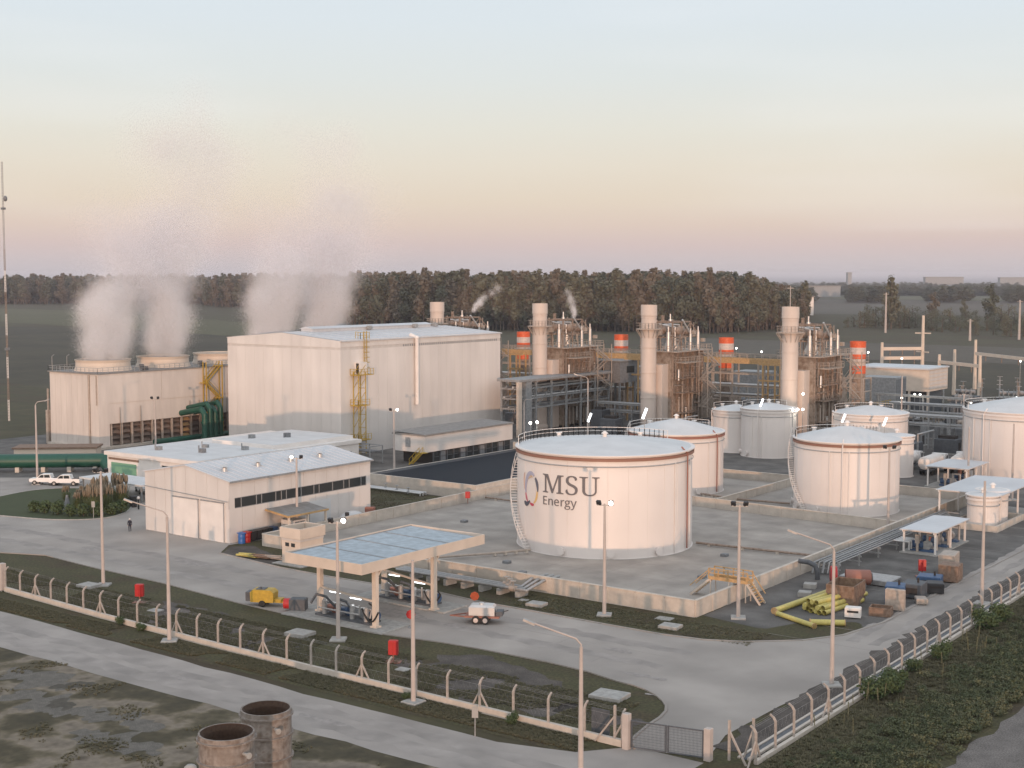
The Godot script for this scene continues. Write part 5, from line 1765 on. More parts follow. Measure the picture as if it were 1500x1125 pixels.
	var lo := [V(-2.0, 2.0, -26.0), V(2.0, 2.0, -26.0), V(2.0, 6.5, -26.0), V(-2.0, 6.5, -26.0)]
	for k in 4:
		var j := (k + 1) % 4
		b.flat(hi[k], hi[j], lo[j], lo[k], (hi[k] + hi[j]) * 0.5 - V(0, 9, -18))
	b.bx(-2.0, 2.0, -30.0, 2.0, 6.5, -26.0)
	part(t, "inlet_duct", b, M.boiler_brown)
	return t

# orange and white banded bypass chimney over the turbine
func make_exhaust() -> Node3D:
	var t := thing("banded_chimney", "", "chimney", Vector3.ZERO, 0.0, "orange and white banded chimneys")
	var b := Mb.new()
	b.lathe(Vector3.ZERO, [V2(1.75, 6.0), V2(1.75, 13.0)], 28)
	part(t, "lower_shell", b, M.steel_brown)
	var bands := [[13.0, 14.8, "orange_paint"], [14.8, 16.3, "pale_band"], [16.3, 17.4, "orange_paint"], [17.4, 18.9, "pale_band"], [18.9, 20.3, "orange_paint"]]
	for k in bands.size():
		b = Mb.new()
		b.lathe(Vector3.ZERO, [V2(1.8, bands[k][0]), V2(1.8, bands[k][1])], 28)
		if k == 4:
			b.lathe(Vector3.ZERO, [V2(1.8, 20.3), V2(1.55, 20.3), V2(1.5, 15.0)], 28)
		part(t, "painted_band", b, M[bands[k][2]])
	b = Mb.new()
	b.bx(-2.6, 0, -3.0, 2.6, 6.2, 3.0)
	part(t, "base_duct", b, M.boiler_brown)
	b = Mb.new()
	for p in [[-2.3, -2.3], [2.3, -2.3], [-2.3, 2.3], [2.3, 2.3]]:
		b.beam(V(p[0], 0, p[1]), V(p[0], 12.0, p[1]), 0.3, 0.3)
	for y in [9.0, 12.0]:
		b.beam(V(-2.3, y, 2.3), V(2.3, y, 2.3), 0.25, 0.25)
		b.beam(V(2.3, y, -2.3), V(2.3, y, 2.3), 0.25, 0.25)
	part(t, "frame", b, M.steel_tan)
	b = Mb.new()
	b.lathe(V(0, 15.6, 0), [V2(1.8, 0), V2(2.5, 0.05), V2(2.5, 0.2), V2(1.8, 0.2)], 24)
	var pts := []
	for k in 17:
		pts.append(V(cos(TAU * k / 16) * 2.45, 15.8, sin(TAU * k / 16) * 2.45))
	b.rail(pts, 1.0, 0.9, 0.06)
	part(t, "platform", b, M.steel_tan)
	return t

# turbine housing: grey enclosure with filter house, dark openings and coloured pipes
func make_turbine() -> Node3D:
	var t := thing("gas_turbine", "", "turbine", Vector3.ZERO, 0.0, "grey turbine enclosures between the boilers")
	var b := Mb.new()
	b.bx(-3.6, 0, -14, 3.6, 5.2, 0)
	part(t, "enclosure", b, M.mid_equipment)
	b = Mb.new()
	b.bx(-4.4, 5.4, -15.5, 4.4, 11.4, -8.5)
	part(t, "filter_house", b, M.grey_steel)
	b = Mb.new()
	for k in 6:
		b.bx(4.4, 5.9, -9.0 - k * 1.06, 4.55, 11.0, -9.8 - k * 1.06)
	part(t, "filter_hood", b, M.mid_equipment)
	b = Mb.new()
	for p in [[-4.2, -8.7], [4.2, -8.7], [-4.2, -15.3], [4.2, -15.3]]:
		b.beam(V(p[0], 0, p[1]), V(p[0], 5.5, p[1]), 0.3, 0.3)
	part(t, "leg", b, M.grey_steel)
	b = Mb.new()
	b.bx(3.6, 0.2, -4.0, 3.68, 2.4, -2.6)
	b.bx(3.6, 0.2, -9.0, 3.68, 3.2, -6.0)
	part(t, "door", b, M.dark_equipment)
	b = Mb.new()
	for k in 4:
		b.rod(V(-2.4 + k * 1.6, 5.2, -3), V(-2.4 + k * 1.6, 7.0 + k % 2, -3), 0.35, -1, 8)
	part(t, "vent_pipe", b, M.galvanised)
	b = Mb.new()
	b.rail([V(-3.5, 5.2, -0.2), V(3.5, 5.2, -0.2), V(3.5, 5.2, -8.2)], 1.1, 1.5, 0.08)
	part(t, "railing", b, M.yellow_paint)
	return t

func power_trains() -> void:
	var xs := [-211.8, -181.2, -152.2, -119.0]
	var es := [-214.4, -183.7, -153.9, -120.6]
	var place := ["farthest left, showing above the hall roof", "second from the left, beside the white hall", "third from the left, behind the cone roofed tank", "nearest, right of the shaded white tank"]
	var stack := make_stack()
	var boiler := make_boiler()
	var ex := make_exhaust()
	var tb := make_turbine()
	for i in 4:
		var p := V(xs[i], 0, -256.6)
		if i == 0:
			stack.position = p
			boiler.position = p
			ex.position = V(es[i], 0, -296)
			tb.position = V(es[i], 0, -299.5)
			stack.set_meta("label", "tan chimney with a round platform, " + place[0])
			boiler.set_meta("label", "brown boiler with drums and silencers on top, " + ["left of the others behind the hall roof"][0])
			ex.set_meta("label", "orange and white banded chimney nearest the white hall")
			tb.set_meta("label", "grey turbine enclosure farthest left behind the white hall")
		else:
			dup(stack, p, 0.0, "tan chimney with a round platform, " + place[i])
			dup(boiler, p, 0.0, "brown boiler with drums on top, behind the tan chimney " + ["", "second from the left", "third from the left", "nearest on the right"][i])
			dup(ex, V(es[i], 0, -296), 0.0, "orange and white banded chimney %s" % ["", "second from the left, between two tan chimneys", "above the yellow beam right of the third tan chimney", "with most bands, right of the nearest tan chimney"][i])
			dup(tb, V(es[i], 0, -299.5), 0.0, "grey turbine enclosure behind the banded chimney %s" % ["", "second from the left", "third from the left", "farthest right"][i])
	# yellow topped pipe bridge across the trains
	for q in [[-217.0, -205.5, "left stretch of yellow pipe bridge beside the white hall"], [-188.5, -170.0, "middle stretch of yellow pipe bridge between the second and third tan chimneys"], [-160.5, -134.0, "right stretch of yellow pipe bridge left of the nearest tan chimney"]]:
		var t := thing("pipe_bridge", q[2], "pipe rack", V(q[0], 0, -288), 0.0, "yellow topped pipe bridges")
		var l: float = q[1] - q[0]
		var b := Mb.new()
		var n := int(l / 6.0)
		for k in n + 1:
			var x := l * k / n
			for z in [-1.6, 1.6]:
				b.beam(V(x, 0, z), V(x, 15.0, z), 0.34, 0.34)
			for y in [7.2, 9.5, 12.4]:
				b.beam(V(x, y, -1.6), V(x, y, 1.6), 0.26, 0.3)
		for y in [7.2, 9.5, 12.4]:
			for z in [-1.6, 1.6]:
				b.beam(V(0, y, z), V(l, y, z), 0.26, 0.3)
		part(t, "frame", b, M.steel_tan)
		b = Mb.new()
		for z in [-1.6, 1.6]:
			b.beam(V(-0.5, 15.4, z), V(l + 0.5, 15.4, z), 0.4, 1.2)
		for k in n + 1:
			b.beam(V(l * k / n, 15.2, -1.6), V(l * k / n, 15.2, 1.6), 0.35, 0.7)
		part(t, "crane_beam", b, M.ochre_paint)
		b = Mb.new()
		for z in [-1.7, 1.7]:
			b.rail([V(-0.5, 16.0, z), V(l + 0.5, 16.0, z)], 1.0, 2.0, 0.1)
		part(t, "railing", b, M.steel_tan)
		b = Mb.new()
		for k in 6:
			b.rod(V(0, 7.6 + (k % 2) * 2.3, -1.2 + k * 0.45), V(l, 7.6 + (k % 2) * 2.3, -1.2 + k * 0.45), 0.14 + 0.04 * (k % 3), -1, 7)
		part(t, "pipe", b, M.silver_lagging)
		# yellow hoist frame hanging at one end
		b = Mb.new()
		var hx := l - 4.0
		for x in [hx, hx + 3.0]:
			for z in [1.9, 4.6]:
				b.beam(V(x, 0, z), V(x, 15.2, z), 0.34, 0.34)
			b.beam(V(x, 8.0, 1.9), V(x, 8.0, 4.6), 0.3, 0.3)
		b.beam(V(hx - 1, 11.3, 4.6), V(hx + 4, 11.3, 4.6), 0.3, 0.4)
		b.beam(V(hx - 1, 15.0, 4.6), V(hx + 4, 15.0, 4.6), 0.3, 0.4)
		part(t, "hoist_frame", b, M.ochre_paint)
	# grey steel pipe rack in the shade right of the hall
	var t := thing("pipe_rack", "tall blue-grey steel pipe rack in the shade right of the white hall", "pipe rack", V(-174, 0, -240))
	var o := V(174, 0, 240)
	var b := Mb.new()
	for k in 7:
		var z := -239.6 - k * 6.0
		for x in [-179.5, -174.5]:
			b.beam(V(x, 0, z), V(x, 12.0, z), 0.4, 0.4)
		for y in [6.0, 8.2, 10.4]:
			b.beam(V(-179.5, y, z), V(-174.5, y, z), 0.3, 0.35)
	for x in [-179.5, -174.5]:
		for y in [6.0, 8.2, 10.4]:
			b.beam(V(x, y, -239.6), V(x, y, -275.6), 0.24, 0.32)
		for k in 6:
			b.beam(V(x, 6.0, -239.6 - k * 6), V(x, 10.4, -245.6 - k * 6), 0.12, 0.12)
	part(t, "frame", b, M.grey_steel, o)
	b = Mb.new()
	b.bx(-180.2, 12.0, -276.2, -173.8, 12.5, -238.8)
	part(t, "top_duct", b, M.grey_steel, o)
	b = Mb.new()
	b.bx(-175.6, 0, -243.2, -173.9, 11.9, -241.0)
	part(t, "stair_shaft", b, M.grey_steel, o)
	b = Mb.new()
	b.bx(-174.6, 0, -239.4, -173.8, 12.0, -238.4)
	part(t, "corner_column", b, M.cream_paint, o)
	for k in 8:
		b = Mb.new()
		b.rod(V(-179.0 + k * 0.6, 6.4 + (k % 3) * 2.2, -239), V(-179.0 + k * 0.6, 6.4 + (k % 3) * 2.2, -276), 0.16 + 0.05 * (k % 3), -1, 8)
		part(t, "pipe", b, M.silver_lagging if k % 2 else M.mid_equipment, o)
	t = thing("control_building", "small pale boxy building on top of the far end of the grey pipe rack", "building", V(-176, 0, -280))
	b = Mb.new()
	b.bx(-3.2, 9.5, -6, 3.2, 14.6, 2)
	part(t, "wall", b, M.mid_equipment)
	b = Mb.new()
	b.bx(-3.5, 14.6, -6.3, 3.5, 14.85, 2.3)
	part(t, "roof", b, M.grey_roof)
	b = Mb.new()
	for x in [-2.8, 2.8]:
		for z in [-5.5, 1.5]:
			b.beam(V(x, 0, z), V(x, 9.5, z), 0.4, 0.4)
	part(t, "leg", b, M.grey_steel)
	b = Mb.new()
	b.bx(3.2, 11.8, -4.5, 3.24, 13.4, -1.0)
	b.bx(-2.0, 12.4, 2.0, -1.2, 12.9, 2.04)
	part(t, "window", b, M.window_dark)
	# dense equipment between and in front of the trains
	rng.seed = 77
	var tones := ["dark_equipment", "mid_equipment", "dark_equipment", "grey_steel", "mid_equipment", "dark_equipment"]
	var what := [["equipment_cabin", "cabin"], ["transformer", "transformer"], ["pump_skid", "pump"]]
	var lots := [[-168, -262], [-163, -272], [-166, -283], [-140, -264], [-136, -272], [-141, -280], [-133, -284], [-108, -262], [-104, -268], [-100, -276], [-106, -284], [-96, -262], [-90, -268], [-92, -282], [-84, -272], [-200, -252], [-193, -262], [-170, -296], [-164, -302], [-141, -298], [-134, -303], [-108, -296], [-101, -292], [-95, -298], [-160, -254], [-133, -256], [-145, -258], [-129, -262]]
	var spots := ["right of the blue-grey pipe rack, nearest the tanks", "between second and third boilers, in front of the low pipe rack", "between second and third boilers, behind the low pipe rack", "right of the third boiler, in front of its pipe rack", "right of the third boiler beside its stairs", "right of the third boiler behind its pipe rack", "left of the nearest boiler beneath the yellow pipe bridge", "right of the nearest boiler, closest to the shaded tank", "right of the nearest boiler beside its stair tower", "under the pipe rack right of the nearest boiler", "behind the nearest boiler beside the brown ducts", "behind the broad low domed tank", "behind the dark rimmed tank under the long pipe rack", "under the long grey pipe rack on the right", "between the long pipe rack and the wide right tank", "behind the white hall's far corner", "behind the white hall beside the leftmost boiler", "behind the second banded chimney", "behind the second banded chimney, farther right", "behind the third banded chimney", "behind the third banded chimney, farther right", "right of the nearest banded chimney, close by", "right of the nearest banded chimney beside the thin pale duct", "under the thin pale duct on posts", "in front of the second boiler's right side", "in front of the third boiler's right side", "left of the third tan chimney", "behind the squat half hidden tank"]
	for i in lots.size():
		var q: Array = lots[i]
		var kind: Array = what[i % 3]
		var sx := rng.randf_range(2.4, 5.0)
		var sz := rng.randf_range(2.6, 6.0)
		var h := rng.randf_range(2.2, 4.8)
		t = thing(kind[0], "%s grey %s %s" % ["small" if sx * sz < 12.0 else ("big" if sx * sz > 20.0 else "middling"), kind[1], spots[i]], kind[1], V(q[0], 0, q[1]), 0.0, "grey plant units behind the tanks")
		b = Mb.new()
		b.slab(-sx / 2, 0.2, -sz / 2, sx / 2, h, sz / 2, 0.08)
		part(t, "body", b, M[tones[i % 6]])
		b = Mb.new()
		b.bx(-sx / 2 - 0.3, 0, -sz / 2 - 0.3, sx / 2 + 0.3, 0.2, sz / 2 + 0.3)
		part(t, "plinth", b, M.pad_concrete)
		b = Mb.new()
		if i % 3 == 0:
			b.bx(sx / 2, 0.4, -0.6, sx / 2 + 0.06, 2.2, 0.6)
			b.bx(-sx / 2 + 0.4, h, -sz / 4, sx / 2 - 0.6, h + 0.6, sz / 4)
			part(t, "door", b, M.dark_gap)
		elif i % 3 == 1:
			for k in 5:
				b.bx(sx / 2, 0.5, -sz / 2 + 0.4 + k * (sz - 0.8) / 5, sx / 2 + 0.7, h - 0.5, -sz / 2 + 0.5 + k * (sz - 0.8) / 5)
			part(t, "radiator", b, M.grey_steel)
			b = Mb.new()
			for k in 3:
				b.rod(V(-sx / 4 + k * sx / 4, h, 0), V(-sx / 4 + k * sx / 4, h + 1.4, 0), 0.16, 0.1, 8)
			b.rod(V(-sx / 2, h + 0.9, -sz / 3), V(sx / 2, h + 0.9, -sz / 3), 0.4, -1, 10)
			part(t, "bushing", b, M.steel_tan)
		else:
			b.pipe([V(-sx / 2, h * 0.5, sz / 2 + 0.4), V(sx / 2 + 1, h * 0.5, sz / 2 + 0.4), V(sx / 2 + 1, h + 2, sz / 2 + 0.4), V(sx / 2 + 1, h + 2, -sz)], 0.2, 7)
			part(t, "pipe", b, M.galvanised)
	# lower pipe racks between units
	for q in [[-172, -158, -267, 5.6, "low grey pipe rack between the second and third boilers"], [-142, -126, -268, 6.2, "low grey pipe rack between the third and fourth boilers"], [-108, -78, -271, 6.6, "low grey pipe rack right of the nearest boiler"], [-110, -72, -289, 7.2, "long grey pipe rack behind the shaded equipment on the right"]]:
		t = thing("pipe_rack", q[4], "pipe rack", V(q[0], 0, q[2]))
		b = Mb.new()
		var l: float = q[1] - q[0]
		var n := int(l / 4.0)
		for k in n + 1:
			for z in [0.0, -3.0]:
				b.beam(V(l * k / n, 0, z), V(l * k / n, q[3], z), 0.26, 0.26)
			for y in [q[3], q[3] - 1.8]:
				b.beam(V(l * k / n, y, 0), V(l * k / n, y, -3), 0.2, 0.24)
		for z in [0.0, -3.0]:
			b.beam(V(0, q[3], z), V(l, q[3], z), 0.2, 0.26)
			b.beam(V(0, q[3] - 1.8, z), V(l, q[3] - 1.8, z), 0.2, 0.24)
		part(t, "frame", b, M.grey_steel)
		b = Mb.new()
		for k in 8:
			b.rod(V(-0.5, q[3] + 0.25 - (k % 2) * 1.8, -0.3 - k * 0.34), V(l + 0.5, q[3] + 0.25 - (k % 2) * 1.8, -0.3 - k * 0.34), 0.13 + 0.03 * (k % 3), -1, 7)
		part(t, "pipe", b, M.galvanised)
	# round brown vertical ducts under the nearest banded chimney
	t = thing("duct_cluster", "brown upright ducts under the nearest orange and white banded chimney", "ducts", V(-121, 0, -288))
	for k in 4:
		b = Mb.new()
		b.rod(V(-3.2 + k * 2.1, 1.0, 2.5 - k * 0.5), V(-3.2 + k * 2.1, 11.5, 2.5 - k * 0.5), 0.8, -1, 14)
		part(t, "duct", b, M.steel_brown)
	b = Mb.new()
	b.bx(-4.4, 0, 1.2, 4.4, 1.0, 3.6)
	part(t, "base", b, M.mid_equipment)

func switchyard() -> void:
	# raised hall of the switchgear with open ground floor
	var t := thing("switchgear_building", "cream boxy building raised on legs right of the nearest boiler", "building", V(-121, 0, -330))
	var o := V(121, 0, 330)
	var b := Mb.new()
	var P0 := V(-131.5, 0, -331)
	b.bx(-136, 6.6, -345, -116.5, 12.0, -331)
	part(t, "wall", b, M.cream_paint, o)
	b = Mb.new()
	b.bx(-136.3, 12.0, -345.3, -116.2, 12.35, -330.7)
	part(t, "roof", b, M.roof_sheet, o)
	b = Mb.new()
	for k in 5:
		b.bx(-116.5, 7.2 + k * 0.95, -344.5, -116.42, 7.9 + k * 0.95, -331.5)
	part(t, "louvre", b, M.band_cladding, o)
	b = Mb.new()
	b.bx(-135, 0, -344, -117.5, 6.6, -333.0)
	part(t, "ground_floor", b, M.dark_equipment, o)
	for k in 5:
		b = Mb.new()
		b.bx(-135.9 + k * 4.75, 0, -331.6, -135.4 + k * 4.75, 6.6, -331.1)
		part(t, "column", b, M.cream_paint, o)
	# gantries: concrete posts with cross beams
	gantry("tall_gantry", "tallest concrete line gantry with a pointed centre post left of the others", [[-152.6, -393, 15.5], [-143.5, -402, 23.5], [-134.5, -404.0, 13.5]], [[0, 1, 13.6], [0, 1, 10.8]])
	gantry("low_gantry", "middle concrete line gantry with two posts and one wide orange tinted beam", [[-137.0, -398, 12.2], [-121.0, -385, 13.0]], [[0, 1, 10.0]])
	gantry("high_gantry", "right concrete line gantry ending in a thick double post", [[-136.0, -428.0, 15.5], [-113.0, -405, 16.2], [-111.6, -403.4, 14.5]], [[0, 1, 11.2]])
	gantry("far_gantry", "grey line gantry cut by the photo's right edge", [[-103.5, -397.0, 11.5], [-96.0, -392.0, 12.5], [-90.0, -388.0, 12.0]], [[0, 1, 10.6], [1, 2, 10.8]])
	# insulator posts and switchgear rows
	for r in 4:
		for k in 7:
			var p := V(-128.0 + k * 6.0 + r * 1.2, 0, -376.0 - r * 13.0 + k * 3.0)
			t = thing("insulator_post", "slim grey insulator post in the switchyard rows", "insulator", p, 0.0, "insulator posts in the switchyard")
			b = Mb.new()
			b.bx(-0.16, 0, -0.16, 0.16, 3.0, 0.16)
			part(t, "stand", b, M.galvanised)
			b = Mb.new()
			for m in 6:
				b.rod(V(0, 3.0 + m * 0.36, 0), V(0, 3.36 + m * 0.36, 0), 0.24, 0.12, 8)
			part(t, "insulator", b, M.steel_brown if (r + k) % 3 else M.grey_steel)
			b = Mb.new()
			b.box(V(0, 5.25, 0), V(1.6, 0.16, 0.16))
			part(t, "head", b, M.galvanised)
	for q in [[-114, -352, 6, 4, 4.4], [-105, -358, 5, 5, 4.0], [-97, -350, 6, 4, 4.8], [-88, -344, 7, 4, 3.8], [-110, -338, 5, 4, 4.2], [-100, -334, 6, 4, 3.6], [-90, -326, 5, 5, 4.4], [-82, -318, 6, 4, 4.0], [-104, -318, 7, 5, 5.2], [-93, -310, 6, 4, 3.6]]:
		t = thing("transformer", "dark grey transformer in the shaded switchyard on the right", "transformer", V(q[0], 0, q[1]), 0.0, "dark transformers of the switchyard")
		b = Mb.new()
		b.slab(-q[2] / 2.0, 0.3, -q[3] / 2.0, q[2] / 2.0, q[4], q[3] / 2.0, 0.1)
		part(t, "tank", b, M.dark_equipment)
		b = Mb.new()
		for k in 6:
			b.bx(q[2] / 2.0, 0.6, -q[3] / 2.0 + 0.3 + k * 0.6, q[2] / 2.0 + 0.9, q[4] - 0.5, -q[3] / 2.0 + 0.45 + k * 0.6)
			b.bx(-q[2] / 2.0 + 0.4 + k * 0.8, 0.6, q[3] / 2.0, -q[2] / 2.0 + 0.6 + k * 0.8, q[4] - 0.5, q[3] / 2.0 + 0.8)
		part(t, "radiator", b, M.mid_equipment)
		b = Mb.new()
		for k in 3:
			b.rod(V(-1.2 + k * 1.2, q[4], 0), V(-1.4 + k * 1.4, q[4] + 2.0, 0.3), 0.2, 0.1, 8)
		b.rod(V(-q[2] / 2.0, q[4] + 1.0, -1), V(q[2] / 3.0, q[4] + 1.0, -1), 0.5, -1, 12)
		part(t, "bushing", b, M.grey_steel)
	# long pale wall or cable duct crossing the view on the right, and the steel frame under it
	t = thing("bus_duct", "long thin pale duct on posts crossing behind the right-hand tanks", "duct", V(-90, 0, -300))
	b = Mb.new()
	b.beam(V(-27, 8.4, 2), V(25, 8.0, 2), 0.7, 0.5)
	part(t, "duct", b, M.galvanised)
	for k in 6:
		b = Mb.new()
		b.beam(V(-26 + k * 10, 0, 2), V(-26 + k * 10, 8.2, 2), 0.34, 0.34)
		part(t, "post", b, M.galvanised)

func gantry(called: String, label: String, posts: Array, beams: Array) -> void:
	var t := thing(called, label, "gantry", V(posts[0][0], 0, posts[0][1]), 0.0, "concrete gantries of the switchyard")
	var o := -t.position
	for p in posts:
		var b := Mb.new()
		var c := V(p[0], 0, p[1]) + o
		b.rod(c, c + V(0, p[2], 0), 0.62, 0.42, 12)
		part(t, "post", b, M.cream_paint)
	for q in beams:
		var b := Mb.new()
		var a := V(posts[q[0]][0], q[2], posts[q[0]][1]) + o
		var c := V(posts[q[1]][0], q[2], posts[q[1]][1]) + o
		b.beam(a, c, 0.5, 0.95)
		part(t, "beam", b, M.cream_paint)
		b = Mb.new()
		for k in 3:
			var p := a.lerp(c, 0.2 + k * 0.3)
			for m in 5:
				b.rod(p + V(0, -0.5 - m * 0.3, 0), p + V(0, -0.8 - m * 0.3, 0), 0.18, 0.1, 7)
		part(t, "insulator_string", b, M.steel_brown)
	for p in posts:
		if p[2] > 20.0:
			var b := Mb.new()
			var c := V(p[0], 0, p[1]) + o
			b.beam(c + V(-2.4, 18.2, 0), c + V(2.4, 18.2, 0), 0.3, 0.35)
			b.beam(c + V(-2.4, 12.6, -1.6), c + V(2.4, 12.6, 1.6), 0.3, 0.35)
			part(t, "crossarm", b, M.cream_paint)

func loading_canopy() -> void:
	var t := thing("loading_canopy", "wide cream edged canopy with a blue roof on four posts over the fuel loading bays", "canopy", V(-94.1, 0, -105.8))
	var o := V(94.1, 0, 105.8)
	var x0 := -99.4
	var x1 := -88.9
	var z0 := -96.1
	var z1 := -115.6
	var b := Mb.new()
	b.bx(x0, 5.9, z0 - 0.12, x1, 6.95, z0)
	b.bx(x0, 5.9, z1, x1, 6.95, z1 + 0.12)
	b.bx(x0, 5.9, z1 + 0.12, x0 + 0.12, 6.95, z0 - 0.12)
	b.bx(x1 - 0.12, 5.9, z1 + 0.12, x1, 6.95, z0 - 0.12)
	part(t, "fascia", b, M.cream_paint, o)
	b = Mb.new()
	b.bx(x0 + 0.13, 5.95, z1 + 0.13, x1 - 0.13, 6.05, z0 - 0.13)
	part(t, "soffit", b, M.white_paint, o)
	for k in 4:
		b = Mb.new()
		var a := lerpf(z0 - 0.13, z1 + 0.13, k / 4.0) - 0.04
		var c := lerpf(z0 - 0.13, z1 + 0.13, (k + 1) / 4.0) + 0.04
		b.flat(V(x0 + 0.13, 6.8, a), V(x1 - 0.13, 6.62, a), V(x1 - 0.13, 6.62, c), V(x0 + 0.13, 6.8, c), Vector3.UP)
		b.flat(V(x0 + 0.13, 6.6, a), V(x1 - 0.13, 6.42, a), V(x1 - 0.13, 6.42, c), V(x0 + 0.13, 6.6, c), Vector3.DOWN)
		part(t, "roof_panel", b, M.blue_roof, o)
	b = Mb.new()
	for k in [1, 2, 3]:
		var z := lerpf(z0, z1, k / 4.0)
		b.beam(V(x0 + 0.14, 6.78, z), V(x1 - 0.14, 6.6, z), 0.2, 0.12)
	b.bx(x0 + 0.14, 6.3, z1 + 0.14, x0 + 0.3, 6.85, z0 - 0.14)
	part(t, "roof_gutter", b, M.grey_steel, o)
	for p in [[-98.6, -100.3], [-89.4, -98.6], [-89.4, -107.6], [-98.6, -110.2]]:
		b = Mb.new()
		b.bx(p[0] - 0.24, 0.2, p[1] - 0.24, p[0] + 0.24, 5.95, p[1] + 0.24)
		b.bx(p[0] - 0.4, 0.15, p[1] - 0.4, p[0] + 0.4, 0.35, p[1] + 0.4)
		b.beam(V(p[0], 4.9, p[1]), V(p[0], 5.9, p[1] - 0.9), 0.16, 0.16)
		part(t, "post", b, M.cream_paint, o)
	for q in [[-100.3, -98.6], [-110.2, -107.6]]:
		b = Mb.new()
		b.beam(V(-98.6, 2.75, q[0]), V(-89.4, 2.75, q[1]), 0.16, 0.2)
		part(t, "cross_bar", b, M.cream_paint, o)
	var tubes := [["first from the left", -96.2, -100.0], ["second from the left", -92.6, -99.2], ["third from the left", -96.6, -109.6], ["farthest right", -92.0, -108.4]]
	for q in tubes:
		var l := thing("tube_lamp", "lit white tube lamp %s under the blue roofed canopy" % q[0], "lamp", V(q[1], 2.55, q[2]), 0.0, "tube lamps under the loading canopy")
		b = Mb.new()
		b.box(V(0, 0.08, 0), V(1.5, 0.08, 0.2))
		part(l, "housing", b, M.white_paint)
		b = Mb.new()
		b.box(V(0, -0.02, 0), V(1.45, 0.12, 0.16))
		part(l, "tube", b, M.lit_tube)
		var s := OmniLight3D.new()
		s.name = numbered("tube_glow")
		s.light_energy = 0.6
		s.light_size = 0.3
		s.omni_range = 40.0
		s.omni_attenuation = 2.0
		s.shadow_enabled = true
		s.position = V(q[1], 2.36, q[2])
		add_child(s)
	# islands and loading skids
	for q in [[-101.2, -87.4, -97.2, -101.8, "near concrete island under the loading canopy"], [-100.6, -87.8, -107.2, -111.2, "far concrete island under the loading canopy"]]:
		t = thing("loading_island", q[4], "plinth", V((q[0] + q[1]) * 0.5, 0.05, (q[2] + q[3]) * 0.5), 0.0, "islands of the loading bays")
		b = Mb.new()
		b.slab((q[0] - q[1]) * 0.5, 0, (q[3] - q[2]) * 0.5, (q[1] - q[0]) * 0.5, 0.16, (q[2] - q[3]) * 0.5, 0.04)
		part(t, "slab", b, M.pad_concrete)
	for i in 2:
		var z := -99.6 - i * 9.6
		t = thing("loading_skid", ["near fuel loading skid with meters, pumps and hoses under the canopy", "far fuel loading skid with meters, pumps and hoses under the canopy"][i], "pump", V(-94, 0.21, z), 0.0, "fuel loading skids")
		b = Mb.new()
		b.bx(-3.8, 0, -0.9, 3.6, 0.18, 0.9)
		part(t, "base_frame", b, M.dark_equipment)
		for k in 4:
			b = Mb.new()
			var x := -3.1 + k * 1.9
			b.rod(V(x, 0.65, -0.4), V(x + 0.8, 0.65, -0.4), 0.36, -1, 12)
			b.rod(V(x + 0.8, 0.65, -0.4), V(x + 1.0, 0.65, -0.4), 0.5, -1, 14)
			part(t, "pump_motor", b, [M.brick_red, M.dark_blue_paint, M.grey_steel, M.dark_blue_paint][k])
			b = Mb.new()
			b.rod(V(x + 0.3, 0.2, 0.5), V(x + 0.3, 1.5, 0.5), 0.26, -1, 12)
			b.ball(V(x + 0.3, 1.5, 0.5), V(0.26, 0.2, 0.26))
			part(t, "meter", b, M.galvanised)
		b = Mb.new()
		b.pipe([V(-3.5, 0.5, 0.0), V(-3.5, 1.3, 0.0), V(3.2, 1.3, 0.0), V(3.2, 0.5, 0.3)], 0.12, 8)
		b.pipe([V(-3.5, 0.8, 0.7), V(2.2, 0.8, 0.7), V(2.2, 1.8, 0.7)], 0.1, 8)
		part(t, "pipe", b, M.galvanised)
		b = Mb.new()
		b.pipe([V(-1.5, 1.0, 0.3), V(-1.9, 2.2, 1.2), V(-2.6, 2.5, 1.9), V(-3.0, 1.6, 2.3)], 0.13, 8)
		b.pipe([V(0.8, 1.0, 0.3), V(0.7, 2.0, 1.0), V(0.2, 2.4, 1.8)], 0.13, 8)
		part(t, "loading_arm", b, M.dark_equipment)
		b = Mb.new()
		var pts := []
		for k in 15:
			var f := k / 14.0
			pts.append(V(2.4 + f * 3.0, 1.5 - 1.4 * sin(f * PI * 0.9) + f * 0.6, 0.6 + f * 0.9))
		b.pipe(pts, 0.09, 8)
		pts = []
		for k in 13:
			var f := k / 12.0
			pts.append(V(3.0 + 1.3 * sin(f * PI), 0.3 + f * 1.7, 0.2))
		b.pipe(pts, 0.08, 8)
		part(t, "hose", b, M.black_rubber)
	for q in [[-86.9, -101.0, "red round warning sign on the near loading island"], [-86.6, -110.9, "red round warning sign beside the tank trailer"]]:
		t = thing("warning_sign", q[2], "sign", V(q[0], 0.05, q[1]), 0.55, "red round signs of the loading bays")
		b = Mb.new()
		b.rod(Vector3.ZERO, V(0, 1.35, 0), 0.05, -1, 8)
		b.rod(Vector3.ZERO, V(0, 0.08, 0), 0.3, -1, 12)
		part(t, "post", b, M.grey_steel)
		b = Mb.new()
		b.rod(V(0, 1.35, 0.06), V(0, 1.35, 0.1), 0.47, -1, 8)
		part(t, "disc", b, M.orange_paint if q[0] > -86.8 else M.red_paint)

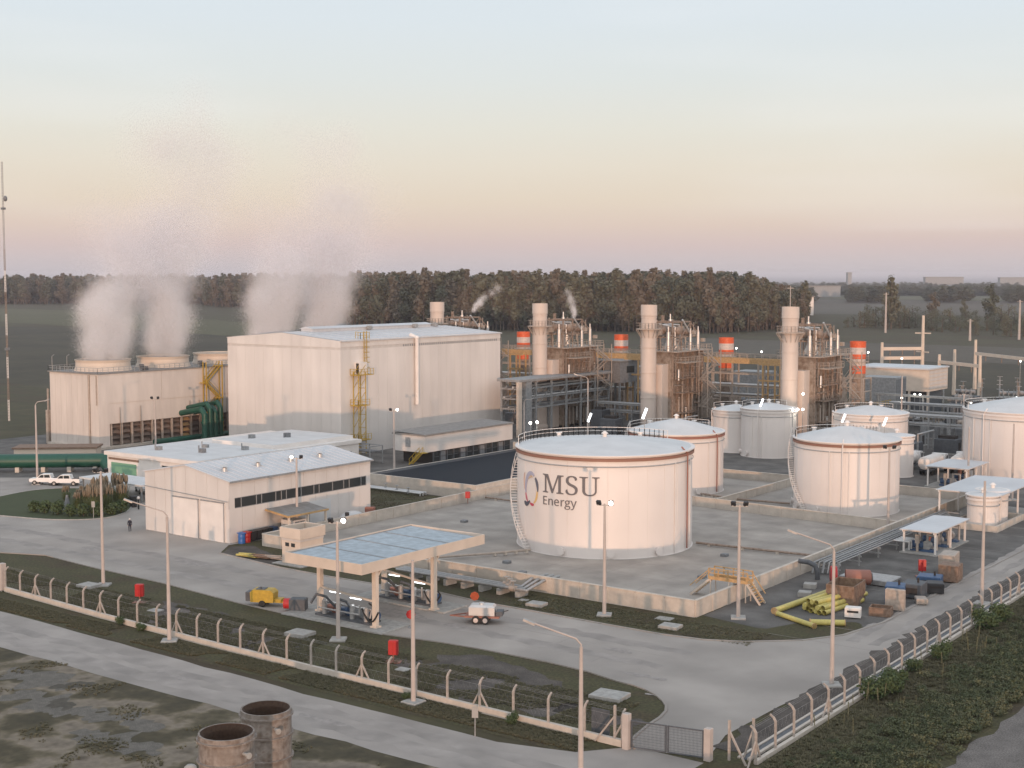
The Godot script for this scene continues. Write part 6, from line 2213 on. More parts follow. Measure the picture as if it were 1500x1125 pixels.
func pickup() -> Node3D:
	var t := thing("pickup_truck", "", "pickup truck", Vector3.ZERO, 0.0, "white pickup trucks")
	var prof := PackedVector2Array([V2(-2.6, 0.5), V2(2.5, 0.5), V2(2.6, 0.75), V2(2.55, 1.02), V2(1.35, 1.14), V2(0.6, 1.78), V2(-0.95, 1.8), V2(-1.05, 1.18), V2(-2.6, 1.15)])
	var b := Mb.new()
	b.plate(V(0, 0, -0.88), Vector3.RIGHT, Vector3.UP, PackedVector2Array([V2(-2.6, 0.5), V2(2.5, 0.5), V2(2.6, 0.75), V2(2.55, 1.02), V2(1.35, 1.14), V2(-2.6, 1.16)]), V(0, 0, 1.76))
	b.plate(V(0, 0, -0.76), Vector3.RIGHT, Vector3.UP, PackedVector2Array([V2(1.4, 1.13), V2(0.62, 1.76), V2(-0.9, 1.79), V2(-1.08, 1.15)]), V(0, 0, 1.52))
	part(t, "body", b, M.car_white)
	b = Mb.new()
	b.bx(-2.5, 1.1, -0.75, -1.2, 1.165, 0.75)
	part(t, "load_bed", b, M.dark_gap)
	b = Mb.new()
	for s in [-1, 1]:
		b.plate(V(0, 0, s * 0.765), Vector3.RIGHT, Vector3.UP, PackedVector2Array([V2(1.1, 1.2), V2(0.62, 1.66), V2(0.16, 1.68), V2(0.16, 1.2)]), V(0, 0, 0.01 * s))
		b.plate(V(0, 0, s * 0.765), Vector3.RIGHT, Vector3.UP, PackedVector2Array([V2(0.06, 1.2), V2(0.06, 1.68), V2(-0.82, 1.7), V2(-0.92, 1.2)]), V(0, 0, 0.01 * s))
	b.flat(V(1.37, 1.19, -0.68), V(1.37, 1.19, 0.68), V(0.72, 1.72, 0.66), V(0.72, 1.72, -0.66), V(1, 1, 0))
	part(t, "window", b, M.window_dark)
	for x in [1.65, -1.6]:
		for s in [-0.86, 0.86]:
			b = Mb.new()
			b.rod(V(x, 0.38, s - 0.12), V(x, 0.38, s + 0.12), 0.38, -1, 18)
			var w := part(t, "wheel", b, M.black_rubber)
			b = Mb.new()
			b.rod(V(x, 0.38, s - 0.13), V(x, 0.38, s + 0.13), 0.21, -1, 12)
			part(w, "rim", b, M.galvanised)
	b = Mb.new()
	for s in [-0.7, 0.7]:
		b.box(V(2.56, 0.86, s), V(0.08, 0.16, 0.34))
	part(t, "headlight", b, M.silver_lagging)
	b = Mb.new()
	b.bx(2.5, 0.42, -0.85, 2.7, 0.6, 0.85)
	b.bx(-2.75, 0.45, -0.85, -2.6, 0.62, 0.85)
	part(t, "bumper", b, M.mid_equipment)
	return t

func tanker() -> Node3D:
	var t := thing("tank_truck", "", "truck", Vector3.ZERO, 0.0, "white tank trucks")
	var b := Mb.new()
	b.bx(-4.5, 0.8, -1.1, 2.4, 1.1, 1.1)
	part(t, "chassis", b, M.dark_equipment)
	b = Mb.new()
	b.plate(V(0, 0, -1.2), Vector3.RIGHT, Vector3.UP, PackedVector2Array([V2(2.5, 0.7), V2(4.6, 0.7), V2(4.6, 2.0), V2(4.2, 3.1), V2(2.5, 3.2)]), V(0, 0, 2.4))
	part(t, "cab", b, M.car_white)
	b = Mb.new()
	b.flat(V(4.62, 2.05, -1.05), V(4.62, 2.05, 1.05), V(4.28, 2.95, 1.05), V(4.28, 2.95, -1.05), V(1, 0.3, 0))
	b.bx(3.2, 1.95, 1.2, 4.2, 2.8, 1.22)
	b.bx(3.2, 1.95, -1.22, 4.2, 2.8, -1.2)
	part(t, "window", b, M.window_dark)
	b = Mb.new()
	b.rod(V(-4.8, 2.2, 0), V(2.1, 2.2, 0), 1.15, -1, 22)
	b.ball(V(-4.8, 2.2, 0), V(0.35, 1.15, 1.15), 18, 10)
	b.ball(V(2.1, 2.2, 0), V(0.3, 1.15, 1.15), 18, 10)
	part(t, "tank", b, M.white_paint)
	for x in [3.6, -2.2, -3.5]:
		for s in [-1.0, 1.0]:
			b = Mb.new()
			b.rod(V(x, 0.52, s - 0.16), V(x, 0.52, s + 0.16), 0.52, -1, 18)
			part(t, "wheel", b, M.black_rubber)
	return t

# a tapered-capsule figure joined by a smooth minimum and meshed as surface nets
func body_mesh(bones: Array, cell: float) -> Mb:
	var lo := V(1e9, 1e9, 1e9)
	var hi := -lo
	for q in bones:
		for k in 2:
			lo = lo.min(q[k] - Vector3.ONE * (q[2 + k] + cell * 3))
			hi = hi.max(q[k] + Vector3.ONE * (q[2 + k] + cell * 3))
	var n := Vector3i(((hi - lo) / cell).ceil()) + Vector3i.ONE
	var f := PackedFloat32Array()
	f.resize(n.x * n.y * n.z)
	for z in n.z:
		for y in n.y:
			for x in n.x:
				var p := lo + Vector3(x, y, z) * cell
				var d := 1e3
				for q in bones:
					var ab: Vector3 = q[1] - q[0]
					var h := clampf((p - q[0]).dot(ab) / ab.length_squared(), 0.0, 1.0)
					var e: float = (p - q[0] - ab * h).length() - lerpf(q[2], q[3], h)
					var k := 0.03
					var m := clampf(0.5 + 0.5 * (d - e) / k, 0.0, 1.0)
					d = lerpf(d, e, m) - k * m * (1.0 - m)
				f[(z * n.y + y) * n.x + x] = d
	var at := {}
	var b := Mb.new()
	var idx := func(x: int, y: int, z: int) -> int: return (z * n.y + y) * n.x + x
	for z in n.z - 1:
		for y in n.y - 1:
			for x in n.x - 1:
				var s := Vector3.ZERO
				var c := 0
				for e in 12:
					var ax := e >> 2
					var u := e & 1
					var w := (e >> 1) & 1
					var p0 := Vector3i(x, y, z)
					if ax == 0: p0 += Vector3i(0, u, w)
					elif ax == 1: p0 += Vector3i(u, 0, w)
					else: p0 += Vector3i(u, w, 0)
					var p1: Vector3i = p0 + [Vector3i(1, 0, 0), Vector3i(0, 1, 0), Vector3i(0, 0, 1)][ax]
					var f0 := f[idx.call(p0.x, p0.y, p0.z)]
					var f1 := f[idx.call(p1.x, p1.y, p1.z)]
					if (f0 < 0.0) != (f1 < 0.0):
						s += Vector3(p0).lerp(Vector3(p1), f0 / (f0 - f1))
						c += 1
				if c:
					at[Vector3i(x, y, z)] = lo + s / c * cell
	var grad := func(p: Vector3) -> Vector3:
		var q := Vector3i(((p - lo) / cell).round()).clamp(Vector3i.ONE, n - Vector3i(2, 2, 2))
		return Vector3(f[idx.call(q.x + 1, q.y, q.z)] - f[idx.call(q.x - 1, q.y, q.z)], f[idx.call(q.x, q.y + 1, q.z)] - f[idx.call(q.x, q.y - 1, q.z)], f[idx.call(q.x, q.y, q.z + 1)] - f[idx.call(q.x, q.y, q.z - 1)]).normalized()
	for c in at:
		for ax in 3:
			var d1: Vector3i = [Vector3i(0, 1, 0), Vector3i(0, 0, 1), Vector3i(1, 0, 0)][ax]
			var d2: Vector3i = [Vector3i(0, 0, 1), Vector3i(1, 0, 0), Vector3i(0, 1, 0)][ax]
			var e: Vector3i = [Vector3i(1, 0, 0), Vector3i(0, 1, 0), Vector3i(0, 0, 1)][ax]
			var f0 := f[idx.call(c.x, c.y, c.z)]
			var g: Vector3i = c + e
			if (f0 < 0.0) != (f[idx.call(g.x, g.y, g.z)] < 0.0) and at.has(c - d1) and at.has(c - d2) and at.has(c - d1 - d2):
				var q := [at[c], at[c - d1], at[c - d1 - d2], at[c - d2]]
				var nn := q.map(grad)
				b.tri(q[0], q[1], q[2], nn[0], nn[1], nn[2])
				b.tri(q[0], q[2], q[3], nn[0], nn[2], nn[3])
	return b

func yard_things() -> void:
	var b: Mb
	var t: Node3D
	# vehicles
	var pk := pickup()
	pk.position = V(-197.9, 0.06, -136.6)
	pk.rotation.y = 0.62 + PI
	pk.set_meta("label", "left of two white pickup trucks parked by the fat green pipe")
	dup(pk, V(-194.4, 0.06, -137.9), 0.62 + PI, "right of two white pickup trucks parked by the fat green pipe")
	dup(pk, V(-177.5, 0.06, -140.5), -0.5, "white pickup truck half hidden behind the workshop's left corner")
	var tk := tanker()
	tk.position = V(-87.5, 0.03, -239.5)
	tk.rotation.y = -1.2 + PI * 0.9
	tk.set_meta("label", "left white tank truck between the dark rimmed tank and the wide right tank")
	dup(tk, V(-82.8, 0.03, -238.8), -1.25 + PI * 0.9, "middle white tank truck behind the farthest pale blue shelter")
	dup(tk, V(-79.5, 0.03, -243.5), -1.1 + PI * 0.9, "right white tank truck against the wide right tank")
	# tank trailer with twin axles
	t = thing("tank_trailer", "small white tank trailer with red frame and twin axles beside the loading canopy", "trailer", V(-82.6, 0.05, -106.9), 0.5)
	b = Mb.new()
	b.bx(-1.6, 0.62, -0.9, 1.9, 0.8, 0.9)
	b.beam(V(-1.6, 0.7, 0.7), V(-3.2, 0.6, 0), 0.12, 0.12)
	b.beam(V(-1.6, 0.7, -0.7), V(-3.2, 0.6, 0), 0.12, 0.12)
	part(t, "frame", b, M.brick_red)
	b = Mb.new()
	b.slab(-1.2, 0.82, -0.75, 1.4, 1.85, 0.75, 0.2)
	b.rod(V(0, 1.85, 0), V(0, 1.98, 0), 0.28, -1, 12)
	part(t, "tank", b, M.silver_lagging)
	for x in [-0.45, 0.5]:
		for s in [-0.95, 0.95]:
			b = Mb.new()
			b.rod(V(x, 0.42, s - 0.13), V(x, 0.42, s + 0.13), 0.42, -1, 18)
			var w := part(t, "wheel", b, M.black_rubber)
			b = Mb.new()
			b.rod(V(x, 0.42, s - 0.145), V(x, 0.42, s + 0.145), 0.24, -1, 12)
			part(w, "rim", b, M.pale_band)
	b = Mb.new()
	b.bx(1.5, 0.8, -0.6, 2.2, 1.25, 0.6)
	b.beam(V(2.0, 0.9, -0.8), V(2.6, 1.1, -0.8), 0.1, 0.1)
	part(t, "pump_box", b, M.dark_equipment)
	# yellow generator on wheels
	t = thing("mobile_generator", "yellow wheeled generator with tow bar at the edge of the inner road", "generator", V(-105.4, 0.02, -98.9), 0.45)
	b = Mb.new()
	b.plate(V(0, 0, -0.75), Vector3.RIGHT, Vector3.UP, PackedVector2Array([V2(-1.3, 0.5), V2(1.2, 0.5), V2(1.25, 1.5), V2(0.9, 1.8), V2(-1.1, 1.8), V2(-1.35, 1.5)]), V(0, 0, 1.5))
	part(t, "hood", b, M.yellow_paint)
	b = Mb.new()
	b.bx(-1.9, 0.55, -0.6, -1.35, 1.5, 0.6)
	b.rod(V(-0.3, 1.8, 0.2), V(-0.3, 2.05, 0.2), 0.1, -1, 8)
	b.bx(-0.8, 1.8, -0.5, 0.2, 1.86, 0.5)
	part(t, "engine_grille", b, M.dark_equipment)
	b = Mb.new()
	b.beam(V(1.2, 0.6, 0.5), V(2.7, 0.45, 0), 0.2, 0.2)
	b.beam(V(1.2, 0.6, -0.5), V(2.7, 0.45, 0), 0.2, 0.2)
	b.bx(1.2, 0.5, -0.55, 2.0, 0.85, 0.55)
	part(t, "tow_bar", b, M.yellow_paint)
	for s in [-0.8, 0.8]:
		b = Mb.new()
		b.rod(V(0, 0.36, s - 0.1), V(0, 0.36, s + 0.1), 0.36, -1, 16)
		part(t, "wheel", b, M.black_rubber)
	t = thing("welding_set", "dark box with a red end standing on the road beside the yellow generator", "machine", V(-100.9, 0.05, -99.2), 0.5)
	b = Mb.new()
	b.slab(-0.7, 0.1, -0.6, 1.0, 1.35, 0.6, 0.08)
	part(t, "body", b, M.dark_equipment)
	b = Mb.new()
	b.rod(V(-1.35, 0.75, 0), V(-0.7, 0.75, 0), 0.55, -1, 14)
	part(t, "red_end", b, M.red_paint)
	# red fire hose cabinets on posts
	var cab := [[-117.1, -91.9, "red fire cabinet leftmost behind the front fence"], [-80.3, -90.9, "red fire cabinet behind the front fence below the loading canopy"], [-54.4, -153.9, "red fire cabinet on the gravel by the right road"]]
	for q in cab:
		t = thing("fire_cabinet", q[2], "fire cabinet", V(q[0], 0.03, q[1]), 0.5, "red fire cabinets")
		b = Mb.new()
		b.slab(-0.42, 0.7, -0.25, 0.42, 2.0, 0.25, 0.05)
		part(t, "box", b, M.red_paint)
		b = Mb.new()
		b.bx(-0.38, 0.75, 0.25, -0.02, 1.9, 0.29)
		b.bx(0.02, 0.75, 0.25, 0.38, 1.9, 0.29)
		part(t, "door", b, M.red_paint)
		b = Mb.new()
		b.rod(Vector3.ZERO, V(0, 0.7, 0), 0.07, -1, 8)
		b.slab(-0.7, 0, -0.5, 0.7, 0.06, 0.5, 0.02)
		part(t, "stand", b, M.brick_red)
	for q in [[-127.7, -93.3, 1.1, "pale concrete chamber lid left of the first lamp pole"], [-93.8, -92.6, 1.2, "pale raised concrete lid beside the lamp pole near the loading island"], [-59.0, -93.6, 1.4, "pale concrete chamber lid inside the road corner by the gate"], [-82.2, -115.9, 0.95, "pale concrete lid on the verge left of the floodlight pole with one lit lamp"], [-68.5, -119.0, 0.85, "left of two pale concrete lids below the bund corner"], [-66.2, -116.2, 1.0, "right of two pale concrete lids below the bund corner"], [-112.9, -90.6, 0.7, "small flat concrete lid beside the leftmost red fire cabinet"], [-78.0, -89.6, 0.6, "small flat concrete lid beside the fire cabinet below the loading canopy"], [-84.7, -117.0, 0.5, "smallest flat lid by the pipe rack end"]]:
		t = thing("chamber_lid", q[3], "chamber lid", V(q[0], 0.02, q[1]), 0.1, "concrete chamber lids")
		b = Mb.new()
		b.slab(-q[2], 0, -q[2] * 0.8, q[2], 0.35 if q[2] > 0.9 else 0.1, q[2] * 0.8, 0.05)
		part(t, "lid", b, M.pad_concrete)
	# person
	t = thing("person", "person in dark work clothes and a white helmet walking left of the workshop", "person", V(-151.5, 0.05, -117.5), 0.8)
	var bones := [[V(0, 1.0, 0), V(0, 1.32, 0), 0.15, 0.19], [V(-0.16, 1.42, 0), V(0.16, 1.42, 0), 0.09, 0.09], [V(0, 1.45, 0), V(0, 1.56, 0), 0.06, 0.055],
		[V(-0.1, 0.92, 0), V(-0.11, 0.5, 0.1), 0.105, 0.07], [V(-0.11, 0.5, 0.1), V(-0.11, 0.1, -0.02), 0.07, 0.05], [V(-0.11, 0.06, -0.04), V(-0.11, 0.05, 0.15), 0.05, 0.045],
		[V(0.1, 0.92, 0), V(0.11, 0.5, -0.04), 0.105, 0.07], [V(0.11, 0.5, -0.04), V(0.11, 0.12, -0.22), 0.07, 0.05], [V(0.11, 0.07, -0.24), V(0.11, 0.05, -0.08), 0.05, 0.045],
		[V(-0.21, 1.4, 0), V(-0.27, 1.12, -0.05), 0.062, 0.05], [V(-0.27, 1.12, -0.05), V(-0.27, 0.88, 0.06), 0.05, 0.038], [V(0.21, 1.4, 0), V(0.27, 1.12, 0.03), 0.062, 0.05], [V(0.27, 1.12, 0.03), V(0.27, 0.89, 0.16), 0.05, 0.038]]
	part(t, "body", body_mesh(bones, 0.035), M.hivis_cloth)
	var hd := [[V(0, 1.62, 0.01), V(0, 1.68, 0.0), 0.085, 0.09], [V(0, 1.6, 0.1), V(0, 1.63, 0.105), 0.02, 0.015], [V(0.27, 0.85, 0.17), V(0.27, 0.79, 0.2), 0.04, 0.02], [V(-0.27, 0.84, 0.07), V(-0.27, 0.78, 0.09), 0.04, 0.02]]
	part(t, "head", body_mesh(hd.slice(0, 2), 0.02), M.skin)
	part(t, "hand", body_mesh(hd.slice(2, 3), 0.015), M.skin)
	part(t, "hand", body_mesh(hd.slice(3, 4), 0.015), M.skin)
	b = Mb.new()
	b.lathe(V(0, 1.68, 0), [V2(0.15, 0), V2(0.115, 0.02), V2(0.105, 0.08), V2(0.07, 0.12), V2(0, 0.135)], 16)
	part(t, "helmet", b, M.white_paint)
	# signs
	for q in [[-163.9, -120.8, 2.5, "slim white sign board on a post in front of the lawn hedge"], [-62.0, -79.4, 2.3, "small white sign on a post outside the front fence beside the outer road"]]:
		t = thing("road_sign", q[3], "sign", V(q[0], 0.05, q[1]), 0.62)
		b = Mb.new()
		b.rod(Vector3.ZERO, V(0, q[2], 0), 0.045, -1, 8)
		part(t, "post", b, M.galvanised)
		b = Mb.new()
		b.slab(-0.24, q[2] - 0.85, 0.05, 0.24, q[2], 0.09, 0.01)
		part(t, "board", b, M.pad_concrete)
	t = thing("plaque_stand", "grey pyramid shaped stand among the plants on the lawn island", "monument", V(-172.6, 0.1, -122.6))
	b = Mb.new()
	b.rod(Vector3.ZERO, V(0, 2.3, 0), 0.75, 0.2, 4)
	part(t, "pillar", b, M.mid_equipment)
	t = thing("bollard_lamp", "dark post with a pale round lamp at the lawn island's right tip", "lamp", V(-165.2, 0.05, -129.8))
	b = Mb.new()
	b.rod(Vector3.ZERO, V(0, 1.5, 0), 0.12, -1, 10)
	part(t, "post", b, M.black_plastic)
	b = Mb.new()
	b.ball(V(0, 1.7, 0), V(0.24, 0.24, 0.24))
	part(t, "globe", b, M.white_paint)
	t = thing("waste_bin", "black bin standing behind the dark lamp post at the lawn island's tip", "bin", V(-167.4, 0.05, -130.6))
	b = Mb.new()
	b.lathe(Vector3.ZERO, [V2(0.5, 0), V2(0.6, 1.6), V2(0.5, 1.7), V2(0, 1.75)], 14)
	part(t, "body", b, M.black_plastic)
	# yellow pipes stacked on the gravel
	var ps := [[-60.4, -127.4, -59.3, -140.5, 0.32, 13.2, "yellow_pipe_paint", "longest yellow pipe along the left edge of the pile"], [-59.9, -127.0, -54.6, -124.4, 0.25, 0, "yellow_pipe_paint", "yellow pipe lying nearest the road below the pile"], [-55.6, -125.4, -52.6, -127.2, 0.3, 0, "yellow_pipe_paint", "short yellow pipe end at the pile's right front corner"]]
	for q in ps:
		t = thing("yellow_pipe", q[7], "pipe", V(q[0], 0.04 + q[4], q[1]), 0.0, "yellow pipes on the gravel")
		b = Mb.new()
		var e := V(q[2] - q[0], 0, q[3] - q[1])
		b.rod(Vector3.ZERO, e, q[4], -1, 14)
		part(t, "tube", b, M[q[6]])
		b = Mb.new()
		b.rod(-e.normalized() * 0.01, e.normalized() * 0.12, q[4] + 0.05, -1, 14)
		part(t, "end_collar", b, M.ochre_paint)
		b = Mb.new()
		b.rod(e * 0.985, e, q[4] + 0.05, -1, 14)
		part(t, "end_collar", b, M.ochre_paint)
	rng.seed = 31
	for k in 14:
		var row := 0 if k < 6 else (1 if k < 11 else 2)
		var x: float = -58.6 + (k if k < 6 else (k - 6 + 0.5 if k < 11 else k - 11 + 1.0)) * 0.52
		var l := rng.randf_range(7.0, 10.0)
		t = thing("yellow_pipe", "pale yellow pipe in the middle of the pile on the gravel", "pipe", V(x, 0.3 + row * 0.42, -129.5 - rng.randf() * 1.4), 0.0, "pale yellow pipes in the pile")
		b = Mb.new()
		b.rod(Vector3.ZERO, V(rng.randf_range(0.3, 0.9) + k * 0.04, 0.0, -l), 0.25, -1, 12, k % 3 == 0)
		part(t, "tube", b, M.yellow_pipe_paint)
	# crates, skips and machines by the right road
	var boxes := [["container_brown", [-56.4, -136.4, 3.0, 2.3, 4.2, 0.1], "rust brown open container nearest the pile of yellow pipes", "container"], ["steel_tan", [-50.9, -136.2, 2.0, 2.3, 0.5, 0.1], "beige sheet leaning upright in front of the blue machine", "panel"],
		["container_brown", [-51.4, -133.6, 2.2, 0.9, 1.6, 0.2], "low rusty tray at the edge of the right road", "skip"], ["white_paint", [-53.3, -130.9, 1.6, 1.1, 1.1, 0.3], "white box with a dark slot in front of the rust brown container", "box"],
		["galvanised", [-58.2, -147.8, 6.0, 0.7, 3.6, 0.0], "flat pale steel platform behind the rust brown container", "platform"], ["dark_blue_paint", [-52.2, -139.6, 2.0, 2.0, 2.4, 0.3], "blue machine behind the beige sheet", "machine"],
		["dark_equipment", [-51.6, -143.6, 2.2, 1.6, 2.6, 0.1], "dark machine right of the blue machine", "machine"], ["dark_blue_paint", [-51.9, -149.4, 2.6, 1.3, 2.2, 0.2], "second blue machine farther along the right road", "machine"],
		["black_plastic", [-50.4, -146.8, 1.8, 1.2, 1.8, 0.4], "black box beside the right road between two blue machines", "box"], ["container_brown", [-51.0, -153.6, 2.2, 2.0, 2.4, 0.1], "dark brown crate near the fire cabinet on the gravel", "crate"],
		["steel_tan", [-52.6, -157.8, 1.8, 2.4, 3.4, 0.15], "tan upright crate farthest along the right road", "crate"], ["steel_tan", [-49.8, -140.8, 1.2, 0.7, 1.6, 0.5], "low tan pallet box at the road edge beside the dark machine", "pallet"]]
	for q in boxes:
		var s: Array = q[1]
		t = thing(String(q[3]).replace(" ", "_") if q[3] != "box" else "storage_box", q[2], q[3], V(s[0], 0.03, s[1]), s[5])
		b = Mb.new()
		if q[3] in ["container", "skip"]:
			for w in [[-s[2] / 2, -s[4] / 2, -s[2] / 2 + 0.1, s[4] / 2], [s[2] / 2 - 0.1, -s[4] / 2, s[2] / 2, s[4] / 2], [-s[2] / 2 + 0.1, -s[4] / 2, s[2] / 2 - 0.1, -s[4] / 2 + 0.1], [-s[2] / 2 + 0.1, s[4] / 2 - 0.1, s[2] / 2 - 0.1, s[4] / 2]]:
				b.bx(w[0], 0.1, w[1], w[2], s[3], w[3])
			b.bx(-s[2] / 2, 0, -s[4] / 2, s[2] / 2, 0.1, s[4] / 2)
		else:
			b.slab(-s[2] / 2, 0.12, -s[4] / 2, s[2] / 2, s[3], s[4] / 2, minf(0.08, s[3] * 0.2))
		part(t, "body", b, M[q[0]])
		b = Mb.new()
		if q[3] == "machine":
			b.rod(V(s[2] * 0.2, s[3], 0), V(s[2] * 0.2, s[3] + 0.5, 0), 0.12, -1, 8)
			part(t, "exhaust", b, M.dark_gap)
			b = Mb.new()
			b.bx(-s[2] / 2 - 0.02, 0.5, -s[4] * 0.3, -s[2] / 2, s[3] - 0.4, s[4] * 0.3)
			part(t, "grille", b, M.dark_gap)
			b = Mb.new()
			b.bx(-s[2] * 0.3, 0.5, s[4] / 2, s[2] * 0.3, s[3] - 0.4, s[4] / 2 + 0.03)
			part(t, "grille", b, M.dark_gap)
		elif q[3] == "box":
			b.bx(-s[2] * 0.35, s[3] * 0.55, s[4] / 2, s[2] * 0.35, s[3] * 0.75, s[4] / 2 + 0.02)
			part(t, "slot", b, M.dark_gap)
		elif q[3] == "container":
			for k in 5:
				b.bx(-s[2] / 2 + 0.2 + k * 0.6, 0.15, s[4] / 2, -s[2] / 2 + 0.35 + k * 0.6, s[3] - 0.1, s[4] / 2 + 0.06)
			part(t, "rib", b, M.container_brown)
		else:
			b.bx(-s[2] * 0.4, 0, -s[4] * 0.4, -s[2] * 0.25, 0.12, s[4] * 0.4)
			b.bx(s[2] * 0.25, 0, -s[4] * 0.4, s[2] * 0.4, 0.12, s[4] * 0.4)
			part(t, "runner", b, M.dark_equipment)
	t = thing("hose_drum", "big red hose drum beside a pinkish cylinder near the right bund wall", "drum", V(-60.7, 0.03, -143.6), 0.5)
	b = Mb.new()
	b.rod(V(-0.5, 1.1, 0), V(0.2, 1.1, 0), 1.1, -1, 22)
	part(t, "reel", b, M.red_paint)
	b = Mb.new()
	b.bx(-0.5, 0, -0.7, -0.3, 0.8, 0.7)
	b.bx(0.0, 0, -0.7, 0.2, 0.8, 0.7)
	part(t, "stand", b, M.dark_equipment)
	t = thing("foam_vessel", "pinkish horizontal cylinder lying beside the big red drum", "vessel", V(-58.4, 0.03, -144.2), 0.5)
	b = Mb.new()
	b.rod(V(-1.2, 1.15, 0), V(1.4, 1.15, 0), 0.85, -1, 20)
	b.ball(V(1.4, 1.15, 0), V(0.3, 0.85, 0.85), 16, 8)
	part(t, "shell", b, M.brick_red)
	b = Mb.new()
	b.bx(-0.8, 0, -0.7, -0.5, 0.6, 0.7)
	b.bx(0.7, 0, -0.7, 1.0, 0.6, 0.7)
	b.rod(V(1.66, 1.15, 0), V(1.75, 1.15, 0), 0.5, -1, 14)
	part(t, "saddle", b, M.mid_equipment)
	t = thing("pipe_elbow", "dark curved pipe end rising beside the bund wall near the red drum", "pipe", V(-64.6, 0.03, -145.2))
	b = Mb.new()
	b.pipe([V(-1.2, 1.9, 0), V(0, 1.9, 0), V(0.8, 1.6, 0), V(1.1, 0.9, 0), V(1.1, 0, 0)], 0.28, 10)
	part(t, "tube", b, M.dark_equipment)
	for q in [[-62.5, -141.0, "pale concrete block near the dark curved pipe"], [-61.3, -136.9, "pale concrete block between the bund wall and yellow pipes"]]:
		t = thing("concrete_block", q[2], "block", V(q[0], 0.03, q[1]), 0.3)
		b = Mb.new()
		b.slab(-0.7, 0, -0.6, 0.7, 0.5, 0.6, 0.05)
		part(t, "block", b, M.pad_concrete)
	# timber on the earth patch
	for k in 3:
		t = thing("timber_pile", ["yellow planks on the earth patch before the workshop", "brown boards beside the yellow planks before the workshop", "grey rubble heap end of the earth patch before the workshop"][k], "planks", V(-125.6 + k * 1.8, 0.04, -115.0 - k * 0.5), 0.2)
		for m in 5:
			b = Mb.new()
			b.box(V(0, 0.1 + 0.1 * m, -0.4 + 0.2 * ((m * 3) % 5)), V(3.4 - 0.3 * m, 0.09, 0.24), Basis(Vector3.UP, 0.07 * (m - 2)))
			part(t, "plank", b, [M.yellow_pipe_paint, M.container_brown, M.steel_tan][k])
	t = thing("covered_pile", "pale sheet covered pile behind the workshop porch beside the bund wall", "pile", V(-131.8, 0.02, -140.5))
	b = Mb.new()
	b.ball(V(0, 0.2, 0), V(1.5, 1.5, 2.6), 14, 9)
	part(t, "sheet", b, M.tank_roof_paint)
	b = Mb.new()
	b.rod(V(1.2, 0, 2.2), V(1.2, 1.9, 2.2), 0.3, -1, 10)
	part(t, "dark_drum", b, M.black_plastic)
	t = thing("fire_cabinet", "dull red cabinet beside the workshop's far end", "fire cabinet", V(-131.9, 0.02, -144.5), 0.5, "red fire cabinets")
	b = Mb.new()
	b.slab(-0.7, 0.1, -0.4, 0.7, 1.7, 0.4, 0.05)
	part(t, "box", b, M.brick_red)
	t = thing("fire_cabinet", "small red cabinet on a post at the corner of the water basin", "fire cabinet", V(-128.6, 0.02, -163.0), 0.5, "red fire cabinets")
	b = Mb.new()
	b.slab(-0.35, 0.9, -0.25, 0.35, 1.9, 0.25, 0.04)
	part(t, "box", b, M.red_paint)
	b = Mb.new()
	b.rod(Vector3.ZERO, V(0, 0.9, 0), 0.06, -1, 8)
	part(t, "stand", b, M.brick_red)
	# old chimney sections in the foreground
	var cyl := [["rusty_section", "nearest rusty open topped steel cylinder at the photo's bottom edge", 330, 83.0, 1.72, 6.4, 1075], ["rusty_section", "taller looking rusty open topped steel cylinder just behind the nearest one", 389.5, 90.7, 1.7, 5.45, 1040]]
	for i in 2:
		var p: Vector3 = [V(-63.55, 0, -56.27), V(-67.26, 0, -63.10)][i]
		var h: float = cyl[i][5]
		var r: float = cyl[i][4]
		t = thing("steel_cylinder", cyl[i][1], "steel cylinder", p, 0.0, "rusty steel cylinders in the foreground")
		b = Mb.new()
		b.lathe(Vector3.ZERO, [V2(r, 0), V2(r, h - 0.5), V2(r + 0.02, h - 0.3), V2(r + 0.02, h), V2(r - 0.1, h)], 64)
		part(t, "shell", b, M.rusty_steel)
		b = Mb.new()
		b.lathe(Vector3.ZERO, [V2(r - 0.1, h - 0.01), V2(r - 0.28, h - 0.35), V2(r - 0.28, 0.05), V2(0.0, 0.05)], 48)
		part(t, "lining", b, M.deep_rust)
		b = Mb.new()
		for y in [h - 0.42, h - 1.75, h - 3.3]:
			b.lathe(V(0, y, 0), [V2(r, 0), V2(r + 0.14, 0.02), V2(r + 0.14, 0.12), V2(r, 0.14)], 64)
		part(t, "flange_ring", b, M.rusty_steel)
		for k in 2:
			b = Mb.new()
			var a := 0.1 + k * 2.9 + i * 0.3
			var e := V(cos(a), 0, sin(a))
			b.rod(e * r + V(0, h - 1.0, 0), e * (r + 0.55) + V(0, h - 1.0, 0), 0.11, -1, 10)
			b.rod(e * (r + 0.5) + V(0, h - 1.0, 0), e * (r + 0.58) + V(0, h - 1.0, 0), 0.2, -1, 12)
			part(t, "nozzle", b, M.pad_concrete)
	for q in [[-73.8, -62.0, 0.5], [-72.9, -60.6, 0.3], [-76.0, -66.2, 0.35]]:
		t = thing("stone", "pale stone on the waste ground beside the rusty cylinders", "stone", V(q[0], 0, q[1]), 0.4, "pale stones on the waste ground")
		b = Mb.new()
		b.ball(V(0, q[2] * 0.3, 0), V(q[2], q[2] * 0.6, q[2] * 0.8), 7, 5)
		part(t, "rock", b, M.pad_concrete)

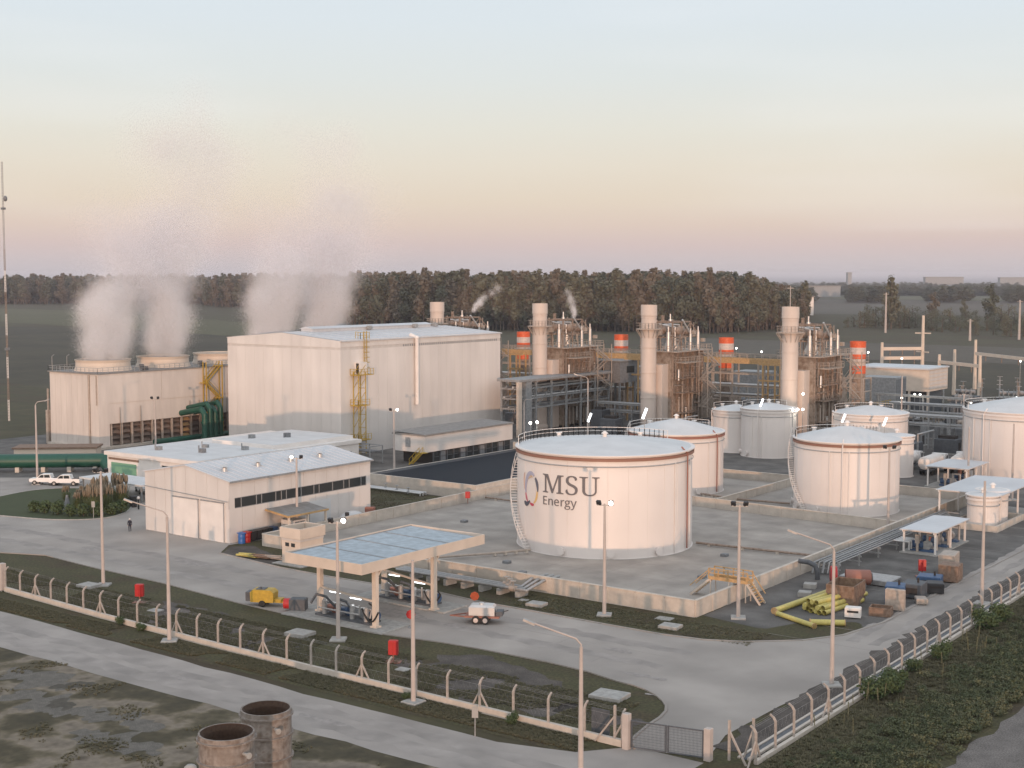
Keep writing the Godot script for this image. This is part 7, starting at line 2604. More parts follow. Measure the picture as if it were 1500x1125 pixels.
# a run of fence: footing wall, cranked concrete posts (struts on every fourth), wires and lattice
func fence(label: String, pts: Array, step: float, inward: Vector3, base_h: float, strut_from: int) -> void:
	var t := thing("fence", label, "fence", pts[0], 0.0, "concrete post fences")
	var o: Vector3 = -pts[0]
	var b := Mb.new()
	for i in pts.size() - 1:
		b.beam(pts[i] + o + V(0, base_h * 0.5 - 0.05, 0), pts[i + 1] + o + V(0, base_h * 0.5 - 0.05, 0), 0.32, base_h + 0.1)
	part(t, "footing_wall", b, M.wall_concrete)
	var post := Mb.new()
	post.beam(V(0, 0, 0), V(0, 2.35, 0), 0.15, 0.15)
	post.beam(V(0, 2.3, 0), inward * 0.18 + V(0, 2.6, 0), 0.14, 0.14)
	post.beam(inward * 0.16 + V(0, 2.57, 0), inward * 0.45 + V(0, 2.76, 0), 0.12, 0.12)
	var pm := post.mesh()
	var st := Mb.new()
	var along := V(inward.z, 0, -inward.x)
	for s in [-1.0, 1.0]:
		st.beam(V(0, 1.75, 0), along * s * 1.05 + inward * 0.1 + V(0, 0, 0), 0.11, 0.11)
	var sm := st.mesh()
	var wires := Mb.new()
	var net := Mb.new()
	var count := 0
	var last := Vector3.INF
	for i in pts.size() - 1:
		var a: Vector3 = pts[i] + o
		var c: Vector3 = pts[i + 1] + o
		var n: int = maxi(1, roundi((c - a).length() / step))
		for k in n + (1 if i == pts.size() - 2 else 0):
			var p := a.lerp(c, float(k) / n)
			part_mesh(t, "post", pm, M.post_concrete, p)
			if count % 4 == strut_from:
				part_mesh(t, "strut", sm, M.post_concrete, p)
			count += 1
		for y in [0.55, 1.4, 2.25]:
			wires.rod(a + V(0, y, 0), c + V(0, y, 0), 0.007, -1, 4, false)
		for y in 3:
			var q := inward * (0.22 + 0.1 * y) + V(0, 2.6 + 0.07 * y, 0)
			wires.rod(a + q, c + q, 0.007, -1, 4, false)
		var l := (c - a).length()
		var d := (c - a) / l
		var m := int(l / 0.7)
		for k in m:
			var p := a + d * (k * 0.7)
			net.rod(p + V(0, base_h, 0), p + d * 0.9 + V(0, 2.3, 0), 0.0028, -1, 3, false)
			net.rod(p + d * 0.9 + V(0, base_h, 0), p + V(0, 2.3, 0), 0.0028, -1, 3, false)
	part(t, "wire", wires, M.galvanised)
	part(t, "netting", net, M.galvanised)

# tapered concrete pole; kind: "arm" one long cranked arm, "flood" two floodlights on a crossbar, "plain"
func lamp_pole(label: String, at: Vector3, h: float, kind: String, turn: float, lit := 0, reach := 3.2) -> void:
	var t := thing("lamp_pole", label, "lamp pole", at, turn, "concrete lamp poles")
	var b := Mb.new()
	b.rod(V(0, 0.1, 0), V(0, h, 0), 0.21, 0.12, 12)
	part(t, "pole", b, M.pole_concrete)
	b = Mb.new()
	b.slab(-0.75, -0.1, -0.75, 0.75, 0.22, 0.75, 0.06)
	part(t, "footing", b, M.pad_concrete)
	if kind == "arm":
		b = Mb.new()
		b.pipe([V(0, h - 0.2, 0), V(0, h + 0.15, 0), V(-0.35, h + 0.55, 0), V(-reach, h + reach * 0.48, 0)], 0.06, 8)
		part(t, "arm", b, M.pole_concrete)
		b = Mb.new()
		b.box(V(-reach - 0.35, h + reach * 0.48 + 0.1, 0), V(0.85, 0.16, 0.32), Basis(V(0, 0, 1), -0.4))
		part(t, "lamp_head", b, M.galvanised)
	elif kind == "flood":
		b = Mb.new()
		b.beam(V(-0.8, h - 0.15, 0), V(0.8, h - 0.15, 0), 0.09, 0.09)
		part(t, "crossbar", b, M.galvanised)
		for s in [-1, 1]:
			b = Mb.new()
			b.box(V(0.62 * s, h + 0.1, 0), V(0.46, 0.46, 0.26), Basis(Vector3.UP, 0.4 * s) * Basis(V(1, 0, 0), 0.4))
			var f := part(t, "floodlight", b, M.black_plastic)
			if lit == s:
				b = Mb.new()
				b.ball(V(0.62 * s, h + 0.1, 0.2), V(0.235, 0.235, 0.235), 14, 9)
				part(f, "lit_lens", b, M.lit_lamp)
				lamp_light(at + V(0.62 * s, h + 0.1, 0.2).rotated(Vector3.UP, turn), 5.0, 0.2)

func fences_and_lamps() -> void:
	# cranked posts lean towards the plant
	fence("long fence of cranked concrete posts on a low wall along the front of the plant", [V(-133.2, 0, -86.4), V(-115, 0, -85.3), V(-96.5, 0, -84.6), V(-72, 0, -84.3), V(-51.9, 0, -84.1)], 3.25, V(0, 0, -1), 0.55, 2)
	fence("fence of cranked concrete posts running away along the right side of the plant", [V(-42.3, 0, -86.6), V(-42.3, 0, -150), V(-42.3, 0, -232)], 3.25, V(-1, 0, 0), 0.3, 0)
	# pillars and gate
	for q in [[-133.9, -86.5, 3.1, 0.62, "thick pale pillar at the left end of the front fence"], [-51.4, -83.9, 2.7, 0.5, "pale gate pillar left of the dark mesh gate"], [-45.4, -85.3, 2.4, 0.5, "pale gate pillar right of the dark mesh gate"]]:
		var t := thing("gate_pillar", q[4], "pillar", V(q[0], 0, q[1]), 0.0, "pale pillars of the fence")
		var b := Mb.new()
		b.slab(-q[3] / 2, -0.1, -q[3] / 2, q[3] / 2, q[2], q[3] / 2, 0.04)
		part(t, "shaft", b, M.pole_concrete)
	var t := thing("gate", "dark steel mesh gate between two pale pillars at the front corner", "gate", V(-51.1, 0.06, -84.0))
	var d := V(5.45, 0, -1.2)
	for k in 2:
		var b := Mb.new()
		var a := d * (0.01 + 0.5 * k)
		var c := d * (0.48 + 0.5 * k)
		for y in [0.15, 2.1]:
			b.beam(a + V(0, y, 0), c + V(0, y, 0), 0.09, 0.09)
		for p in [a, c]:
			b.beam(p + V(0, 0.12, 0), p + V(0, 2.14, 0), 0.1, 0.1)
		var leaf := part(t, "gate_leaf", b, M.dark_equipment)
		b = Mb.new()
		for m in 26:
			var p := a.lerp(c, m / 26.0)
			b.beam(p + V(0, 0.15, 0), p + V(0, 2.1, 0), 0.018, 0.018)
		for m in 9:
			b.beam(a + V(0, 0.3 + m * 0.2, 0), c + V(0, 0.3 + m * 0.2, 0), 0.014, 0.014)
		part(leaf, "mesh_bars", b, M.dark_equipment)
	for q in [[-52.6, -84.2, -1.6], [-44.2, -86.2, 1.5], [-43.0, -87.6, -0.6]]:
		var f := thing("strut_post", "leaning concrete strut post beside the gate pillar %s" % ["on the left", "on the right, nearest the gate", "on the right, where the side fence starts"][[-52.6, -44.2, -43.0].find(q[0])], "post", V(q[0], 0, q[1]), 0.0, "strut posts by the gate")
		var b := Mb.new()
		b.beam(Vector3.ZERO, V(0, 3.0, 0), 0.16, 0.16)
		b.beam(V(0, 2.2, 0), V(q[2], 0, 0.3), 0.12, 0.12)
		part(f, "post", b, M.post_concrete)
	t = thing("notice_board", "dark sheet fixed inside the fence left of the gate", "board", V(-54.2, 0, -85.2))
	var b := Mb.new()
	b.bx(-1.1, 0.2, -0.03, 0.5, 2.1, 0.03)
	part(t, "panel", b, M.dark_equipment)
	# drain channel inside the right fence
	t = thing("drain_channel", "dark open drain channel with pale edges along the right fence", "drain", V(-43, 0, -150))
	b = Mb.new()
	b.bx(-0.15, 0, -82, 0.1, 0.2, 63)
	b.bx(-0.95, 0, -82, -0.75, 0.14, 63)
	part(t, "edge", b, M.wall_concrete)
	b = Mb.new()
	b.bx(-0.75, 0, -82, -0.15, 0.068, 63)
	part(t, "bed", b, M.dark_equipment)
	# lamp poles, turned so that arms hang over the roads
	lamp_pole("lamp pole with dark floodlights, leftmost inside the front fence", V(-127.0, 0, -94.7), 13.0, "flood", 0.6)
	lamp_pole("lamp pole with a long arm outside the front fence, before the workshop", V(-102.1, 0, -83.5), 12.0, "arm", 0.75)
	lamp_pole("lamp pole with one lit floodlight left of the loading canopy", V(-89.5, 0, -93.4), 11.5, "flood", 0.6, 1)
	lamp_pole("bare concrete lamp pole outside the front fence before the loading canopy", V(-71.1, 0, -82.9), 11.8, "plain", 0.0)
	lamp_pole("lamp pole with one lit floodlight in front of the lettered tank", V(-74.2, 0, -116.6), 11.6, "flood", 0.5, 1)
	lamp_pole("lamp pole with two dark floodlights by the bund corner", V(-62.6, 0, -123.7), 11.7, "flood", 0.5)
	lamp_pole("lamp pole with a long arm beside the right fence and road", V(-45.6, 0, -107.6), 11.6, "arm", 0.6)
	lamp_pole("nearest lamp pole with a long arm by the gate, cut by the photo's bottom edge", V(-50.2, 0, -76.0), 9.6, "arm", 0.55)
	lamp_pole("bare lamp pole far along the right fence", V(-44.6, 0, -144.6), 13.2, "plain", 0.0)
	lamp_pole("lamp pole with dark floodlights in front of the dark rimmed tank", V(-68.3, 0, -179.4), 11.5, "flood", 0.5)
	lamp_pole("lamp pole with an arm beside the parked white pickups", V(-198.9, 0, -135.6), 13.4, "arm", PI + 0.6, 0, 1.6)
	lamp_pole("lamp pole with a lit floodlight at the corner of the water basin", V(-161.5, 0, -183.4), 11.0, "flood", 0.6, 1)
	lamp_pole("lamp pole with a lit floodlight against the workshop's window wall", V(-132.6, 0, -130.6), 10.3, "flood", 0.6, -1)
	lamp_pole("lamp pole with dark floodlights in front of the cooling tower", V(-210.8, 0, -170.0), 11.5, "flood", 0.6)
	lamp_pole("lamp pole with an arm standing behind the lettered tank", V(-144.0, 0, -220.0), 15.0, "arm", 0.6, 0, 2.0)
	lamp_pole("white lamp pole at the far end of the low wing beside the basin", V(-161.0, 0, -222.5), 9.6, "arm", PI + 0.5, 0, 1.2)
	lamp_pole("lamp pole left of the wide right tank with a dark head", V(-81.0, 0, -249.0), 13.5, "flood", 0.6)
	lamp_pole("lamp pole between the dark rimmed tank and white trucks", V(-97.5, 0, -262.0), 15.5, "plain", 0.6)
	lamp_pole("lamp pole standing in front of the wide right tank", V(-72.5, 0, -226.0), 10.0, "plain", 0.6)
	lamp_pole("lamp pole at the right edge in front of the wide right tank", V(-62.4, 0, -216.0), 12.0, "plain", 0.6)
	# lit work lamps on posts among the equipment
	var spots := [[1178, 577, 270.0, "brightest lit work lamp right of the nearest tan chimney"], [1163, 600, 262.0, "left of three lit work lamps in a row by the shaded tank"], [1170.5, 600, 262.0, "middle of three lit work lamps in a row by the shaded tank"], [1178, 600, 262.0, "right of three lit work lamps in a row by the shaded tank"], [1323, 583, 300.0, "big lit work lamp under the cream raised building"], [1342, 578, 310.0, "left of two lit work lamps beyond the raised building"], [1350, 578, 310.0, "right of two lit work lamps beyond the raised building"], [1425, 590, 330.0, "lit work lamp alone among the switchyard posts"], [1272.5, 516, 345.0, "lit lamp beside the nearest banded chimney"], [1322, 525, 360.0, "lit lamp above the cream raised building"], [777, 620, 232.0, "left of two lit lamps at the lettered tank's railing"], [787, 619, 232.0, "right of two lit lamps at the lettered tank's railing"], [1496, 529, 385.0, "lit lamp at the photo's right edge above the tanks"], [1079, 510, 380.0, "lit lamp right of the third banded chimney"], [1116, 515, 370.0, "lit lamp left of the nearest tan chimney"]]
	for q in spots:
		var p := spot_at(q[0], q[1], q[2])
		var l := thing("work_lamp", q[3], "lamp", V(p.x, 0, p.z), 0.0, "lit work lamps in the plant")
		b = Mb.new()
		b.rod(Vector3.ZERO, V(0, p.y - 0.2, 0), 0.09, 0.06, 7)
		part(l, "post", b, M.galvanised)
		b = Mb.new()
		b.ball(V(0, p.y, 0), V(0.24, 0.24, 0.24), 12, 8)
		part(l, "lit_bulb", b, M.lit_lamp)
		if q[2] < 305.0 and q[0] != 1170.5 and q[0] != 787:
			lamp_light(p, 5.0, 0.22)
	# white lit tubes leaning over the tank roofs
	for q in [[945, 606, 195.0, "lit white tube lamp on the cone roofed tank behind the lettered tank"], [864, 612, 236.0, "lit white tube lamp below the blue-grey pipe rack"], [1117, 590, 262.0, "lit white tube lamp on top of the shaded tank"], [1238, 613, 250.0, "left lit white tube lamp above the dark rimmed tank"], [1299, 618, 240.0, "right lit white tube lamp above the dark rimmed tank"], [1490, 587, 255.0, "lit white tube lamp on the wide right tank's roof"]]:
		var p := spot_at(q[0], q[1], q[2])
		var l := thing("tube_lamp", q[3], "lamp", p, 0.5, "lit tube lamps over the tanks")
		b = Mb.new()
		b.rod(V(-0.25, -0.75, 0), V(0.3, 0.75, 0), 0.19, -1, 8)
		part(l, "lit_tube", b, M.lit_tube)
		b = Mb.new()
		b.rod(V(0, -p.y, 0), V(0, -0.3, -0.1), 0.05, -1, 6)
		part(l, "post", b, M.galvanised)

# a point at a known plan distance from the drone's place, seen at that spot of the photograph
func spot_at(px: float, py: float, dist: float) -> Vector3:
	var a := deg_to_rad(36.4) - atan((px - 750.0) / 2000.0)
	var h := 34.5 - dist * (py - 408.0) / 2000.0
	var l := dist / cos(atan((px - 750.0) / 2000.0))
	return V(-sin(a) * l, h, -cos(a) * l)

# many small leaf faces spread through a volume made of several lobes
func leaf_cloud(sd: int, lobes: Array, count: int, size: float) -> Mb:
	var r := RandomNumberGenerator.new()
	r.seed = sd
	var b := Mb.new()
	var w := 0.0
	for l in lobes:
		w += l[1].x * l[1].y * l[1].z
	for l in lobes:
		var n := int(count * l[1].x * l[1].y * l[1].z / w)
		for k in n:
			var d := V(r.randfn(), r.randfn(), r.randfn()).normalized()
			var f := pow(r.randf(), 0.42)
			var p: Vector3 = l[0] + d * l[1] * f * r.randf_range(0.75, 1.1)
			var nn := (d + V(r.randfn(), r.randfn() + 0.5, r.randfn()) * 0.6).normalized()
			var u := nn.cross(V(r.randfn(), r.randfn(), r.randfn())).normalized()
			var v2 := nn.cross(u)
			var s := size * r.randf_range(0.5, 1.3)
			b.tri(p - u * s, p + u * s * 0.9 + v2 * s * 0.3, p + v2 * s * 1.1, nn, nn, nn)
			b.tri(p - u * s, p + u * s * 0.9 + v2 * s * 0.3, p - v2 * s * 0.9, nn, nn, nn)
	return b

# kinds of far trees: a crown of leaf clumps and a trunk with limbs, unit height about 1
func tree_kind(sd: int, tall: float, wide: float, bare: float, leaves: int) -> Array:
	var r := RandomNumberGenerator.new()
	r.seed = sd
	var lobes := []
	var n := 7
	for k in n:
		var f := (k + 0.5) / n
		var y := lerpf(tall * bare, tall * 0.9, f)
		var sp := wide * (0.75 - 0.4 * absf(f - 0.45)) * r.randf_range(0.6, 1.1)
		var a := r.randf() * TAU
		lobes.append([V(cos(a) * sp * 0.55, y, sin(a) * sp * 0.55), V(sp * 0.75, tall * (1.0 - bare) * 0.17, sp * 0.75)])
	lobes.append([V(0, tall * 0.93, 0), V(wide * 0.25, tall * 0.09, wide * 0.25)])
	var trunk := Mb.new()
	trunk.rod(V(0, 0, 0), V(r.randf_range(-0.4, 0.4), tall * 0.85, r.randf_range(-0.4, 0.4)), wide * 0.055, 0.08, 6)
	for l in lobes:
		var p: Vector3 = l[0]
		trunk.rod(V(0, maxf(p.y - tall * 0.16, tall * 0.15), 0), p, wide * 0.02, 0.05, 4)
	return [leaf_cloud(sd + 50, lobes, leaves, tall * 0.027).mesh(), trunk.mesh()]

func spread(called: String, mesh: Mesh, m: Material, xf: Array, cols: Array, kind := "stuff", label := "", category := "") -> void:
	var mm := MultiMesh.new()
	mm.transform_format = MultiMesh.TRANSFORM_3D
	mm.use_colors = not cols.is_empty()
	mm.mesh = mesh
	mm.instance_count = xf.size()
	for i in xf.size():
		mm.set_instance_transform(i, xf[i])
		if mm.use_colors:
			mm.set_instance_color(i, cols[i])
	var o := MultiMeshInstance3D.new()
	o.name = numbered(called)
	o.multimesh = mm
	o.material_override = m
	add_child(o)
	o.set_meta("kind", kind)
	if label:
		o.set_meta("label", label)

func tinted(src: StandardMaterial3D) -> StandardMaterial3D:
	var m: StandardMaterial3D = src.duplicate()
	m.albedo_color = Color.WHITE
	m.vertex_color_use_as_albedo = true
	return m

func vegetation() -> void:
	rng.seed = 4242
	var kinds := [tree_kind(1, 33, 8.5, 0.2, 1000), tree_kind(2, 35, 7.5, 0.28, 950), tree_kind(3, 31, 9.5, 0.15, 1050), tree_kind(4, 36, 7.0, 0.3, 900)]
	var leaf := ["leaf_brown", "leaf_olive", "leaf_dark", "leaf_brown"]
	# the wood's near edge: single trees; behind them the mass of the wood. How far off its edge lies, by bearing from the drone's mast
	var front := func(px: float) -> float:
		return lerpf(1010, 930, (px - 505) / 150.0) if px < 655 else (lerpf(930, 868, (px - 655) / 400.0) if px < 1055 else lerpf(868, 960, (px - 1055) / 130.0))
	var protos := []
	for k in 4:
		var t := thing("tree", "tall brownish tree in the front row of the wood behind the plant", "tree", V(0, -500, 0), 0.0, "front row trees of the wood behind the plant")
		part_mesh(t, "crown", kinds[k][0], M[leaf[k]])
		part_mesh(t, "trunk", kinds[k][1], M.bark)
		protos.append(t)
	for i in 120:
		var px := 508.0 + (i + rng.randf() * 0.9) / 120.0 * 668.0
		var p := spot_at(px, 500, front.call(px) + rng.randfn() * 5.0)
		var t: Node3D = protos[i] if i < 4 else dup(protos[rng.randi() % 4], Vector3.ZERO)
		t.position = V(p.x, 0, p.z)
		t.rotation.y = rng.randf() * TAU
		var s := (rng.randf_range(0.66, 1.15) if i % 5 else rng.randf_range(1.1, 1.2)) * lerpf(1.0, 0.62, clampf((px - 1090.0) / 90.0, 0.0, 1.0))
		t.scale = V(s * rng.randf_range(0.9, 1.25), s, s * rng.randf_range(0.9, 1.25))
	var bulk := [[], [], [], []]
	for k in 2100:
		var px := rng.randf_range(512, 1180)
		var p := spot_at(px, 500, front.call(px) + 14.0 + pow(rng.randf(), 1.4) * 340.0)
		bulk[k % 4].append(Transform3D(Basis(Vector3.UP, rng.randf() * TAU).scaled(Vector3.ONE * rng.randf_range(0.72, 1.16) * lerpf(1.0, 0.6, clampf((px - 1090.0) / 90.0, 0.0, 1.0))), V(p.x, 0, p.z)))
	# the wood farther off on the left
	for k in 900:
		var px := rng.randf_range(-90, 530)
		var p := spot_at(px, 500, (1830.0 if px < 300 else lerpf(1700, 1350, (px - 300) / 230.0)) + rng.randf() * 260.0)
		bulk[k % 4].append(Transform3D(Basis(Vector3.UP, rng.randf() * TAU).scaled(V(1.3, rng.randf_range(0.85, 1.2), 1.3)), V(p.x, 0, p.z)))
	for k in 4:
		spread("forest", kinds[k][0], M[leaf[(k + 1) % 4]], bulk[k], [], "stuff", "dense brown and dark green wood behind the plant")
		spread("forest_trunks", kinds[k][1], M.bark, bulk[k], [])
	# shrubby belt on the right, each a low tree of its own
	var low := [tree_kind(11, 11, 6.5, 0.02, 420), tree_kind(12, 13, 6.0, 0.05, 420), tree_kind(13, 9, 7.5, 0.0, 420)]
	var lp := []
	var lleaf := ["leaf_dark", "leaf_olive", "leaf_dark"]
	for k in 3:
		var t := thing("bushy_tree", "dark bushy tree in the belt beyond the switchyard", "tree", V(0, -500, 0), 0.0, "bushy trees beyond the switchyard")
		part_mesh(t, "crown", low[k][0], M[lleaf[k]])
		part_mesh(t, "trunk", low[k][1], M.bark)
		lp.append(t)
	for k in 170:
		var f := (k + rng.randf()) / 170.0
		var p := V2(lerpf(-385, -120, f), lerpf(-905, -800, f) - rng.randf() * 110 - 26 * sin(f * 9.0)) + V2(rng.randfn() * 6, rng.randfn() * 8)
		var t: Node3D = lp[k] if k < 3 else dup(lp[rng.randi() % 3], Vector3.ZERO, 0)
		t.position = V(p.x, 0, p.y)
		t.rotation.y = rng.randf() * TAU
		var s := rng.randf_range(0.7, 1.35)
		t.scale = V(s * 1.15, s, s * 1.15)
	var solo := [["lone tall slender tree standing above the belt near the horizon", 1305, 932.0, 0, 1.12, "leaf_olive"], ["lone rounded tree right of the tallest lone tree", 1368, 1060.0, 2, 0.78, "leaf_brown"], ["lone spreading tree near the photo's right edge on the horizon", 1452, 1020.0, 2, 1.0, "leaf_dark"], ["tree rising at the right end of the wood behind the nearest chimney", 1180, 960.0, 1, 0.95, "leaf_olive"], ["small tree between the two rounded lone trees", 1412, 1150.0, 2, 0.55, "leaf_olive"]]
	for q in solo:
		var p := spot_at(q[1], 500, q[2])
		var t := thing("lone_tree", q[0], "tree", V(p.x, 0, p.z), 1.0)
		part_mesh(t, "crown", kinds[q[3]][0], M[q[5]])
		part_mesh(t, "trunk", kinds[q[3]][1], M.bark)
		t.scale = Vector3.ONE * q[4]
	# far belts of trees and roofs fading in the haze
	var far := [[], []]
	for k in 2600:
		var f := rng.randf()
		var row := k % 4
		var d: float = [1900.0, 2700.0, 3800.0, 5200.0][row] + rng.randf() * 260.0
		var p := spot_at(lerpf(900, 1700, f) if row < 2 else lerpf(-100, 1700, f), 500, d)
		if row == 0 and fmod(f * 7.0, 1.0) > 0.55:
			continue
		far[k % 2].append(Transform3D(Basis(Vector3.UP, rng.randf() * TAU).scaled(V(1.8, rng.randf_range(0.35, 0.75), 1.8)), V(p.x, 0, p.z)))
	for k in 2:
		spread("distant_trees_forest", kinds[k * 2][0], M.leaf_dark, far[k], [], "stuff", "low tree belts near the horizon fading into blue haze")
	for q in [[1160, 418, 1300, 36, 17, "pale low farm building catching light at the horizon above the nearest chimney"], [1205, 412, 2600, 60, 20, "pale long shed near the horizon"], [1080, 404, 4200, 30, 40, "faint far tower block in the haze above the third chimney"], [1242, 400, 4200, 12, 52, "faint far thin tower on the horizon"], [1380, 407, 4000, 110, 38, "faint wide far building in the haze right of the lone tall tree"], [1480, 407, 4300, 80, 37, "faint far building at the right edge of the horizon"]]:
		var p := spot_at(q[0], 500, q[2])
		var t := thing("distant_building", q[5], "building", V(p.x, 0, p.z), 0.6)
		var b := Mb.new()
		b.bx(-q[3] / 2, 0, -12, q[3] / 2, q[4], 12)
		part(t, "wall", b, M.grey_steel if q[2] > 2000 else M.white_paint)  # far walls are greyed: the dimming by haze is put into their colour
		b = Mb.new()
		b.bx(-q[3] / 2 - 1, q[4], -13, q[3] / 2 + 1, q[4] + 1.2, 13)
		part(t, "roof", b, M.grey_roof)
	# distant line poles
	for q in [[1297, 869, 25.6, "tall thin line pole beyond the switchyard, left"], [1493, 771, 22.5, "tall thin line pole at the photo's right edge"], [1157, 640, 31.0, "thin line pole rising behind the nearest chimney's top"], [1421, 760, 12.0, "short line pole in front of the bushy belt"]]:
		var p := spot_at(q[0], 500, q[1])
		var t := thing("line_pole", q[3], "pole", V(p.x, 0, p.z), 0.4, "line poles beyond the plant")
		var b := Mb.new()
		b.rod(Vector3.ZERO, V(0, q[2], 0), 0.75 if q[2] < 30.0 else 0.3, 0.5 if q[2] < 30.0 else 0.2, 8)
		part(t, "pole", b, M.pole_concrete)
		b = Mb.new()
		b.beam(V(-1.6, q[2] - 1.0, 0), V(1.6, q[2] - 1.0, 0), 0.25, 0.3)
		part(t, "crossarm", b, M.pole_concrete)
	# radio mast at the left edge
	var t := thing("radio_mast", "tall thin red and white banded lattice mast at the photo's left edge", "mast", V(-294.11, 0, -193.16))
	for k in 12:
		var b := Mb.new()
		var y0 := k * 5.2
		for m in 3:
			var a := TAU * m / 3
			var a2 := TAU * (m + 1) / 3
			var e := V(cos(a), 0, sin(a)) * 0.2
			var f := V(cos(a2), 0, sin(a2)) * 0.2
			b.rod(e + V(0, y0, 0), e + V(0, y0 + 5.2, 0), 0.06, -1, 6)
			for j in 8:
				b.beam(e + V(0, y0 + j * 0.65, 0), f + V(0, y0 + j * 0.65 + 0.65, 0), 0.045, 0.045)
		part(t, "mast_section", b, [M.white_paint, M.steel_brown][k % 2] if k < 8 else M.galvanised)
	var b := Mb.new()
	b.ball(V(0.9, 53.6, 0), V(0.5, 0.7, 0.5), 10, 7)
	b.beam(V(0, 53.6, 0), V(0.9, 53.6, 0), 0.1, 0.1)
	b.bx(-0.5, 51.0, -0.4, 0.4, 51.5, 0.4)
	b.bx(-0.5, 17.2, -0.4, 0.6, 17.8, 0.4)
	part(t, "antenna", b, M.mid_equipment)
	# shrubs and tall grasses on the lawn island
	var shrub := leaf_cloud(300, [[V(0, 0.75, 0), V(0.95, 0.75, 0.95)], [V(0.3, 1.1, 0.2), V(0.6, 0.5, 0.6)]], 420, 0.14).mesh()
	var sp := thing("shrub", "", "shrub", Vector3.ZERO, 0.0, "rounded shrubs along the lawn kerb")
	part_mesh(sp, "foliage", shrub, M.leaf_green)
	var sb := Mb.new()
	sb.rod(Vector3.ZERO, V(0, 0.8, 0), 0.06, 0.03, 6)
	part(sp, "stem", sb, M.bark)
	var hp := [[-175.4, -118.9], [-173.4, -119.3], [-170.8, -119.7], [-168.2, -120.1], [-166.5, -121.0], [-165.0, -122.4], [-164.4, -124.4], [-164.8, -126.4]]
	for i in hp.size():
		var o: Node3D = sp if i == 0 else dup(sp, Vector3.ZERO, i * 1.3)
		o.position = V(hp[i][0], 0.1, hp[i][1])
		o.scale = V(1.15, 1.15 + 0.1 * (i % 3), 1.15)
		o.set_meta("label", "%s rounded dark green shrub from the left along the lawn kerb" % ["first", "second", "third", "fourth", "fifth", "sixth", "seventh", "eighth"][i])
	var tall := Mb.new()
	var plume := Mb.new()
	var r := RandomNumberGenerator.new()
	r.seed = 9
	for k in 260:
		var a := r.randf() * TAU
		var d := sqrt(r.randf()) * 0.5
		var p := V(cos(a) * d, 0, sin(a) * d)
		var l := p * r.randf_range(1.0, 2.6) + V(0, r.randf_range(1.1, 2.3), 0)
		var w := V(-sin(a), 0, cos(a)) * 0.05
		tall.tri(p - w, p + w, p + l, w.cross(l).normalized(), w.cross(l).normalized(), w.cross(l).normalized())
		if k % 9 == 0:
			plume.ball(p * 1.8 + V(0, 2.3 + r.randf() * 0.6, 0), V(0.13, 0.5, 0.13), 6, 5)
	var pp := thing("tall_grass_clump", "", "ornamental grass", Vector3.ZERO, 0.0, "plumed grass clumps on the lawn island")
	part(pp, "leaf_blades", tall, M.weed_green)
	part(pp, "plumes", plume, M.palm_straw)
	var gp := [[-178.0, -129.5], [-175.5, -127.0], [-173.5, -125.0], [-171.5, -127.5], [-170.0, -124.6], [-168.6, -126.6], [-167.4, -123.6], [-171.8, -131.5], [-169.0, -129.8], [-180.5, -128.0]]
	for i in gp.size():
		var o: Node3D = pp if i == 0 else dup(pp, Vector3.ZERO, i * 0.9)
		o.position = V(gp[i][0], 0.1, gp[i][1])
		o.scale = Vector3.ONE * ((1.05 + 0.12 * (i % 4)) if gp[i][0] > -172.5 else 0.72)
		o.set_meta("label", "plumed grass clump, %s, on the lawn island" % ["leftmost but one of the back row", "left of the grey stand at the back", "beside the grey stand, left", "right behind the grey stand", "right of the grey stand in front", "middle of the clumps on the right", "nearest the white sign board", "backmost, nearest the parked pickups", "rightmost at the back", "farthest left"][i])
	# grass blades and weeds near the camera
	var tuft := Mb.new()
	for k in 7:
		var a := k * 0.9
		var d := V(cos(a), 0, sin(a))
		var q := V(-sin(a), 0, cos(a)) * 0.035
		var gn := q.cross(d * 0.11 + V(0, 0.26, 0)).normalized()
		tuft.tri(d * 0.03 - q, d * 0.03 + q, d * (0.14 + 0.03 * (k % 3)) + V(0, 0.26 + 0.05 * (k % 3), 0), gn, gn, gn)
	var tm := tuft.mesh()
	var patchy := FastNoiseLite.new()
	patchy.seed = 6
	patchy.frequency = 0.11
	patchy.fractal_octaves = 3
	var xf := []
	var cols := []
	var zones := [[-190, -46, -93.6, -86.2, 60000, -0.18], [-190, -52, -84.2, -81.2, 34000, -0.35], [-150, -42, -73.0, -56.0, 26000, 0.2], [-41.8, -32.2, -190, -72, 26000, -0.6], [-24, -2, -150, -70, 5000, -0.3], [-86, -57, -119.8, -114.6, 3000, -0.5], [-150, -131, -165, -150, 2500, -0.3]]
	for q in zones:
		for k in q[4]:
			var p := V2(rng.randf_range(q[0], q[1]), rng.randf_range(q[2], q[3]))
			var v := patchy.get_noise_2d(p.x, p.y)
			if v < q[5] or on_hard(p):
				continue
			var s := rng.randf_range(0.4, 0.95) * (1.6 if q[5] < -0.5 and q[0] < -41 and q[0] > -43 else 1.0)
			xf.append(Transform3D(Basis(Vector3.UP, rng.randf() * TAU).scaled(V(s * 1.1, s * rng.randf_range(0.35, 0.7), s * 1.1)), V(p.x, 0.02, p.y)))
			var g := rng.randf()
			cols.append(Color(0.108, 0.102, 0.058).lerp(Color(0.165, 0.145, 0.09), g * g) * rng.randf_range(0.7, 1.15))
	spread("grass", tm, tinted(M.weed_green), xf, cols)
	# thick weeds along the right fence and ditch
	var weed := leaf_cloud(77, [[V(0, 0.4, 0), V(0.6, 0.42, 0.6)], [V(0.4, 0.6, 0.1), V(0.4, 0.35, 0.4)], [V(-0.3, 0.5, -0.3), V(0.35, 0.4, 0.35)]], 200, 0.065).mesh()
	xf = []
	cols = []
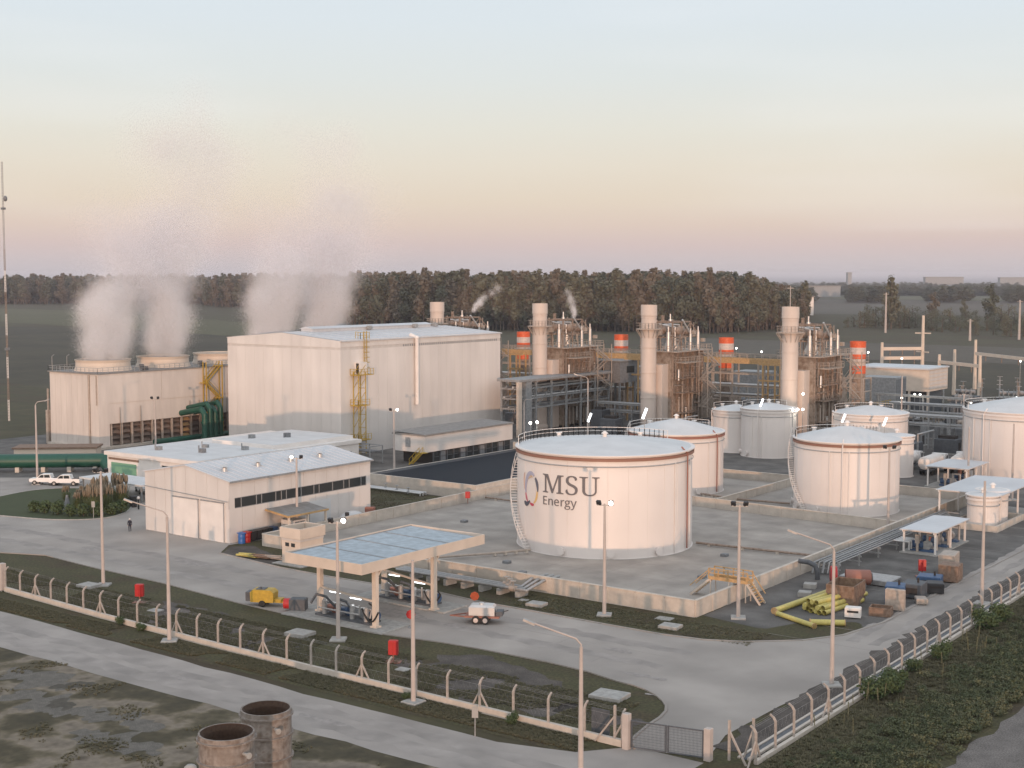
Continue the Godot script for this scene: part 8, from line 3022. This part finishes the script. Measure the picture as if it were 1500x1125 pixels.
	for k in 5200:
		var z := rng.randf_range(-200, -74)
		var x := -34.6 + rng.randfn() * 2.0
		if x > -31.6 or x < -41.6:
			continue
		if rng.randf() < 0.35 + 0.5 * patchy.get_noise_2d(x * 2.0, z):
			continue
		var s := rng.randf_range(0.35, 1.25)
		xf.append(Transform3D(Basis(Vector3.UP, rng.randf() * TAU).scaled(V(s, s * rng.randf_range(0.5, 1.0), s)), V(x, 0, z)))
		cols.append(Color(0.074, 0.09, 0.044).lerp(Color(0.125, 0.122, 0.064), pow(rng.randf(), 2.0)))
	spread("undergrowth", weed, tinted(M.weed_green), xf, cols)
	for k in 900:
		var z := rng.randf_range(-170, -60)
		var x := rng.randf_range(-24.5, 2.0)
		if k == 0:
			xf = []
			cols = []
		xf.append(Transform3D(Basis(Vector3.UP, rng.randf() * TAU).scaled(Vector3.ONE * rng.randf_range(0.4, 1.1)), V(x, 0, z)))
		cols.append(Color(0.08, 0.085, 0.038).lerp(Color(0.14, 0.125, 0.06), rng.randf()))
	spread("undergrowth", weed, tinted(M.weed_green), xf, cols)
	# bushes leaning on the fence
	var bush := leaf_cloud(91, [[V(0, 0.8, 0), V(1.0, 0.85, 1.0)], [V(0.6, 1.2, -0.3), V(0.7, 0.7, 0.7)], [V(-0.5, 0.9, 0.5), V(0.6, 0.7, 0.6)]], 1300, 0.085).mesh()
	var bp := thing("bush", "", "bush", Vector3.ZERO, 0.0, "bushes outside the right fence")
	part_mesh(bp, "foliage", bush, M.leaf_green)
	var bs := Mb.new()
	bs.rod(Vector3.ZERO, V(0.2, 0.9, 0), 0.05, 0.02, 5)
	part(bp, "stem", bs, M.bark)
	var bq := [[-41.1, -106.2, 1.3, "biggest bright green bush against the right fence, near its kink"], [-40.7, -108.4, 1.1, "second green bush behind the biggest bush at the right fence"], [-41.2, -111.0, 0.9, "third green bush along the right fence beyond the biggest bush"], [-41.4, -115.5, 0.8, "low green bush at the foot of the right fence, midway"], [-40.9, -121.0, 1.0, "green bush with pale stalks beside the right fence, farther off"], [-41.0, -134.0, 1.3, "dark bush at the right fence near the photo's right edge"], [-40.6, -138.0, 1.2, "farthest dark bush at the right fence"], [-72.0, -83.2, 0.45, "small weed clump at the front fence wall near the bare lamp pole"], [-61.5, -83.4, 0.55, "dark weed clump on the front fence wall before the gate"], [-107.5, -84.4, 0.5, "weed clump at the front fence wall left of the arm lamp"], [-111.0, -84.7, 0.55, "leftmost weed clump at the front fence wall"]]
	for i in bq.size():
		var o: Node3D = bp if i == 0 else dup(bp, Vector3.ZERO, i * 1.7)
		o.position = V(bq[i][0], 0, bq[i][1])
		o.scale = Vector3.ONE * bq[i][2]
		o.set_meta("label", bq[i][3])
	var stalk := Mb.new()
	stalk.rod(Vector3.ZERO, V(0.1, 1.9, 0.05), 0.02, 0.01, 4)
	for k in 5:
		stalk.ball(V(0.08 + 0.02 * k, 1.1 + 0.2 * k, 0.03), V(0.05, 0.12, 0.05), 5, 4)
	xf = []
	for k in 28:
		xf.append(Transform3D(Basis(Vector3.UP, k * 1.1).scaled(Vector3.ONE * rng.randf_range(0.6, 1.2)), V(-39.5 + rng.randfn() * 1.3, 0, -94 - rng.randf() * 34)))
	spread("yellow_weeds", stalk.mesh(), M.weed_yellow, xf, [])
	# plants between the tanks and the boilers
	for q in [[-146, -228, 1.6, "yellow green bush left of the lamp pole behind the lettered tank"], [-142.5, -230, 1.4, "olive bush right of the lamp pole behind the lettered tank"]]:
		var o := dup(bp, V(q[0], 0, q[1]), 0.4, q[3])
		o.scale = Vector3.ONE * q[2]

func on_hard(p: Vector2) -> bool:
	if p.y > -84.2 and p.y < -80.0 and p.x > -54:
		return true
	if p.x > -50 and p.x < -42 and p.y < -84 and p.y > -240:
		return true
	if p.x > -56 and p.x < -42 and p.y < -86:
		return p.x > -57.5 + (p.y + 95) * 0.2
	return false

# rising steam: soft clusters of tiny see-through droplets flecks, dense at the foot, torn by noise and thinning as they climb
func steam_cluster(m: Material, sigma: float, fleck: float, n: int, sd: int) -> Mesh:
	var r := RandomNumberGenerator.new()
	r.seed = sd
	var b := Mb.new()
	for k in n:
		var p := V(r.randfn(), r.randfn(), r.randfn()) * sigma
		var nn := V(r.randfn(), r.randfn(), r.randfn()).normalized()
		var u := nn.cross(V(r.randfn(), r.randfn(), r.randfn())).normalized() * fleck * r.randf_range(0.7, 1.4)
		var v2 := nn.cross(u)
		b.tri(p - u, p + u * 0.6 + v2 * 0.8, p + u * 0.5 - v2 * 0.9, nn, nn, nn)
	return b.mesh()

func plume(label: String, foot: Vector3, r0: float, top: float, drift: Vector3, grow: float, count: int, sd: int, mesh: Mesh, m: Material, fade := 1.5, soft: Material = null, loose: Mesh = null) -> void:
	var t := thing("steam_plume", label, "steam", foot, 0.0, "steam plumes over the plant")
	var r := RandomNumberGenerator.new()
	r.seed = sd
	var nz := FastNoiseLite.new()
	nz.seed = sd
	nz.frequency = 0.45 / r0
	nz.fractal_octaves = 3
	var xf := []
	var upper := []
	var left := count
	while left > 0:
		var f := r.randf()
		if r.randf() > pow(1.0 - f, fade):
			continue
		left -= 1
		var rad := r0 * (1.0 + grow * f)
		var a := r.randf() * TAU
		var q := sqrt(r.randf()) * (0.72 + 0.4 * f)
		var p := V(cos(a) * q * rad, f * top, sin(a) * q * rad) + drift * pow(f, 1.7) * top
		var w := nz.get_noise_3dv(p + foot)
		if w < lerpf(-0.9, -0.02, minf(1.0, f * 1.6)):
			continue
		p += V(nz.get_noise_3d(p.y, p.x, 7.0), 0, nz.get_noise_3d(3.0, p.y, p.z)) * rad * 0.9 * f
		var s := rad / r0 * r.randf_range(0.7, 1.15)
		if f < 0.06:
			s *= 0.6
			p.y += 0.8
		if soft and f + r.randf_range(-0.2, 0.2) > 0.46:
			for k in 1:
				upper.append(Transform3D(Basis.from_euler(V(r.randf() * TAU, r.randf() * TAU, 0)).scaled(V(s, s, s) * 0.75), p + V(r.randfn(), r.randfn(), r.randfn()) * s * 0.7))
			continue
		xf.append(Transform3D(Basis.from_euler(V(r.randf() * TAU, r.randf() * TAU, 0)).scaled(V(s, s * 1.1, s)), p))
	var mm := MultiMesh.new()
	mm.transform_format = MultiMesh.TRANSFORM_3D
	mm.mesh = mesh
	mm.instance_count = xf.size()
	for i in xf.size():
		mm.set_instance_transform(i, xf[i])
	var o := MultiMeshInstance3D.new()
	o.name = "vapour"
	o.multimesh = mm
	o.material_override = m
	o.set_meta("kind", "stuff")
	t.add_child(o)
	if upper.is_empty():
		return
	mm = MultiMesh.new()
	mm.transform_format = MultiMesh.TRANSFORM_3D
	mm.mesh = loose
	mm.instance_count = upper.size()
	for i in upper.size():
		mm.set_instance_transform(i, upper[i])
	o = MultiMeshInstance3D.new()
	o.name = "thinning_vapour"
	o.multimesh = mm
	o.material_override = soft
	o.set_meta("kind", "stuff")
	t.add_child(o)

# the thin wide veil into which a plume spreads as it thins
func veil(label: String, foot: Vector3, rad: float, lo: float, top: float, lean: Vector3, count: int, sd: int, mesh: Mesh, m: Material) -> void:
	var t := thing("steam_veil", label, "steam", foot, 0.0, "thin steam veils drifting over the plumes")
	var r := RandomNumberGenerator.new()
	r.seed = sd
	var nz := FastNoiseLite.new()
	nz.seed = sd
	nz.frequency = 0.05
	nz.fractal_octaves = 4
	var mm := MultiMesh.new()
	mm.transform_format = MultiMesh.TRANSFORM_3D
	mm.mesh = mesh
	var xf := []
	while xf.size() < count:
		var f := r.randf()
		if r.randf() > 1.0 - f * 0.75:
			continue
		var p := V(r.randfn(), 0, r.randfn()) * rad * (0.5 + 0.35 * f) + V(0, lo + (top - lo) * f, 0) + lean * f * (top - lo)
		if nz.get_noise_3dv(p + foot) < lerpf(-0.35, 0.08, f):
			continue
		var s := r.randf_range(0.8, 1.3)
		xf.append(Transform3D(Basis.from_euler(V(r.randf() * TAU, r.randf() * TAU, 0)).scaled(V(s, s, s)), p))
	mm.instance_count = xf.size()
	for i in xf.size():
		mm.set_instance_transform(i, xf[i])
	var o := MultiMeshInstance3D.new()
	o.name = "vapour"
	o.multimesh = mm
	o.material_override = m
	o.set_meta("kind", "stuff")
	t.add_child(o)

func steam() -> void:
	var thin := mat("veil_vapour", Color(0.89, 0.89, 0.91, 0.19), 1.0)
	thin.transparency = BaseMaterial3D.TRANSPARENCY_ALPHA
	thin.metallic_specular = 0.0
	var m := mat("steam_vapour", Color(0.93, 0.93, 0.94, 0.30), 1.0)
	m.transparency = BaseMaterial3D.TRANSPARENCY_ALPHA
	m.metallic_specular = 0.0
	var zs := [-178.7, -194.4, -210.2, -226.0, -243.7]
	var rt := V(0.805, 0, -0.593)
	var big := steam_cluster(m, 1.3, 0.05, 3200, 3)
	var loose := steam_cluster(m, 2.0, 0.036, 12500, 13)
	var small := steam_cluster(m, 0.22, 0.016, 1000, 4)
	var wide := steam_cluster(m, 2.3, 0.055, 6500, 8)
	veil("faint veil of steam spreading above the two left plumes", V(-236, 16, -188), 10.0, 18.0, 58.0, rt * 0.36, 95, 21, wide, thin)
	veil("faint veil of steam spreading above the two plumes behind the hall", V(-236, 16, -236), 11.0, 17.0, 56.0, rt * 0.3, 95, 22, wide, thin)
	plume("leftmost white steam plume rising from the cooling tower", V(-238, 16.8, zs[0]), 5.2, 40.0, rt * 0.28, 0.45, 270, 1, big, m, 1.5, thin, loose)
	plume("second white steam plume from the left over the cooling tower", V(-238, 16.8, zs[1]), 5.2, 54.0, rt * 0.22, 0.7, 260, 2, big, m, 1.5, thin, loose)
	plume("third white steam plume, just behind the left corner of the white hall", V(-238, 16.8, zs[3]), 5.2, 40.0, rt * 0.2, 0.6, 270, 3, big, m, 1.5, thin, loose)
	plume("rightmost broad steam plume behind the white hall", V(-238, 16.8, zs[4]), 5.6, 52.0, rt * 0.22, 0.7, 270, 4, big, m, 1.5, thin, loose)
	plume("small slanting steam jet above the leftmost tan chimney's boiler", V(-208, 26.0, -266), 0.5, 7.5, rt * 1.25, 2.0, 70, 5, small, m, 1.0)
	plume("small upright steam jet above the second boiler", V(-178, 25.0, -266), 0.5, 8.5, rt * -0.22, 1.5, 70, 6, small, m, 0.9)
